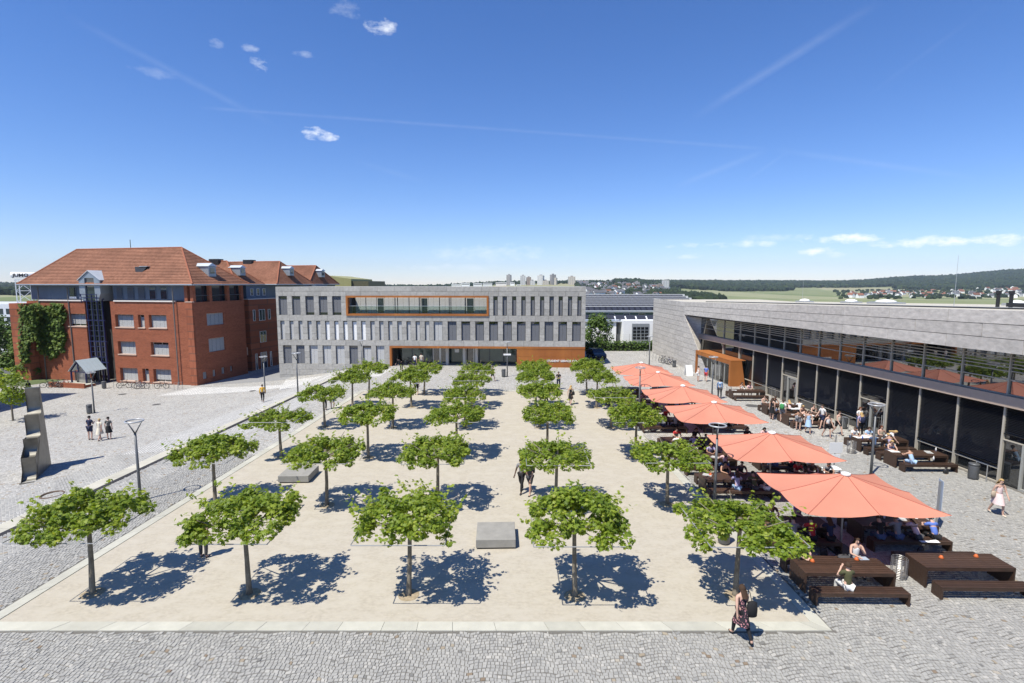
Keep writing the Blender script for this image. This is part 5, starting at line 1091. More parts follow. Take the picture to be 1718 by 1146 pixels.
for r_, Yr in enumerate(ROWY):
    for c_, Xc in enumerate(COLX):
        f = (Yr-16.55)/32; X = Xc+(.75 if c_ == 0 else .45 if c_ == 1 else .15 if c_ == 2 else -.05 if c_ == 3 else -.45)*f+(random.uniform(-.1,.1) if r_ else 0); Yt = Yr+random.uniform(-.15,.15)
        edge = {0:'kerb-side column by the drain path', 1:'second column from the drain path', 2:'middle column', 3:'fourth column from the drain path', 4:'column beside the umbrellas'}[c_]
        t = thing('plane_tree', 'square-trained plane tree, %s row from the front kerb, %s' % (ORD[r_], edge), 'tree', (X, Yt, .014), random.choice([0,1,2,3])*math.pi/2 if (r_,c_) not in order else 0, 'plane trees of the sand court')
        k = order.get((r_,c_), random.choice([0,4,5,6,7])); s = random.uniform(.95,1.06); ob('trunk', TRUNKS[(r_*5+c_)%4], t); c = ob('crown', CROWNS[k], t, stuff=True); s *= .97 if r_ == 0 else .90; c.scale = (s, s, random.uniform(.92,1.08)*(1 if r_ == 0 else .95)); fo = ob('training_frame', FRAME, t); fo.scale = (s, s, 1); ob('planting_pit', PIT, t).rotation_euler = (0,0,random.uniform(0,6))
# stone seating blocks
M_block = M('stone_block', (.27,.26,.235), .85, .15, 2.5, .3, 25)
for (px, py, w, d, lab) in ((831,906,1.58,1.55,'large grey stone block on the sand between the front plane trees'),(491,799,1.60,1.6,'flat grey stone block between the two columns by the drain path'),(920,684,1.6,1.5,'grey stone seating block in the shade of the fourth tree column')):
    p = G(px, py, .40); m = MB(); b = thing('stone_block', lab, 'stone block', (p.x, p.y+d/2, .012), R(1.5), 'stone seating blocks'); m.box(-w/2,w/2,-d/2,d/2,.06,.40); o = m.build('slab', M_block, b); mo = o.modifiers.new('bevel','BEVEL'); mo.width = .012; mo.segments = 1
    MB().box(-w/2+.08,w/2-.08,-d/2+.08,d/2-.08,0,.06).build('plinth', M_dark, b)
# ================================================================== umbrellas
def canvas_mat():
    m = M('umbrella_canvas', (.57,.232,.155), .85, .07, .9, .14, 5, obj_var=.02); t = m.node_tree; b = t.nodes['Principled BSDF']; out = t.nodes['Material Output']
    tr = nd(t,'ShaderNodeBsdfTranslucent'); tr.inputs[0].default_value = (.55,.06,.03,1); mx = nd(t,'ShaderNodeMixShader'); mx.inputs[0].default_value = .10; lk(t,b.outputs[0],mx.inputs[1]); lk(t,tr.outputs[0],mx.inputs[2]); lk(t,mx.outputs[0],out.inputs[0]); return m
M_canvas = canvas_mat(); M_pole = M('pole_steel', (.36,.36,.36), .4, .05, metal=.6)
UW, UD, UE, UT = 2.5, 2.02, 2.42, 3.16
rim = [(-UW,-UD),(0,-UD),(UW,-UD),(UW,0),(UW,UD),(0,UD),(-UW,UD),(-UW,0)]
def panel_mesh(i):
    a, b = Vector(rim[i]+(UE,)), Vector(rim[(i+1)%8]+(UE,)); top = Vector((0,0,UT)); m = MB(); n = 5; vs = []; fs = []; idx = {}
    for r_ in range(n+1):
        for c_ in range(r_+1):
            s = r_/n; q = top.lerp(a.lerp(b, c_/r_ if r_ else 0), s); u = (c_/r_ if r_ else 0); sag = -.11*4*u*(1-u)*s*1.0 - .16*s*(1-s)*1.2; q.z += sag; idx[(r_,c_)] = len(vs); vs.append(q)
    for r_ in range(n):
        for c_ in range(r_+1):
            fs.append((idx[(r_,c_)], idx[(r_+1,c_)], idx[(r_+1,c_+1)]))
            if c_ < r_: fs.append((idx[(r_,c_)], idx[(r_+1,c_+1)], idx[(r_,c_+1)]))
    m.add(vs, fs); me = m.mesh('canopy_panel', M_canvas, True); return me
PANELS = [panel_mesh(i) for i in range(8)]
def rib_pts(i, off): 
    a = Vector(rim[i]+(UE,)); top = Vector((0,0,UT)); return [top.lerp(a, s)+Vector((0,0,-.16*s*(1-s)*1.2+off)) for s in (.03,.25,.5,.75,1.0)]
RIBS = [MB().tube(rib_pts(i,-.03), .016, 5).mesh('rib', M_pole) for i in range(8)]
SEAM = [MB().tube(rib_pts(i,.004), .011, 5).mesh('seam', M('seam_thread', (.36,.09,.06), .8, 0)) for i in range(8)]
U = [(13.0,19.5),(12.95,25.15),(12.6,31.7),(12.32,36.8),(12.18,42.7),(12.1,48.0)]
ULAB = ['front umbrella','second umbrella','third umbrella','fourth umbrella','fifth umbrella','far umbrella']
for k, (x, y) in enumerate(U):
    u = thing('umbrella', 'open rectangular coral umbrella, %s of the row counted from the front kerb' % ORD[k], 'umbrella', (x, y, 0), R(-1.2), 'coral umbrellas over the tables'); u.location.z = random.uniform(-.03,.05)
    for i in range(8): po = ob('canopy_panel', PANELS[i], u); ob('rib', RIBS[i], u); ob('seam', SEAM[i], po)
    MB().tube([(0,0,-.1),(0,0,UT+.02)], .04, 10).build('pole', M_pole, u); MB().lathe((0,0,UT), [(.17,-.03),(.17,.03),(.06,.07)], 14).build('cap', M_white, u); MB().box(-.4,.4,-.4,.4,.02,.10).build('base_plate', M_dark, u)
# ================================================================== tables and benches
M_wood_ = M('dark_stained_wood', (.058,.033,.022), .5, .4, 3, .15, 30, obj_var=.22, coord='obj', stretch=(1,6,6), spec=.4)
def bench_like(name, label, cat, x, y, L, Wd, Hh, np_, group, rz, planks):
    t = thing(name, label, cat, (x,y,.012), rz, group)
    pw = Wd/np_
    if planks:
        key = ('plank',round(L,2),round(pw,3))
        if key not in WM: WM[key] = MB().box(-L/2,L/2,-pw/2+.009,pw/2-.009,-.035,0).mesh('plank', M_wood_)
        for k in range(np_): o = ob('plank', WM[key], t); o.location = (0,-Wd/2+pw*(k+.5),Hh-random.uniform(0,.004))
    else:
        key = ('top',round(L,2),round(Wd,2))
        if key not in WM:
            m = MB()
            for k in range(np_): m.box(-L/2,L/2,-Wd/2+pw*k+.006,-Wd/2+pw*(k+1)-.006,-.035,0)
            WM[key] = m.mesh('planks', M_wood_)
        o = ob('planks', WM[key], t, stuff=True); o.location = (0,0,Hh)
    key = ('end',round(Wd,2),round(Hh,2))
    if key not in WM:
        m = MB(); nn = max(3, round(Wd/.14))
        for k in range(nn): m.box(-.03,.03,-Wd/2+Wd*k/nn+.003,-Wd/2+Wd*(k+1)/nn-.003,0,Hh-.037)
        WM[key] = m.mesh('end_panel', M_wood_)
    for s in (-1,1): o = ob('end_panel', WM[key], t); o.location = (s*(L/2-.032),0,0)
    key = ('rail',round(L,2),round(Wd,2))
    if key not in WM: WM[key] = MB().box(-L/2+.07,L/2-.07,-Wd/2+.012,-Wd/2+.06,-.13,-.037).box(-L/2+.07,L/2-.07,Wd/2-.06,Wd/2-.012,-.13,-.037).mesh('apron', M_wood_)
    o = ob('apron', WM[key], t); o.location = (0,0,Hh); return t
SETS = {}
def table_set(key, x, y, where, rz=0.0, planks=False, L=3.05):
    SETS[key] = (x, y, rz); g1, g2 = 'dark wooden tables', 'dark wooden benches'
    bench_like('table', 'dark wooden table %s' % where, 'table', x, y, L, 1.0, .75, 8, g1, rz, planks)
    for s, wd in ((-1,'front'),(1,'rear')): bench_like('bench', '%s bench of the table %s' % (wd, where), 'bench', x-math.sin(rz)*s*.98, y+math.cos(rz)*s*.98, L, .44, .45, 4, g2, rz, planks)
rowsT = [(17.07,'in the open before the front umbrella'),(20.4,'under the front umbrella'),(25.45,'under the second umbrella'),(28.6,'between the second and third umbrellas'),(31.8,'under the third umbrella'),(36.8,'under the fourth umbrella'),(42.7,'under the fifth umbrella'),(48,'under the far umbrella')]
for k, (y, w) in enumerate(rowsT):
    dx = -.033*(y-17); table_set(('t',k), 11.48+dx*1.0, y, w+', tree side', R(-1), k < 2); table_set(('c',k), 15.85+dx, y+(.33 if k == 0 else .1), w+', canteen side', R(-1), k < 2)
for k, (x, y, w) in enumerate([(23.4,29.15,'by the louvres nearest the bin and door'),(23.3,32.0,'by the canteen next to the ring lamp'),(21.95,38.0,'by the canteen where the walkers pass'),(21.95,41.2,'by the canteen opposite the third umbrella'),(21.6,46.9,'beside the rust-steel entrance box')]): table_set(('w',k), x, y, w.replace('nearest','next to'), R(-1), False, 2.95)
# ================================================================== lamps, bins, signs
M_lamp = M('lamp_grey', (.13,.135,.14), .45, .08, 5, metal=.4)
def ring_lamp_mesh():
    m = MB(); m.tube([(0,0,0),(0,0,1.2),(0,0,3.36)], [.075,.066,.052], 10); m.lathe((0,0,0), [(.11,0),(.10,.06),(.08,.07)], 12); p = m.mesh('pole', M_lamp, True)
    a = MB()
    for s in (-1,1): a.tube([(0,0,3.34),(s*.16,0,3.62),(s*.36,0,3.95)], [.034,.028,.02], 6)
    return p, a.mesh('fork', M_lamp, True), MB().ring((0,0,3.97), .375, .036, 28, 8).mesh('ring_light', M('lamp_ring', (.42,.43,.44), .4, 0, metal=.3), True)
LP = ring_lamp_mesh()
lamps = [(236,840,'in the cobbles between the drain path and the kerb trees'),(158.5,693,'on the lower square beside a slim litter bin'),(445,660,'in front of the shaded side of the brick building'),(500,661,'at the foot of the ramp along the stone building'),(608,628,'near the front of the stone building windows'),
         (851,632,'with a white sign, before the rust-steel portal'),(1089,617,'by the cycle hoops at the far end of the canteen'),(1194,672,'in front of the rust-steel entrance box'),(1461,797,'between the umbrellas and the canteen tables'),(1198,851,'on the tree side of the front umbrella'),(1072,700,'on the tree side of the fourth umbrella')]
LOC = []
for k, (px, py, w) in enumerate(lamps):
    p = GT(px, py); l = thing('street_lamp', 'grey ring-headed lamp post '+w, 'lamp post', p, R([2,10,85,5,80,88,70,15,5,60,85][k]), 'ring-headed lamp posts')
    for nm, me in zip(('pole','fork','ring_light'), LP): ob(nm, me, l)
    LOC.append(p)
o = MB().box(-.42,.42,-.02,.02,-.09,.09).build('sign_plate', M_white); o.location = LOC[5]+Vector((0,-.09,2.55)); tag(o, 'small white sign plate fixed to the lamp post before the portal', 'sign')
def bin_mesh(r, h): return MB().lathe((0,0,0), [(r*.88,.05),(r,.1),(r,h-.12),(r*.98,h-.1),(r*1.05,h-.1),(r*1.05,h-.02),(r*.8,h)], 16).mesh('body', M_lamp, True)
BNM = bin_mesh(.22,.86)
def litter_bin(px, py, lab, s=1.0):
    p = GT(px, py); b = thing('litter_bin', lab, 'litter bin', p, random.uniform(0,6), 'dark litter bins'); o = ob('body', BNM, b); o.scale = (s,s,s); MB().lathe((0,0,0), [(.12*s,0),(.12*s,.06)], 10).build('foot', M_dark, b); MB().box(-.11*s,.11*s,-.235*s,-.20*s,.60*s,.70*s).build('slot', M_dark, b)
for px, py, lab in ((845,632.5,'dark round litter bin beside the lamp post before the portal'),(150.5,694,'slim dark litter bin beside the lamp on the lower square'),(175,652,'dark litter bin at the end of the brick entrance ramp'),(1632,804,'dark grey litter bin in front of the canteen louvres'),(1131,616,'dark litter bin at the end of the canteen cycle hoops'),(1415,719,'dark round litter bin by the second canteen door'),(1214,912,'dark litter bin half hidden under the front tree by the umbrellas'),(1020,680,'dark narrow litter bin under the third tree beside the umbrellas')):
    litter_bin(px, py, lab, 1.05)
def basket(px, py, lab):
    p = G(px, py); b = thing('wire_basket', lab, 'wire basket', p, 0, 'wire litter baskets'); m = MB(); 
    for k in range(12): m.ring((0,0,.06+.062*k), .245, .005, 18, 4)
    for k in range(10): a = k*.628; m.bar((.245*math.cos(a),.245*math.sin(a),.03),(.245*math.cos(a),.245*math.sin(a),.76),.012)
    m.build('wire_cage', M_pole, b); MB().lathe((0,0,.03), [(.22,0),(.22,.16),(.12,.22)], 12).build('liner', M('paper_rubbish', (.20,.18,.155), .9, .12, 14), b)
basket(1507,969,'silver wire basket between the two open tables'); basket(1428,760,'silver wire basket at the end of the table by the ring lamp'); basket(1222.5,661.5,'silver basket beside the bench at the rust-steel entrance'); basket(1289,692,'thin wire basket at the end of the busy canteen table')
p = G(1398, 800); si = thing('info_sign', 'two white notices on a thin grey post beside the second umbrella', 'sign', p, R(8)); MB().tube([(0,0,0),(0,0,2.35)], .03, 8).build('post', M_pole, si); MB().box(-.40,.40,-.05,-.032,1.35,1.95).build('notice', M_white, si); MB().box(-.30,.30,-.05,-.032,.80,1.28).build('notice', M_white, si)
p = G(1570, 886); si = thing('sign_post', 'narrow pale blue-grey sign post beyond the corner of the front umbrella', 'sign', p, R(70)); MB().box(-.03,.03,-.03,.03,0,2.1).build('post', M_pole, si); MB().box(-.22,.22,-.055,-.035,.55,2.15).build('sign_plate', M('pale_blue_plate', (.36,.42,.50), .3, .05), si)
p = G(1155, 630); ea = thing('folding_sign', 'white folding sign board standing by the rust-steel entrance', 'sign', p, R(12))
for s, y in ((1,-.30),(-1,.30)): o = MB().box(-.42,.42,-.015,.015,0,1.25).build('board', M_white, ea); o.location = (0,y,0); o.rotation_euler = (-s*R(13),0,0)
p = GT(56, 676); rbn = thing('red_bin', 'red barrel-shaped bin in the shadow left of the brick building', 'litter bin', p); MB().lathe((0,0,0), [(.22,0),(.30,.1),(.32,.9),(.26,1.05)], 14).build('body', M('red_paint', (.42,.03,.02), .5, .1), rbn, smooth=True); MB().lathe((0,0,1.05), [(.33,0),(.3,.12),(.05,.2)], 14).build('lid', M('red_paint', (.42,.03,.02)), rbn)
for px, py, w, lab in ((88,831,.75,'rusty ring let into the paving near the drain path'),): 
    p = GT(px,py); o = MB().ring((0,0,.02), w*.62, .05, 28, 4).build('ground_ring', M('rusty_iron', (.10,.065,.045), .8, .2, 10)); o.location = p; tag(o, lab, 'drain ring')
for k, (px, py, w) in enumerate([(735/3.579,380+1008/3.579,.4),(940/3.579,380+1070/3.579,.4),(425,656,.4),(1262,681,.55),(1000,606,.4)]):
    p = GT(px,py); o = MB().lathe((0,0,.012), [(w,0),(w*.97,.012)], 16).build('manhole_cover', M('cast_iron', (.09,.088,.085), .7, .2, 12)); o.location = p; tag(o, ['dark round manhole cover in front of the brick building windows','dark manhole cover on the lower square below the cycle hoops','dark manhole cover near the lamp by the shaded brick side','dark round manhole cover on the walk near the third umbrella','dark manhole cover on the paving toward the hedge'][k], 'manhole cover')
# ================================================================== steel sculpture with four scoops
fl, fr_, bk = GT(37.5,812.8), GT(57.6,809), GT(91,774); dv = Vector((bk.x-fr_.x, bk.y-fr_.y, 0))
dl = 4.25; wv = .62; srz = math.atan2(dv.y, dv.x); base = Vector((fr_.x, fr_.y, 0)); zb0 = min(gz(fr_.x,fr_.y), gz(bk.x,bk.y))-.05
sc_ = thing('steel_sculpture', 'tall brushed steel sculpture rising in four scooped steps', 'sculpture', (base.x, base.y, zb0), srz)
prof = [(0,0),(0,.42)]; steps = [(0,.45),(.82,1.6),(1.6,2.5),(2.4,3.7),(3.1,5.15)]
for (s0, z0), (s1, z1) in zip(steps, steps[1:]):
    for k in range(1, 10): a = (k/9)*math.pi/2; bx = math.sin(a)**.8; prof.append((s0+(s1-s0+.18)*math.sin(a)+(.0 if k < 9 else -.16)*0, z0+.02+(z1-z0)*(1-math.cos(a))))
    prof.append((s1+.20, z1)); prof.append((s1+.22, z1-.12))
prof = [(0,0),(0,.42)]
for (s0, z0), (s1, z1) in zip(steps, steps[1:]):
    prof += [(s0+.05, z0-.06), (s0+.14, z0-.13)]; r_ = .46; f0 = z0-.14
    for k in range(9): a = k/8*math.pi/2; prof.append((s1+.10-r_+r_*math.sin(a), f0+r_*(1-math.cos(a))))
    zz_ = f0+r_
    for k in range(1, 5): f = k/4; prof.append((s1+.10-.16*f*f, zz_+(z1-zz_)*f))
prof += [(3.4,5.13),(3.75,2.8),(dl,.0)]
M_steel = M('brushed_steel', (.215,.205,.18), .48, .22, 2.0, .08, 60, metal=.85)
m = MB(); n = len(prof); vs = [(s, 0, z) for s, z in prof]+[(s, wv, z) for s, z in prof]; fs = [(i, (i+1)%n, n+(i+1)%n, n+i) for i in range(n)]; m.add(vs, fs)
me = m.mesh('scoops', M_steel); ob('scoops', me, sc_)
def side(y):
    bm = bmesh.new(); f = bm.faces.new([bm.verts.new((s, y, z)) for s, z in prof]); bmesh.ops.triangulate(bm, faces=[f]); me = bpy.data.meshes.new('side_plate'); bm.to_mesh(me); bm.free(); me.materials.append(M_steel); return ob('side_plate', me, sc_)
side(.002); side(wv-.002)
MB().box(-.05,dl+.1,-.06,wv+.06,-.3,.05).build('base', M_block, sc_)
# ================================================================== bicycles and hoops
def bike_meshes():
    f = MB(); A_, S_, H0, H1, Rr, Ff = (0,0,.30), (-.12,0,.78), (.40,0,.80), (.43,0,.62), (-.50,0,.34), (.56,0,.34)
    f.tube([A_,S_],.028,6).tube([S_,H0],.028,6).tube([A_,H1],.03,6).tube([H0,H1],.03,6).tube([A_,Rr],.02,6).tube([S_,Rr],.018,6).tube([H1,Ff],.024,6).tube([S_,(-.15,0,.92)],.015,6)
    h = MB(); h.tube([H0,(.37,0,1.0)],.014,6).tube([(.30,-.28,1.02),(.38,-.12,1.0),(.38,.12,1.0),(.30,.28,1.02)],.014,6)
    s = MB(); s.prism([(-.28,-.08,.92),(-.02,-.03,.94),(-.02,.03,.94),(-.28,.08,.92)],(0,0,.05)); w = MB(); w.ring((0,0,0),.32,.029,24,6,Matrix.Rotation(R(90),3,'X')).lathe((0,0,-.03),[(.03,0),(.03,.06)],8)
    sp = MB()
    for k in range(7): a = k*math.pi/7; sp.bar((math.cos(a)*.31,0,math.sin(a)*.31),(-math.cos(a)*.31,0,-math.sin(a)*.31),.006)
    c = MB(); c.ring((0,.03,.30),.09,.012,14,4,Matrix.Rotation(R(90),3,'X')).bar((0,.06,.30),(.12,.06,.20),.02).bar((0,-.06,.30),(-.12,-.06,.40),.02)
    return f.mesh('frame',M_dark), h.mesh('handlebar',M_dark), s.mesh('saddle',M('rubber',(.02,.02,.02))), w.mesh('wheel',M('rubber',(.02,.02,.02))), sp.mesh('spokes',M_alu), c.mesh('crank',M_dark)
BK = bike_meshes()
def bike(p, rz, lab, col):
    b = thing('bicycle', lab, 'bicycle', p, rz, 'parked bicycles'); fo = ob('frame', BK[0], b); fo.material_slots[0].link = 'OBJECT'; fo.material_slots[0].material = col; ob('handlebar', BK[1], b); ob('saddle', BK[2], b); ob('crank', BK[5], b)
    for x in (-.50,.56): w = ob('wheel', BK[3], b); w.location = (x,0,.34); ob('spokes', BK[4], w)
bc = {'black':M_dark,'silver':M_alu,'dark blue':M_blue,'red':M('red_paint',(.42,.03,.02)),'green':M('green_paint',(.02,.10,.05),.4,0)}
for k, (px, py, rz, c, lab) in enumerate([(208,651,8,'black','black bicycle at the first hoop, below the lower brick windows'),(232,652,-5,'silver','silver bicycle paired with a dark one at the middle hoop'),(238,652.5,12,'dark blue','dark blue bicycle paired with a silver one at the middle hoop'),(271,652,3,'black','black bicycle alone at the hoop towards the brick corner'),
        (92,651,14,'black','black bicycle closest to the ivy at the brick wall'),(101,650,5,'silver','silver bicycle leaning at the wall between ivy and porch'),(110,649.5,-6,'red','red bicycle at the wall beside the porch ramp'),(82,650,40,'green','green bicycle behind the top of the steel sculpture'),
        (1112,609,-62,'black','black bicycle at the hoops along the canteen end wall'),(1117,610.5,-58,'silver','silver bicycle at the hoops along the canteen end wall'),(1124,612.5,-64,'dark blue','dark blue bicycle beside the bin at the canteen end wall')]): bike(GT(px,py), R(rz), lab, bc[c])
bike(SBf.w(zx(740), 1.4, 0), R(20), 'dark bicycle parked inside the rust-steel portal', bc['black'])
HOOP = MB().tube([(-.35,0,0),(-.35,0,.82),(.35,0,.82),(.35,0,0)], .024, 6).mesh('cycle_hoop', M_pole)
for k, (px, py, rz) in enumerate([(195,652,90),(225,652.5,85),(253,653,85),(281,653,85),(296,653,85),(302,653,80),(86,650,90),(104,649.5,90),(1084,596,20),(1088.5,598,20),(1093,600,20),(1098,602.5,20),(1103,605,20),(1109,608,20),(1116,611,20)]):
    o = ob('cycle_hoop', HOOP); o.location = GT(px,py); o.rotation_euler = (0,0,R(rz)); tag(o, ('grey steel cycle hoop in front of the brick building' if k < 8 else 'grey steel cycle hoop along the end wall of the canteen'), 'cycle hoop', 'cycle hoops at the brick building' if k < 8 else 'cycle hoops at the canteen')
for k, (px, py) in enumerate([(1297,668),(1418,722),(1645,806)]):
    p = G(px, py); o = thing('door_rail', ['low steel rail at the first canteen door','low steel rail at the second canteen door','low steel rail beside the bin at the third canteen door'][k], 'rail', p, ANG); MB().tube([(-.3,0,0),(-.3,0,.95),(.3,0,.95),(.3,0,0)], .03, 6).build('hoop', M_alu, o)

# ================================================================== people
def skin(name, verts, edges, rad, sub=1):
    me = bpy.data.meshes.new(name); me.from_pydata([tuple(v) for v in verts], edges, []); o = bpy.data.objects.new(name, me); C.objects.link(o)
    o.modifiers.new('skin', 'SKIN'); s = o.modifiers.new('sub', 'SUBSURF'); s.levels = sub; s.render_levels = sub
    for i, r_ in enumerate(rad): d = me.skin_vertices[0].data[i]; d.radius = (r_, r_) if not isinstance(r_, tuple) else r_; d.use_root = (i == 0)
    dg = bpy.context.evaluated_depsgraph_get(); out = bpy.data.meshes.new_from_object(o.evaluated_get(dg)); bpy.data.objects.remove(o); out.name = name
    out.polygons.foreach_set('use_smooth', [True]*len(out.polygons)); out.materials.clear(); out.materials.append(M('skin', (.42,.25,.175), .6, .05, 4)); return out
def V3(*a): return Vector(a)
def pose(kind):
    J = {}; seated = kind.startswith('sit'); t = R({'walk':5,'walk2':4,'stand':1,'hold':3,'sit':20,'sitlean':29,'situp':6,'bend':52,'back':3}[kind])
    up = V3(0, math.sin(t), math.cos(t)); J['pel'] = V3(0,0,.575 if seated else .94); J['waist'] = J['pel']+up*.17; J['chest'] = J['pel']+up*.36; J['nb'] = J['pel']+up*.475; J['neck'] = J['pel']+up*.535
    hu = V3(0, math.sin(t*.9+R(8 if not kind == 'situp' else 4)), math.cos(t*.9+R(8))); J['head'] = J['neck']+hu*.125; J['top'] = J['head']+hu*.085
    def leg(s, a, b, out=.09):
        h = J['pel']+V3(s*.095,0,-.03); k = h+V3(s*.02, .44*math.sin(R(a)), -.44*math.cos(R(a))); an = k+V3(0, .42*math.sin(R(b)), -.42*math.cos(R(b))); return h, k, an, an+V3(s*.02,.15,-.035 if b > -30 else -.10)
    lg = {'walk':((26,10),(-14,-38)),'walk2':((20,2),(-16,-28)),'stand':((1,-1),(3,-4)),'hold':((2,-2),(4,-6)),'back':((2,0),(6,-8)),'bend':((-2,0),(14,-6)),'sit':((84,-8),(80,4)),'sitlean':((84,-20),(86,-6)),'situp':((86,4),(84,-4))}[kind]
    for s, (a, b), n in ((-1, lg[0], 'L'), (1, lg[1], 'R')): J['hip'+n], J['kn'+n], J['an'+n], J['to'+n] = leg(s, a, b)
    def arm(s, el, wr, n):
        sh = J['pel']+up*.465+V3(s*.175,0,-.015); J['sh'+n] = sh; J['el'+n] = el(sh); J['wr'+n] = wr(J['el'+n]); d = (J['wr'+n]-J['el'+n]).normalized(); J['ha'+n] = J['wr'+n]+d*.075
    hang = lambda s, a, b: (lambda p: p+V3(s*.05, .28*math.sin(R(a)), -.28*math.cos(R(a))), lambda p: p+V3(s*-.01, .24*math.sin(R(b)), -.24*math.cos(R(b))))
    tab = lambda s: (lambda p: V3(s*.25, p.y+.17, .80), lambda p: V3(s*.10, p.y+.22, .80))
    ar = {'walk':(hang(-1,-22,-4),hang(1,20,42)),'walk2':(hang(-1,14,34),hang(1,-18,-6)),'stand':(hang(-1,-4,6),hang(1,-2,10)),'back':(hang(-1,-10,2),hang(1,2,14)),
          'hold':((lambda p: p+V3(-.06,.02,-.28), lambda p: p+V3(.12,.20,.06)),(lambda p: p+V3(.06,.04,-.27), lambda p: p+V3(-.10,.20,.10))),'bend':(hang(-1,25,20),hang(1,30,40)),
          'sit':(tab(-1),tab(1)),'sitlean':(tab(-1),tab(1)),'situp':((lambda p: V3(-.24,p.y+.16,.79), lambda p: V3(-.06,p.y+.12,1.02)),(lambda p: V3(.25,p.y+.18,.80), lambda p: V3(.10,p.y+.20,.80)))}[kind]
    arm(-1, *ar[0], 'L'); arm(1, *ar[1], 'R')
    low = min(J['toL'].z, J['toR'].z, J['anL'].z-.03, J['anR'].z-.03)-.035
    if not seated: 
        for k in J: J[k] = J[k]-V3(0,0,low)
    return J
PM = {}
def body_parts(kind):
    if kind in PM: return PM[kind]
    J = pose(kind); P = {}
    def chain(spec, edges, nm, sub=1):
        ks = list(spec); idx = {k: i for i, k in enumerate(ks)}; return skin(nm, [spec[k][0] for k in ks], [(idx[a], idx[b]) for a, b in edges], [spec[k][1] for k in ks], sub)
    b = {'pel':(J['pel'],(.125,.105)),'waist':(J['waist'],(.108,.09)),'chest':(J['chest'],(.128,.10)),'nb':(J['nb'],.07),'neck':(J['neck'],.05),'head':(J['head'],(.080,.092)),'top':(J['top'],(.062,.07))}
    ed = [('pel','waist'),('waist','chest'),('chest','nb'),('nb','neck'),('neck','head'),('head','top')]
    fwd = (J['head']-J['neck']).cross(V3(1,0,0)).normalized(); fwd = -fwd if fwd.y < 0 else fwd
    b['nose'] = (J['head']+fwd*.105-V3(0,0,.012), .014); ed.append(('head','nose'))
    for n, s in (('L',-1),('R',1)):
        for k, r_ in (('sh',.056),('el',.041),('wr',.029),('ha',.030),('hip',.088),('kn',.057),('an',.039),('to',.030)): b[k+n] = (J[k+n], r_)
        ed += [('nb','sh'+n),('sh'+n,'el'+n),('el'+n,'wr'+n),('wr'+n,'ha'+n),('pel','hip'+n),('hip'+n,'kn'+n),('kn'+n,'an'+n),('an'+n,'to'+n)]
        d = (J['ha'+n]-J['wr'+n]).normalized(); sd_ = d.cross(V3(0,0,1)); sd_ = sd_.normalized() if sd_.length > .1 else V3(0,1,0); dn = sd_.cross(d)
        for q, L in enumerate((.072,.080,.076,.060)):
            o = sd_*(-.027+.018*q); b['f%d%s'%(q,n)] = (J['ha'+n]+d*(.02+L*.55)+o, .0085); b['g%d%s'%(q,n)] = (J['ha'+n]+d*(.02+L*.92)+o-dn*.022, .0075); ed += [('ha'+n,'f%d%s'%(q,n)),('f%d%s'%(q,n),'g%d%s'%(q,n))]
        b['t'+n] = (J['wr'+n]+d*.055-sd_*.045, .0095); ed.append(('wr'+n,'t'+n))
    P['body'] = chain(b, ed, 'body')
    seated = kind.startswith('sit'); up = (J['chest']-J['pel']).normalized()
    def sleeve(f, rr): return {'pel':(J['pel']-up*.02,(.142,.122)),'waist':(J['waist'],(.124,.105)),'chest':(J['chest'],(.143,.116)),'nb':(J['nb'],.082),**{k+n:((J['sh'+n] if k == 'sh' else J['sh'+n].lerp(J['el'+n],f)),rr if k == 'ar' else .072) for k in ('sh','ar') for n in 'LR'}}
    te = [('pel','waist'),('waist','chest'),('chest','nb'),('nb','shL'),('nb','shR'),('shL','arL'),('shR','arR')]
    P['tshirt'] = chain(sleeve(.62,.060), te, 'shirt')
    lo = sleeve(1.0,.052); lo.update({'wa'+n:(J['wr'+n],.043) for n in 'LR'}); P['long'] = chain(lo, te+[('arL','waL'),('arR','waR')], 'shirt')
    ta = {'pel':(J['pel']-up*.02,(.140,.120)),'waist':(J['waist'],(.122,.103)),'chest':(J['chest']+up*.02,(.140,.113)),'nb':(J['nb']-up*.012,(.10,.075))}; P['tank'] = chain(ta, te[:3], 'top')
    def legs(f, rk, nm): 
        sp = {'pel':(J['pel'],(.146,.122))}; e2 = []
        for n in 'LR':
            sp['hip'+n] = (J['hip'+n], .105)
            if f <= 1: sp['e'+n] = (J['hip'+n].lerp(J['kn'+n],f), rk); e2 += [('pel','hip'+n),('hip'+n,'e'+n)]
            else: sp['k'+n] = (J['kn'+n], .074); sp['e'+n] = (J['kn'+n].lerp(J['an'+n],f-1), rk); e2 += [('pel','hip'+n),('hip'+n,'k'+n),('k'+n,'e'+n)]
        return chain(sp, e2, nm)
    P['trousers'] = legs(1.93,.058,'trousers'); P['shorts'] = legs(.80,.094,'shorts'); P['leggings'] = legs(1.93,.046,'leggings')
    if seated: P['skirt'] = legs(.9,.11,'skirt')
    else:
        m = MB(); kc = (J['knL']+J['knR'])/2; n = 14; rings = []; sp_ = abs(J['knL'].y-J['knR'].y)/2
        for f in (0,.35,.7,1.0): rings.append((J['pel'].lerp(kc+V3(0,0,.05), f)+V3(0,0,.10*(1-f)), .142+.075*f, .125+.07*f+sp_*.7*f))
        vs = [(c.x+rx_*math.cos(2*math.pi*k/n)*(1+.06*f_*math.sin(5*2*math.pi*k/n)), c.y+ry_*math.sin(2*math.pi*k/n), c.z) for f_, (c, rx_, ry_) in enumerate(rings) for k in range(n)]; m.add(vs, [(i*n+k, i*n+(k+1)%n, (i+1)*n+(k+1)%n, (i+1)*n+k) for i in range(3) for k in range(n)]); P['skirt'] = m.mesh('skirt', M('skin',(0,0,0)), True)
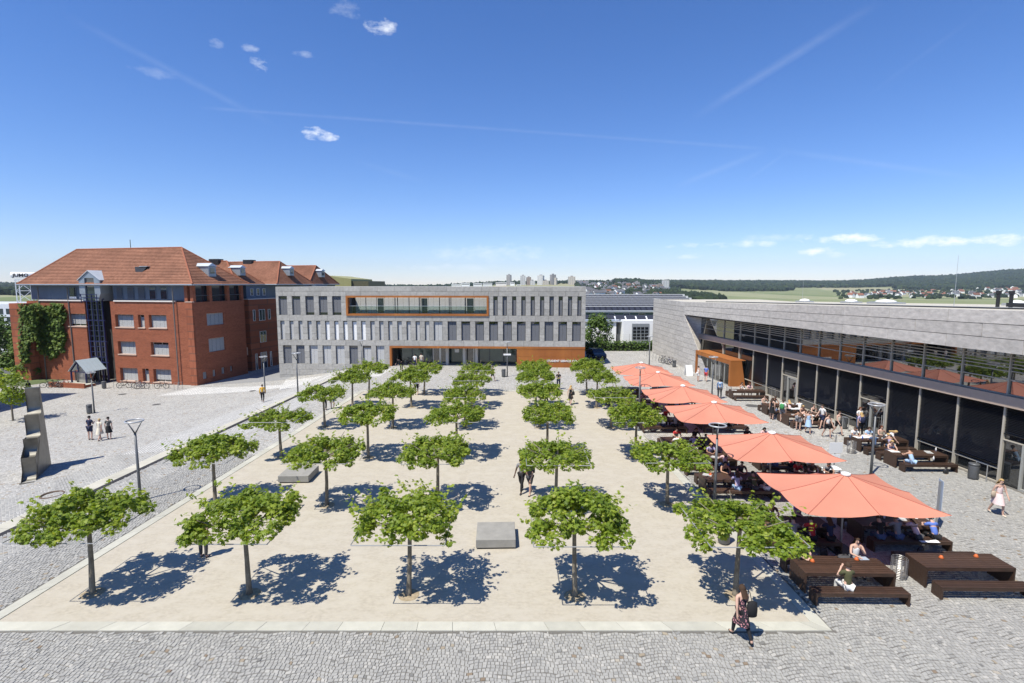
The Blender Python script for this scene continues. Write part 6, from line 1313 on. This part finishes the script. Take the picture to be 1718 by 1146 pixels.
    sh = {}; e3 = []
    P['shoe'] = {n: skin('shoe', [J['an'+n]-V3(0,.03,.03), J['an'+n]+V3(0,.04,-.035), J['to'+n]+V3(0,.02,0)], [(0,1),(1,2)], [.042,.045,.036]) for n in 'LR'}
    # hair: cap, bob and long
    def hair(kind_):
        bm = bmesh.new(); bmesh.ops.create_uvsphere(bm, u_segments=14, v_segments=10, radius=1); M3 = Matrix((V3(1,0,0), fwd, fwd.cross(V3(1,0,0))*-1)).transposed()
        if (M3 @ V3(0,0,1)).z < 0: M3 = Matrix((V3(1,0,0), fwd, -(fwd.cross(V3(1,0,0))*-1))).transposed()
        dele = [v for v in bm.verts if (v.co.y > .25 and v.co.z < .42) or v.co.z < (-.55 if kind_ == 'short' else -.9)]; bmesh.ops.delete(bm, geom=dele, context='VERTS')
        for v in bm.verts: v.co = J['head'].lerp(J['top'],.18)+M3 @ V3(v.co.x*.098, v.co.y*.112-.010, v.co.z*.118)
        if kind_ == 'long':
            bk_ = M3 @ V3(0,-1,0); a0_ = J['head']+bk_*.045
            nrows = 5; pts = []
            for r2 in range(nrows):
                f = r2/(nrows-1); cc = a0_.lerp(J['chest']+bk_*.135+V3(0,0,.06), f)
                pts.append([bm.verts.new(cc+V3((.085+.015*math.sin(f*3))*math.cos(a_), 0, 0)+bk_*(.045*math.sin(a_)+.02)) for a_ in np.linspace(-.3, math.pi+.3, 7)])
            for r2 in range(nrows-1):
                for c2 in range(6): bm.faces.new((pts[r2][c2], pts[r2][c2+1], pts[r2+1][c2+1], pts[r2+1][c2]))
        me = bpy.data.meshes.new('hair'); bm.to_mesh(me); bm.free(); me.materials.append(M('skin',(0,0,0))); me.polygons.foreach_set('use_smooth',[True]*len(me.polygons)); return me
    P['hair_short'], P['hair_long'] = hair('short'), hair('long')
    fb = MB(); upv = (J['top']-J['head']).normalized()
    for s in (-1,1): fb.obox(J['head']+fwd*.083+V3(s*.031,0,0)+upv*.018, V3(.011,0,0), fwd*.006, upv*.006); fb.obox(J['head']+fwd*.086+V3(s*.032,0,0)+upv*.036, V3(.016,0,0), fwd*.004, upv*.003)
    fb.obox(J['head']+fwd*.080-upv*.047, V3(.02,0,0), fwd*.006, upv*.004); P['face'] = fb.mesh('face', M('face_marks', (.06,.03,.025), .6, 0)); P['J'] = J
    PM[kind] = P; return P
CL = {'white':(.72,.71,.69),'black':(.014,.014,.016),'navy':(.018,.024,.06),'grey':(.20,.20,.21),'dark grey':(.06,.06,.065),'pink':(.62,.42,.42),'pale pink':(.72,.56,.54),'red':(.42,.03,.035),'blue':(.10,.17,.48),'light blue':(.34,.48,.66),'olive':(.075,.075,.035),'brown':(.10,.055,.035),
      'cream':(.62,.56,.45),'purple':(.22,.16,.36),'green':(.05,.25,.08),'denim':(.07,.11,.20),'yellow':(.55,.32,.03),'orange':(.6,.2,.04),'beige':(.42,.34,.25),'blonde':(.42,.28,.12),'brunette':(.05,.028,.016),'dark':(.012,.010,.009),'lilac':(.34,.30,.46),'auburn':(.13,.045,.02)}
def cloth(c): return M('cloth_'+c.replace(' ','_'), CL[c], .85, .06, 6)
def print_mat(name, a, b, sc):
    if name in MATS: return MATS[name]
    m = bpy.data.materials.new(name); MATS[name] = m; m.use_nodes = True; t = m.node_tree; vo = nd(t,'ShaderNodeTexVoronoi', i_Scale=sc); lk(t,nd(t,'ShaderNodeTexCoord').outputs['Object'],vo.inputs['Vector']); r_ = nd(t,'ShaderNodeValToRGB'); r_.color_ramp.interpolation = 'CONSTANT'; r_.color_ramp.elements[0].color = b+(1,); r_.color_ramp.elements[1].position = .38; r_.color_ramp.elements[1].color = a+(1,); lk(t,vo.outputs['Distance'],r_.inputs[0]); lk(t,r_.outputs[0],t.nodes['Principled BSDF'].inputs['Base Color']); t.nodes['Principled BSDF'].inputs['Roughness'].default_value = .85; return m
FLORAL = print_mat('floral_print', (.018,.014,.02), (.45,.20,.22), 17); PATT = print_mat('patterned_cloth', (.02,.02,.022), (.32,.31,.30), 20)
SKINS = [M('skin',(.42,.25,.175)), M('skin_light', (.52,.33,.25), .6, .05, 4), M('skin_tan', (.33,.18,.115), .6, .05, 4), M('skin_dark', (.07,.035,.022), .55, .05, 4)]
def setm(o, m): o.material_slots[0].link = 'OBJECT'; o.material_slots[0].material = m; return o
PEOPLE = 0
def person(kind, p, face, top, bottom, hair, label, group, h=1.70, skin_=None, shoes='dark grey'):
    """top = (cut, cloth), bottom = (cut, cloth), hair = (length, colour), face = compass direction the person looks along"""
    P = body_parts(kind); t = thing('person', label, 'person', p, math.atan2(-face[0], face[1]), group); s = h/1.72
    if kind.startswith('sit'): s = min(1.03, max(.96, s))
    t.scale = (s, s, s); cm = lambda c: c if not isinstance(c, str) else cloth(c)
    setm(ob('body', P['body'], t), SKINS[1] if skin_ is None else SKINS[skin_]); setm(ob({'tank':'top'}.get(top[0],'shirt'), P[top[0]], t), cm(top[1]))
    if bottom: setm(ob(bottom[0], P[bottom[0]], t), cm(bottom[1]))
    if hair: setm(ob('hair', P['hair_'+hair[0]], t), cloth(hair[1]))
    for n in 'LR': setm(ob('shoe', P['shoe'][n], t), cloth(shoes))
    ob('face', P['face'], t); return t
def pack(name, label, cat, per, col, back=True, size=(.15,.09,.21), off=(0,-.20,1.26)):
    o = bpy.data.objects.new(name, None); C.objects.link(o); m = MB(); sx, sy, sz = size; m.lathe((0,0,-sz), [(.02,0),(sx,.03),(sx*1.05,sz),(sx*.9,1.8*sz),(.03,2*sz)], 12); b = m.build('body', cloth(col), o, smooth=True); b.scale = (1, sy/sx, 1)
    if back:
        for s in (-1,1): MB().tube([(s*.09,.02,sz*.8),(s*.11,.19,sz*.95),(s*.12,.31,.05),(s*.10,.10,-sz*.7)], .014, 5).build('strap', cloth(col), o)
    else: MB().tube([(0,.0,sz*.7),(-.06,.06,.50),(-.22,.12,.52)], .012, 5).build('strap', cloth(col), o)
    q = per.matrix_basis @ Vector(off); o.location = q; o.rotation_euler = per.rotation_euler; tag(o, label, cat); return o
W_ = 'people walking across the square'
def at(px, py): return GT(px, py)+Vector((0,0,.012))
def toward(a, b): d = at(*b)-at(*a); return (d.x, d.y)
AWAY, CAMW, LEFT, RIGHT = (0,1), (0,-1), (-1,0), (1,0)
person('hold', at(152,738.5), (.1,1), ('tshirt','navy'), ('shorts','navy'), ('short','dark'), 'man in navy shirt and shorts walking beside two women, seen from behind', W_, 1.82)
person('walk2', at(168.5,739.5), (.05,1), ('tshirt','cream'), ('skirt','cream'), ('short','blonde'), 'blonde woman in cream blouse and skirt between two companions', W_, 1.66)
person('back', at(183.5,737.5), (-.05,1), ('tshirt',PATT), ('skirt','black'), ('short','dark'), 'woman in patterned top and black skirt beside a blonde woman', W_, 1.68)
q = person('walk', at(441,675), (-.3,1), ('long','yellow'), ('leggings','black'), ('short','brunette'), 'person in yellow jacket walking past the lamp by the brick building', W_, 1.7)
q = person('walk', at(875,826), (-.55,-1), ('tshirt','grey'), ('trousers','black'), ('short','dark'), 'man in grey shirt and black trousers walking beside a backpacker', W_, 1.80, 3); pack('backpack','red backpack on the man in the grey shirt','backpack',q,'red')
q = person('walk2', at(889,830), (-.75,-1), ('tshirt','dark grey'), ('shorts','dark grey'), ('short','dark'), 'person in grey shirt and shorts with a black backpack on the sand', W_, 1.74); pack('backpack','black backpack on the person in grey shorts','backpack',q,'black')
q = person('walk', G(1243,1074)+V3(0,0,.02), (-.16,1), ('tank',FLORAL), ('leggings','black'), ('long','brunette'), 'woman in floral dress and black leggings walking along the front kerb', W_, 1.70, 1, 'black'); setm(ob('skirt', PM['walk']['skirt'], q), FLORAL); pack('shoulder_bag','large black shoulder bag carried by the woman in the floral dress','bag',q,'black',False,(.16,.10,.24),(.24,-.10,1.02))
q = person('walk2', G(1672,864)+V3(0,0,.02), (-.05,-1), ('tank','pale pink'), ('skirt','pale pink'), ('long','blonde'), 'blonde woman in pale pink dress walking out from the canteen door', W_, 1.72, 1, 'cream'); pack('shoulder_bag','pale handbag on the arm of the woman in pink','bag',q,'beige',False,(.10,.06,.14),(.23,.0,.98))
person('back', G(1207,669), (.25,1), ('long','light blue'), ('trousers','dark grey'), ('short','dark'), 'man in light blue shirt walking toward the rust-steel entrance', W_, 1.80)
person('stand', G(1171,640), (1,.2), ('tank','white'), ('shorts','white'), ('short','brunette'), 'person in white standing before the entrance box glazing', W_, 1.68)
person('walk2', G(1184,640), (.6,1), ('tshirt','blue'), ('shorts','red'), ('short','brunette'), 'person in blue top and red shorts at the entrance box glazing', W_, 1.72)
S_ = 'people strolling by the canteen'
person('back', G(1294,704), (1,.35), ('tank','black'), ('skirt','black'), ('long','brunette'), 'woman in black top and black skirt standing at the busy table', S_, 1.72)
q = person('stand', G(1312,709), (.8,.7), ('tshirt','white'), ('shorts','grey'), ('short','brunette'), 'person in grey shorts with a green backpack at the busy table', S_, 1.76); pack('backpack','green backpack at the busy canteen table','backpack',q,'green')
person('bend', G(1338,722), (1,.2), ('tank','brown'), ('shorts','grey'), ('short','brunette'), 'person in brown top and grey shorts bending over a table', S_, 1.74)
person('walk2', G(1355,727), (-.4,-1), ('tank','light blue'), ('skirt','light blue'), ('long','brunette'), 'woman in light blue dress walking by the canteen', S_, 1.68)
person('walk', G(1379,719), (-1,-.2), ('tshirt','white'), ('shorts','navy'), ('short','brunette'), 'man in white shirt and navy shorts walking by the canteen', S_, 1.80)
person('walk2', G(1387,734), (.2,-1), ('tank','white'), ('shorts','black'), ('long','brunette'), 'woman in white top and black shorts, left one of a similar pair', S_, 1.70)
person('walk', G(1405,729), (.2,-1), ('tank','cream'), ('shorts','black'), ('short','brunette'), 'woman in cream top and black shorts beside a similar woman', S_, 1.70)
q = person('back', G(1443,733), (.1,1), ('tshirt','lilac'), ('trousers','black'), ('long','blonde'), 'woman in lilac shirt with a navy backpack near the ring lamp', S_, 1.70); pack('backpack','navy backpack on the woman in lilac','backpack',q,'navy')
person('hold', G(1440,722), (.1,-1), ('tshirt','white'), ('trousers','denim'), ('long','auburn'), 'woman in white shirt facing the woman with the navy backpack', S_, 1.70)
person('bend', G(1483,757), (.7,-.6), ('tshirt','white'), ('skirt','dark grey'), ('long','blonde'), 'blonde woman in white top and dark skirt leaning over a table', S_, 1.68)
# on the sand and by the portal
person('stand', at(342,936), (.2,1), ('tshirt','navy'), ('trousers','dark grey'), ('short','brunette'), 'person in dark trousers half hidden behind the second front tree', W_, 1.74)
person('walk2', SBf.w(zx(797), -1.5, 0), (0,1), ('tshirt','white'), ('trousers','navy'), ('short','dark'), 'man in white shirt entering the rust-steel portal', W_, 1.8)
person('stand', SBf.w(zx(822), -.6, 0), (0,1), ('tshirt','cream'), ('shorts','grey'), ('short','brunette'), 'person in cream shirt at the portal doors', W_, 1.74)
person('bend', at(674,621), (-.6,-.5), ('long','black'), ('trousers','black'), ('short','dark'), 'person all in black bending down before the portal', W_, 1.72)
person('back', at(699,663), (.1,1), ('tshirt','white'), ('shorts','black'), ('short','brunette'), 'person in black shorts standing under the second tree column', W_, 1.76)
person('walk', at(826,640), (1,-.1), ('tank','brown'), ('shorts','black'), ('short','brunette'), 'person in brown top and dark shorts striding past the portal', W_, 1.72)
person('hold', at(937,653), (-.3,-1), ('tshirt','black'), ('trousers','navy'), ('short','dark'), 'person in black shirt behind the fourth tree column', W_, 1.76)
q = person('walk', at(957,679), (.4,1), ('tank','black'), ('skirt','black'), ('long','blonde'), 'blonde woman in short black dress walking up the sand', W_, 1.72); pack('shoulder_bag','black shoulder bag of the blonde woman in black','bag',q,'black',False,(.13,.08,.17),(.24,.0,1.02))
person('situp', Vector((G(920,676).x-.4, G(920,676).y, -.06)), (.5,-1), ('tshirt',PATT), ('trousers','dark grey'), ('short','grey'), 'person in patterned shirt sitting on the far stone block', W_, 1.72)
person('back', at(545,688), (.3,1), ('tshirt','dark grey'), ('trousers','black'), ('short','dark'), 'person in dark clothes behind a kerb tree, left of a companion', W_, 1.74)
person('back', at(558,686), (.1,1), ('tshirt','black'), ('shorts','denim'), ('short','brunette'), 'person in black shirt and denim shorts behind a kerb tree', W_, 1.74)
person('stand', GT(49,664), (1,-.2), ('long','black'), ('trousers','black'), ('short','dark'), 'person in black standing behind the red bin', W_, 1.74)
# seated people: bench sides of the table sets
def seat(key, side, dx, kind, top, bottom, hair, label, group='people sitting at the tables', **k):
    x, y, rz = SETS[key]; s = -1 if side == 'f' else 1; off = s*.92; wx = x+dx*math.cos(rz)-math.sin(rz)*off; wy = y+dx*math.sin(rz)+math.cos(rz)*off
    a = rz+random.uniform(-.18,.18); f = (math.sin(a)*s*1, -s*math.cos(a)); return person(kind, V3(wx, wy, .012), f, top, bottom, hair, label, group, **k)
seat(('t',0),'r',-.95,'sit',('tshirt','black'),('trousers','denim'),('long','auburn'),'long-haired woman in black shirt at the open table, facing the viewer')
seat(('t',0),'r',1.05,'situp',('tank','white'),('trousers','grey'),('long','brunette'),'woman in white top with hand at her mouth at the open table')
seat(('t',0),'f',-.35,'situp',('tshirt','olive'),('trousers','white'),('short','brunette'),'person in olive shirt and white trousers, back turned, at the open table')
rest = [  # (key, side, dx, kind, top, bottom, hair, words)
 (('c',1),'f',-.4,'sit',('tshirt','grey'),('trousers','denim'),('short','dark'),'grey shirt'),(('c',1),'f',.35,'sitlean',('tshirt','pink'),('trousers','dark grey'),('long','brunette'),'pink shirt'),(('c',1),'f',1.05,'sitlean',('tshirt','blue'),('trousers','black'),('short','dark'),'blue shirt'),(('c',1),'r',-.9,'sit',('tshirt','red'),('trousers','black'),('long','brunette'),'red shirt'),(('c',1),'r',.2,'situp',('tshirt','dark grey'),('trousers','black'),('short','dark'),'dark grey shirt'),
 (('t',1),'f',.5,'sit',('tshirt','red'),('trousers','black'),('short','brunette'),'red shirt'),(('t',1),'r',-.3,'sit',('tshirt','brown'),('trousers','black'),('long','brunette'),'brown shirt'),(('t',1),'r',.9,'situp',('tshirt','purple'),('trousers','black'),('short','dark'),'purple shirt'),(('t',1),'f',-.9,'sitlean',('tshirt','black'),('trousers','denim'),('short','blonde'),'black shirt'),
 (('t',2),'f',-.1,'sit',('tshirt','lilac'),('trousers','light blue'),('long','brunette'),'lilac shirt'),(('t',2),'f',.75,'sitlean',('tshirt','olive'),('trousers','dark grey'),('short','dark'),'olive shirt'),(('t',2),'r',-.1,'sit',('tank','black'),('trousers','black'),('long','dark'),'black top'),(('t',2),'r',-.9,'situp',('tshirt','brown'),('trousers','black'),('short','brunette'),'brown shirt'),(('t',2),'f',1.3,'sit',('tshirt',PATT),('trousers','white'),('long','brunette'),'patterned shirt'),
 (('c',2),'r',.95,'sitlean',('tshirt','grey'),('shorts','black'),('short','dark'),'grey shirt'),(('c',2),'r',-.6,'sit',('tshirt','red'),('trousers','black'),('short','dark'),'red shirt'),(('c',2),'f',-1.0,'sit',('tshirt','navy'),('trousers','denim'),('short','brunette'),'navy shirt'),
 (('c',3),'f',-.9,'sit',('tshirt','brown'),('trousers','denim'),('long','auburn'),'brown shirt'),(('c',3),'f',0,'sitlean',('tshirt','red'),('trousers','black'),('short','dark'),'red shirt'),(('c',3),'f',.9,'sit',('tshirt','lilac'),('trousers','black'),('long','brunette'),'lilac shirt'),(('c',3),'r',.3,'situp',('tshirt','dark grey'),('trousers','black'),('short','dark'),'dark grey shirt'),
 (('t',3),'f',.7,'sit',('tshirt','pink'),('trousers','denim'),('long','brunette'),'pink shirt'),(('t',3),'r',-.5,'sit',('tshirt','white'),('trousers','black'),('short','brunette'),'white shirt'),(('t',3),'f',-.6,'situp',('tshirt','grey'),('trousers','black'),('short','dark'),'grey shirt'),
 (('t',4),'f',.2,'sit',('tshirt','lilac'),('trousers','denim'),('short','brunette'),'lilac shirt'),(('t',4),'f',-.8,'sit',('tshirt','white'),('trousers','denim'),('short','dark'),'white shirt'),(('t',4),'r',.8,'sit',('tshirt','black'),('trousers','black'),('long','brunette'),'black shirt'),(('c',4),'f',-.5,'sit',('tshirt','grey'),('trousers','black'),('short','dark'),'grey shirt'),
 (('t',5),'f',-.9,'sit',('tshirt','yellow'),('trousers','black'),('short','brunette'),'yellow shirt'),(('t',5),'f',-.1,'sit',('tshirt','cream'),('trousers','navy'),('long','brunette'),'cream shirt'),(('t',5),'r',.6,'situp',('tshirt','red'),('trousers','black'),('short','dark'),'red shirt'),(('c',5),'r',1.0,'sit',('tshirt','white'),('trousers','black'),('short','dark'),'white shirt'),
 (('t',6),'r',.5,'sit',('tshirt','pink'),('trousers','black'),('long','brunette'),'pink shirt'),(('t',6),'f',-.9,'sit',('tshirt','brown'),('trousers','black'),('short','dark'),'brown shirt'),(('t',6),'f',.3,'sitlean',('tshirt','navy'),('trousers','denim'),('short','dark'),'navy shirt'),
 (('w',0),'f',-.85,'sitlean',('tank','light blue'),('skirt','light blue'),('short','brunette'),'light blue dress'),(('w',0),'r',-.9,'sit',('tank','purple'),('shorts','denim'),('long','blonde'),'purple top'),
 (('w',1),'r',-1.1,'sit',('tshirt','white'),('trousers','denim'),('short','brunette'),'white shirt'),(('w',1),'r',-.2,'sit',('tshirt','light blue'),('trousers','denim'),('long','brunette'),'light blue shirt'),(('w',1),'f',.1,'sitlean',('tank','lilac'),('shorts','denim'),('short','blonde'),'lilac top'),(('w',1),'r',.7,'situp',('tank','beige'),('shorts','denim'),('long','auburn'),'beige top'),(('w',1),'f',-.9,'sit',('tshirt','denim'),('trousers','black'),('short','brunette'),'denim shirt'),
 (('w',2),'f',-.9,'sit',('tank','white'),('shorts','grey'),('short','dark'),'white top'),(('w',2),'r',.2,'sit',('tank','black'),('shorts','denim'),('long','blonde'),'black top'),(('w',2),'r',1.1,'situp',('tank','black'),('trousers','black'),('short','brunette'),'black vest'),
 (('w',3),'f',-1.1,'sit',('tank','black'),('shorts','denim'),('short','dark'),'black top'),(('w',3),'r',-1.1,'situp',('tank','beige'),('shorts','denim'),('long','brunette'),'beige top'),(('w',3),'r',-.3,'sit',('tank','brown'),('shorts','denim'),('short','brunette'),'brown top'),(('w',3),'f',.1,'sit',('tank','pale pink'),('shorts','black'),('long','blonde'),'pale pink top'),
 (('t',1),'f',-.2,'sit',('tshirt','grey'),('trousers','black'),('short','dark'),'grey shirt'),(('t',1),'f',1.2,'sit',('tshirt','navy'),('trousers','black'),('long','brunette'),'navy shirt'),(('t',1),'r',-1.1,'sit',('tshirt','white'),('trousers','black'),('short','brunette'),'white shirt'),(('c',1),'r',.9,'sit',('tshirt','orange'),('trousers','black'),('long','dark'),'orange shirt'),(('c',1),'f',-1.1,'sit',('tshirt','black'),('trousers','denim'),('short','brunette'),'black shirt'),
 (('t',2),'r',.8,'sit',('tshirt','dark grey'),('trousers','black'),('short','dark'),'dark grey shirt'),(('c',2),'f',.3,'sit',('tshirt','grey'),('trousers','black'),('short','brunette'),'grey shirt by the papers'),(('c',2),'r',.15,'sit',('tshirt','brown'),('trousers','black'),('short','dark'),'brown shirt'),(('c',3),'r',-.8,'sit',('tshirt','navy'),('trousers','black'),('long','brunette'),'navy shirt'),(('c',3),'r',1.1,'sit',('tshirt','purple'),('trousers','black'),('short','dark'),'purple shirt'),(('t',3),'r',.5,'sit',('tshirt','lilac'),('trousers','black'),('long','blonde'),'lilac shirt'),
 (('t',4),'f',1.0,'sit',('tshirt','dark grey'),('trousers','black'),('short','dark'),'dark grey shirt'),(('t',4),'r',-.4,'sit',('tshirt','red'),('trousers','black'),('short','brunette'),'red shirt'),(('c',4),'f',.6,'sit',('tshirt','navy'),('trousers','black'),('long','brunette'),'navy shirt'),(('c',4),'r',.9,'sit',('tshirt','pink'),('trousers','black'),('long','dark'),'pink shirt'),(('c',4),'r',-.2,'sit',('tshirt','black'),('trousers','black'),('short','dark'),'black shirt'),
 (('t',5),'f',.8,'sit',('tshirt','grey'),('trousers','black'),('short','dark'),'grey shirt'),(('t',5),'r',-.5,'sit',('tshirt','navy'),('trousers','black'),('short','brunette'),'navy shirt'),(('c',5),'f',-.6,'sit',('tshirt','brown'),('trousers','black'),('short','dark'),'brown shirt'),(('c',5),'f',.4,'sit',('tshirt','red'),('trousers','black'),('long','brunette'),'red shirt'),(('c',6),'r',-.6,'sit',('tshirt','beige'),('trousers','black'),('long','blonde'),'beige shirt'),(('c',6),'r',.5,'situp',('tshirt','olive'),('trousers','black'),('short','dark'),'olive shirt'),(('w',3),'f',.9,'sit',('tshirt','white'),('shorts','denim'),('short','dark'),'white shirt'),(('w',2),'f',.9,'sit',('tshirt','navy'),('shorts','black'),('short','dark'),'navy shirt'),
 (('w',4),'r',-.1,'situp',('tank','white'),('shorts','denim'),('long','brunette'),'white top'),(('w',4),'r',.6,'sit',('tshirt','pink'),('shorts','white'),('long','auburn'),'pink shirt')]
TW_ = {('t',k): w+', tree side' for k, (y, w) in enumerate(rowsT)}; TW_.update({('c',k): w+', canteen side' for k, (y, w) in enumerate(rowsT)}); TW_.update({('w',0):'by the louvres next to the bin',('w',1):'by the canteen next to the ring lamp',('w',2):'by the canteen where the walkers pass',('w',3):'at the busy canteen table',('w',4):'beside the rust-steel entrance box'})
for key, side, dx, kind, top, bot, hr_, wds in rest: seat(key, side, dx, kind, top, bot, hr_, 'person in %s seated %s, %s bench' % (wds, TW_[key], 'front' if side == 'f' else 'rear'), skin_=random.choice([0,1,1,2]))
# small things on the tables
def on_table(px, py, z=.762): return G(px, py, z)
pot = MB().lathe((0,0,0), [(.075,0),(.085,.012),(.055,.05),(.045,.085),(.02,.095)], 12).mesh('ashtray', M('orange_plastic', (.55,.13,.035), .5, .05, 9), True)
for px, py, lab in ((1437,939,'orange ashtray in front of the woman in white at the open table'),(1579,936,'orange ashtray in the middle of the empty open table'),(1637.5,934,'orange ashtray towards the canteen end of the empty table'),(1192,797,'orange ashtray at the tree end of the table under the second umbrella'),(1363,942,'orange cup before the person in the olive shirt')):
    o = ob('ashtray', pot); o.location = on_table(px,py); tag(o, lab, 'ashtray', 'orange ashtrays')
for px, py, w, d, z, col, lab in ((1448,937,.32,.22,.762,M('pale_blue_plate',(.36,.42,.50)),'light blue folder in front of the woman in white'),(1395,786,.9,.4,.762,M_white,'white papers before the person in grey reading'),(1523,867,.62,.30,.762,M_white,'white tray on the canteen-side table under the front umbrella'),(1560,909,.7,.14,.462,M_white,'white papers lying on the bench under the front umbrella'),(1450,733,1.3,.5,.762,M_white,'white papers spread on the table by the ring lamp'),(1357,697,.7,.4,.762,M_white,'white tray on the table where the walkers pass'),(1500,757,.5,.4,.762,M_white,'white paper before the woman in the light blue dress'),(1335,686,.8,.4,.762,M_white,'white paper on the busy canteen table')):
    m = MB(); m.box(-w/2,w/2,-d/2,d/2,0,.008)
    if w > .6: m.obox((w*.3,d*.5,.012),(w*.2,.03,0),(-.02,d*.35,0),(0,0,.004))
    o = m.build('paper_sheet', col); p = on_table(px,py,z); o.location = p; o.rotation_euler = (0,0,random.uniform(-.2,.2)); tag(o, lab, 'papers')
for px, py, lab in ((1412,930,'dark grey bag lying on the bench beside the woman in white'),):
    p = on_table(px,py,.462); o = bpy.data.objects.new('bag', None); C.objects.link(o); o.location = (12.2, 18.02, .465); tag(o, lab, 'bag'); MB().lathe((0,0,0), [(.12,0),(.16,.04),(.15,.16),(.06,.22)], 12).build('body', cloth('dark grey'), o, smooth=True).scale = (1.6,1,.7); MB().tube([(-.14,0,.12),(0,-.05,.24),(.14,0,.12)], .014, 6).build('handle', cloth('black'), o)
p = on_table(1447,735); 
for k, (px, py, c, lab) in enumerate([(1447,737,'blue','blue drink bottle on the table by the ring lamp'),(1570,757,'white','white cup on the table by the louvres'),(1566,772,'white','white cup at the bench edge by the louvres')]):
    o = MB().lathe((0,0,0), [(.04,0),(.042,.14),(.018,.19),(.018,.23)], 10).build('bottle', cloth(c), smooth=True); o.location = on_table(px,py); tag(o, lab, 'bottle')
# table_clutter: cups, trays and bags that the seated people have with them
CUP = MB().lathe((0,0,0), [(.032,0),(.042,.10),(.040,.10),(.034,.01)], 10).mesh('cup', M_white, True); TRAY = MB().box(-.22,.22,-.16,.16,0,.012).box(-.21,-.19,-.15,.15,.012,.03).box(.19,.21,-.15,.15,.012,.03).lathe((.05,0,.012), [(.09,0),(.11,.02)], 12).mesh('tray', M('tray_grey', (.50,.50,.48), .5, .05))
BAG = MB().lathe((0,0,0), [(.10,0),(.15,.04),(.13,.22),(.05,.30)], 10).mesh('body', M_dark, True)
for key in list(SETS):
    x, y, rz = SETS[key]; w = TW_[key]
    if key in (('c',0),('t',0)): continue
    for nm, me, lab in (('cup', CUP, 'white cup on the dark table '), ('tray', TRAY, 'grey food tray on the dark table ')):
        o = ob(nm, me); o.location = (x+random.uniform(-1.2,1.2), y+random.uniform(-.3,.3), .764); o.rotation_euler = (0,0,random.uniform(0,6)); tag(o, lab+w, nm, 'cups on the tables' if nm == 'cup' else 'trays on the tables')
    if key[0] != 'w' or key[1] < 2:
        o = bpy.data.objects.new('bag', None); C.objects.link(o); o.location = (x+random.uniform(-1,1), y-1.32, .014); tag(o, 'dark bag by the front bench '+w, 'bag', 'bags on the ground by the benches'); b = ob('body', BAG, o); b.scale = (1,.6,1); MB().tube([(-.08,0,.26),(0,0,.40),(.08,0,.26)], .012, 5).build('handle', M_dark, o)
# ================================================================== the summer haze: one even body of air over the whole valley
hz_ = ob('haze', MB().box(-5600,6200,-2700,6400,-60,260).mesh('haze', M('air', (1,1,1), 1, 0))); hz_['kind'] = 'stuff'; tag(hz_, 'thin pale summer haze lying over the whole valley', 'haze')
ma = MATS['air']; t = ma.node_tree; t.nodes.clear(); out = nd(t,'ShaderNodeOutputMaterial'); pv = nd(t,'ShaderNodeVolumePrincipled'); pv.inputs['Color'].default_value = (.72,.86,1,1); pv.inputs['Density'].default_value = .00007; pv.inputs['Anisotropy'].default_value = .0; lk(t,pv.outputs[0],out.inputs['Volume'])
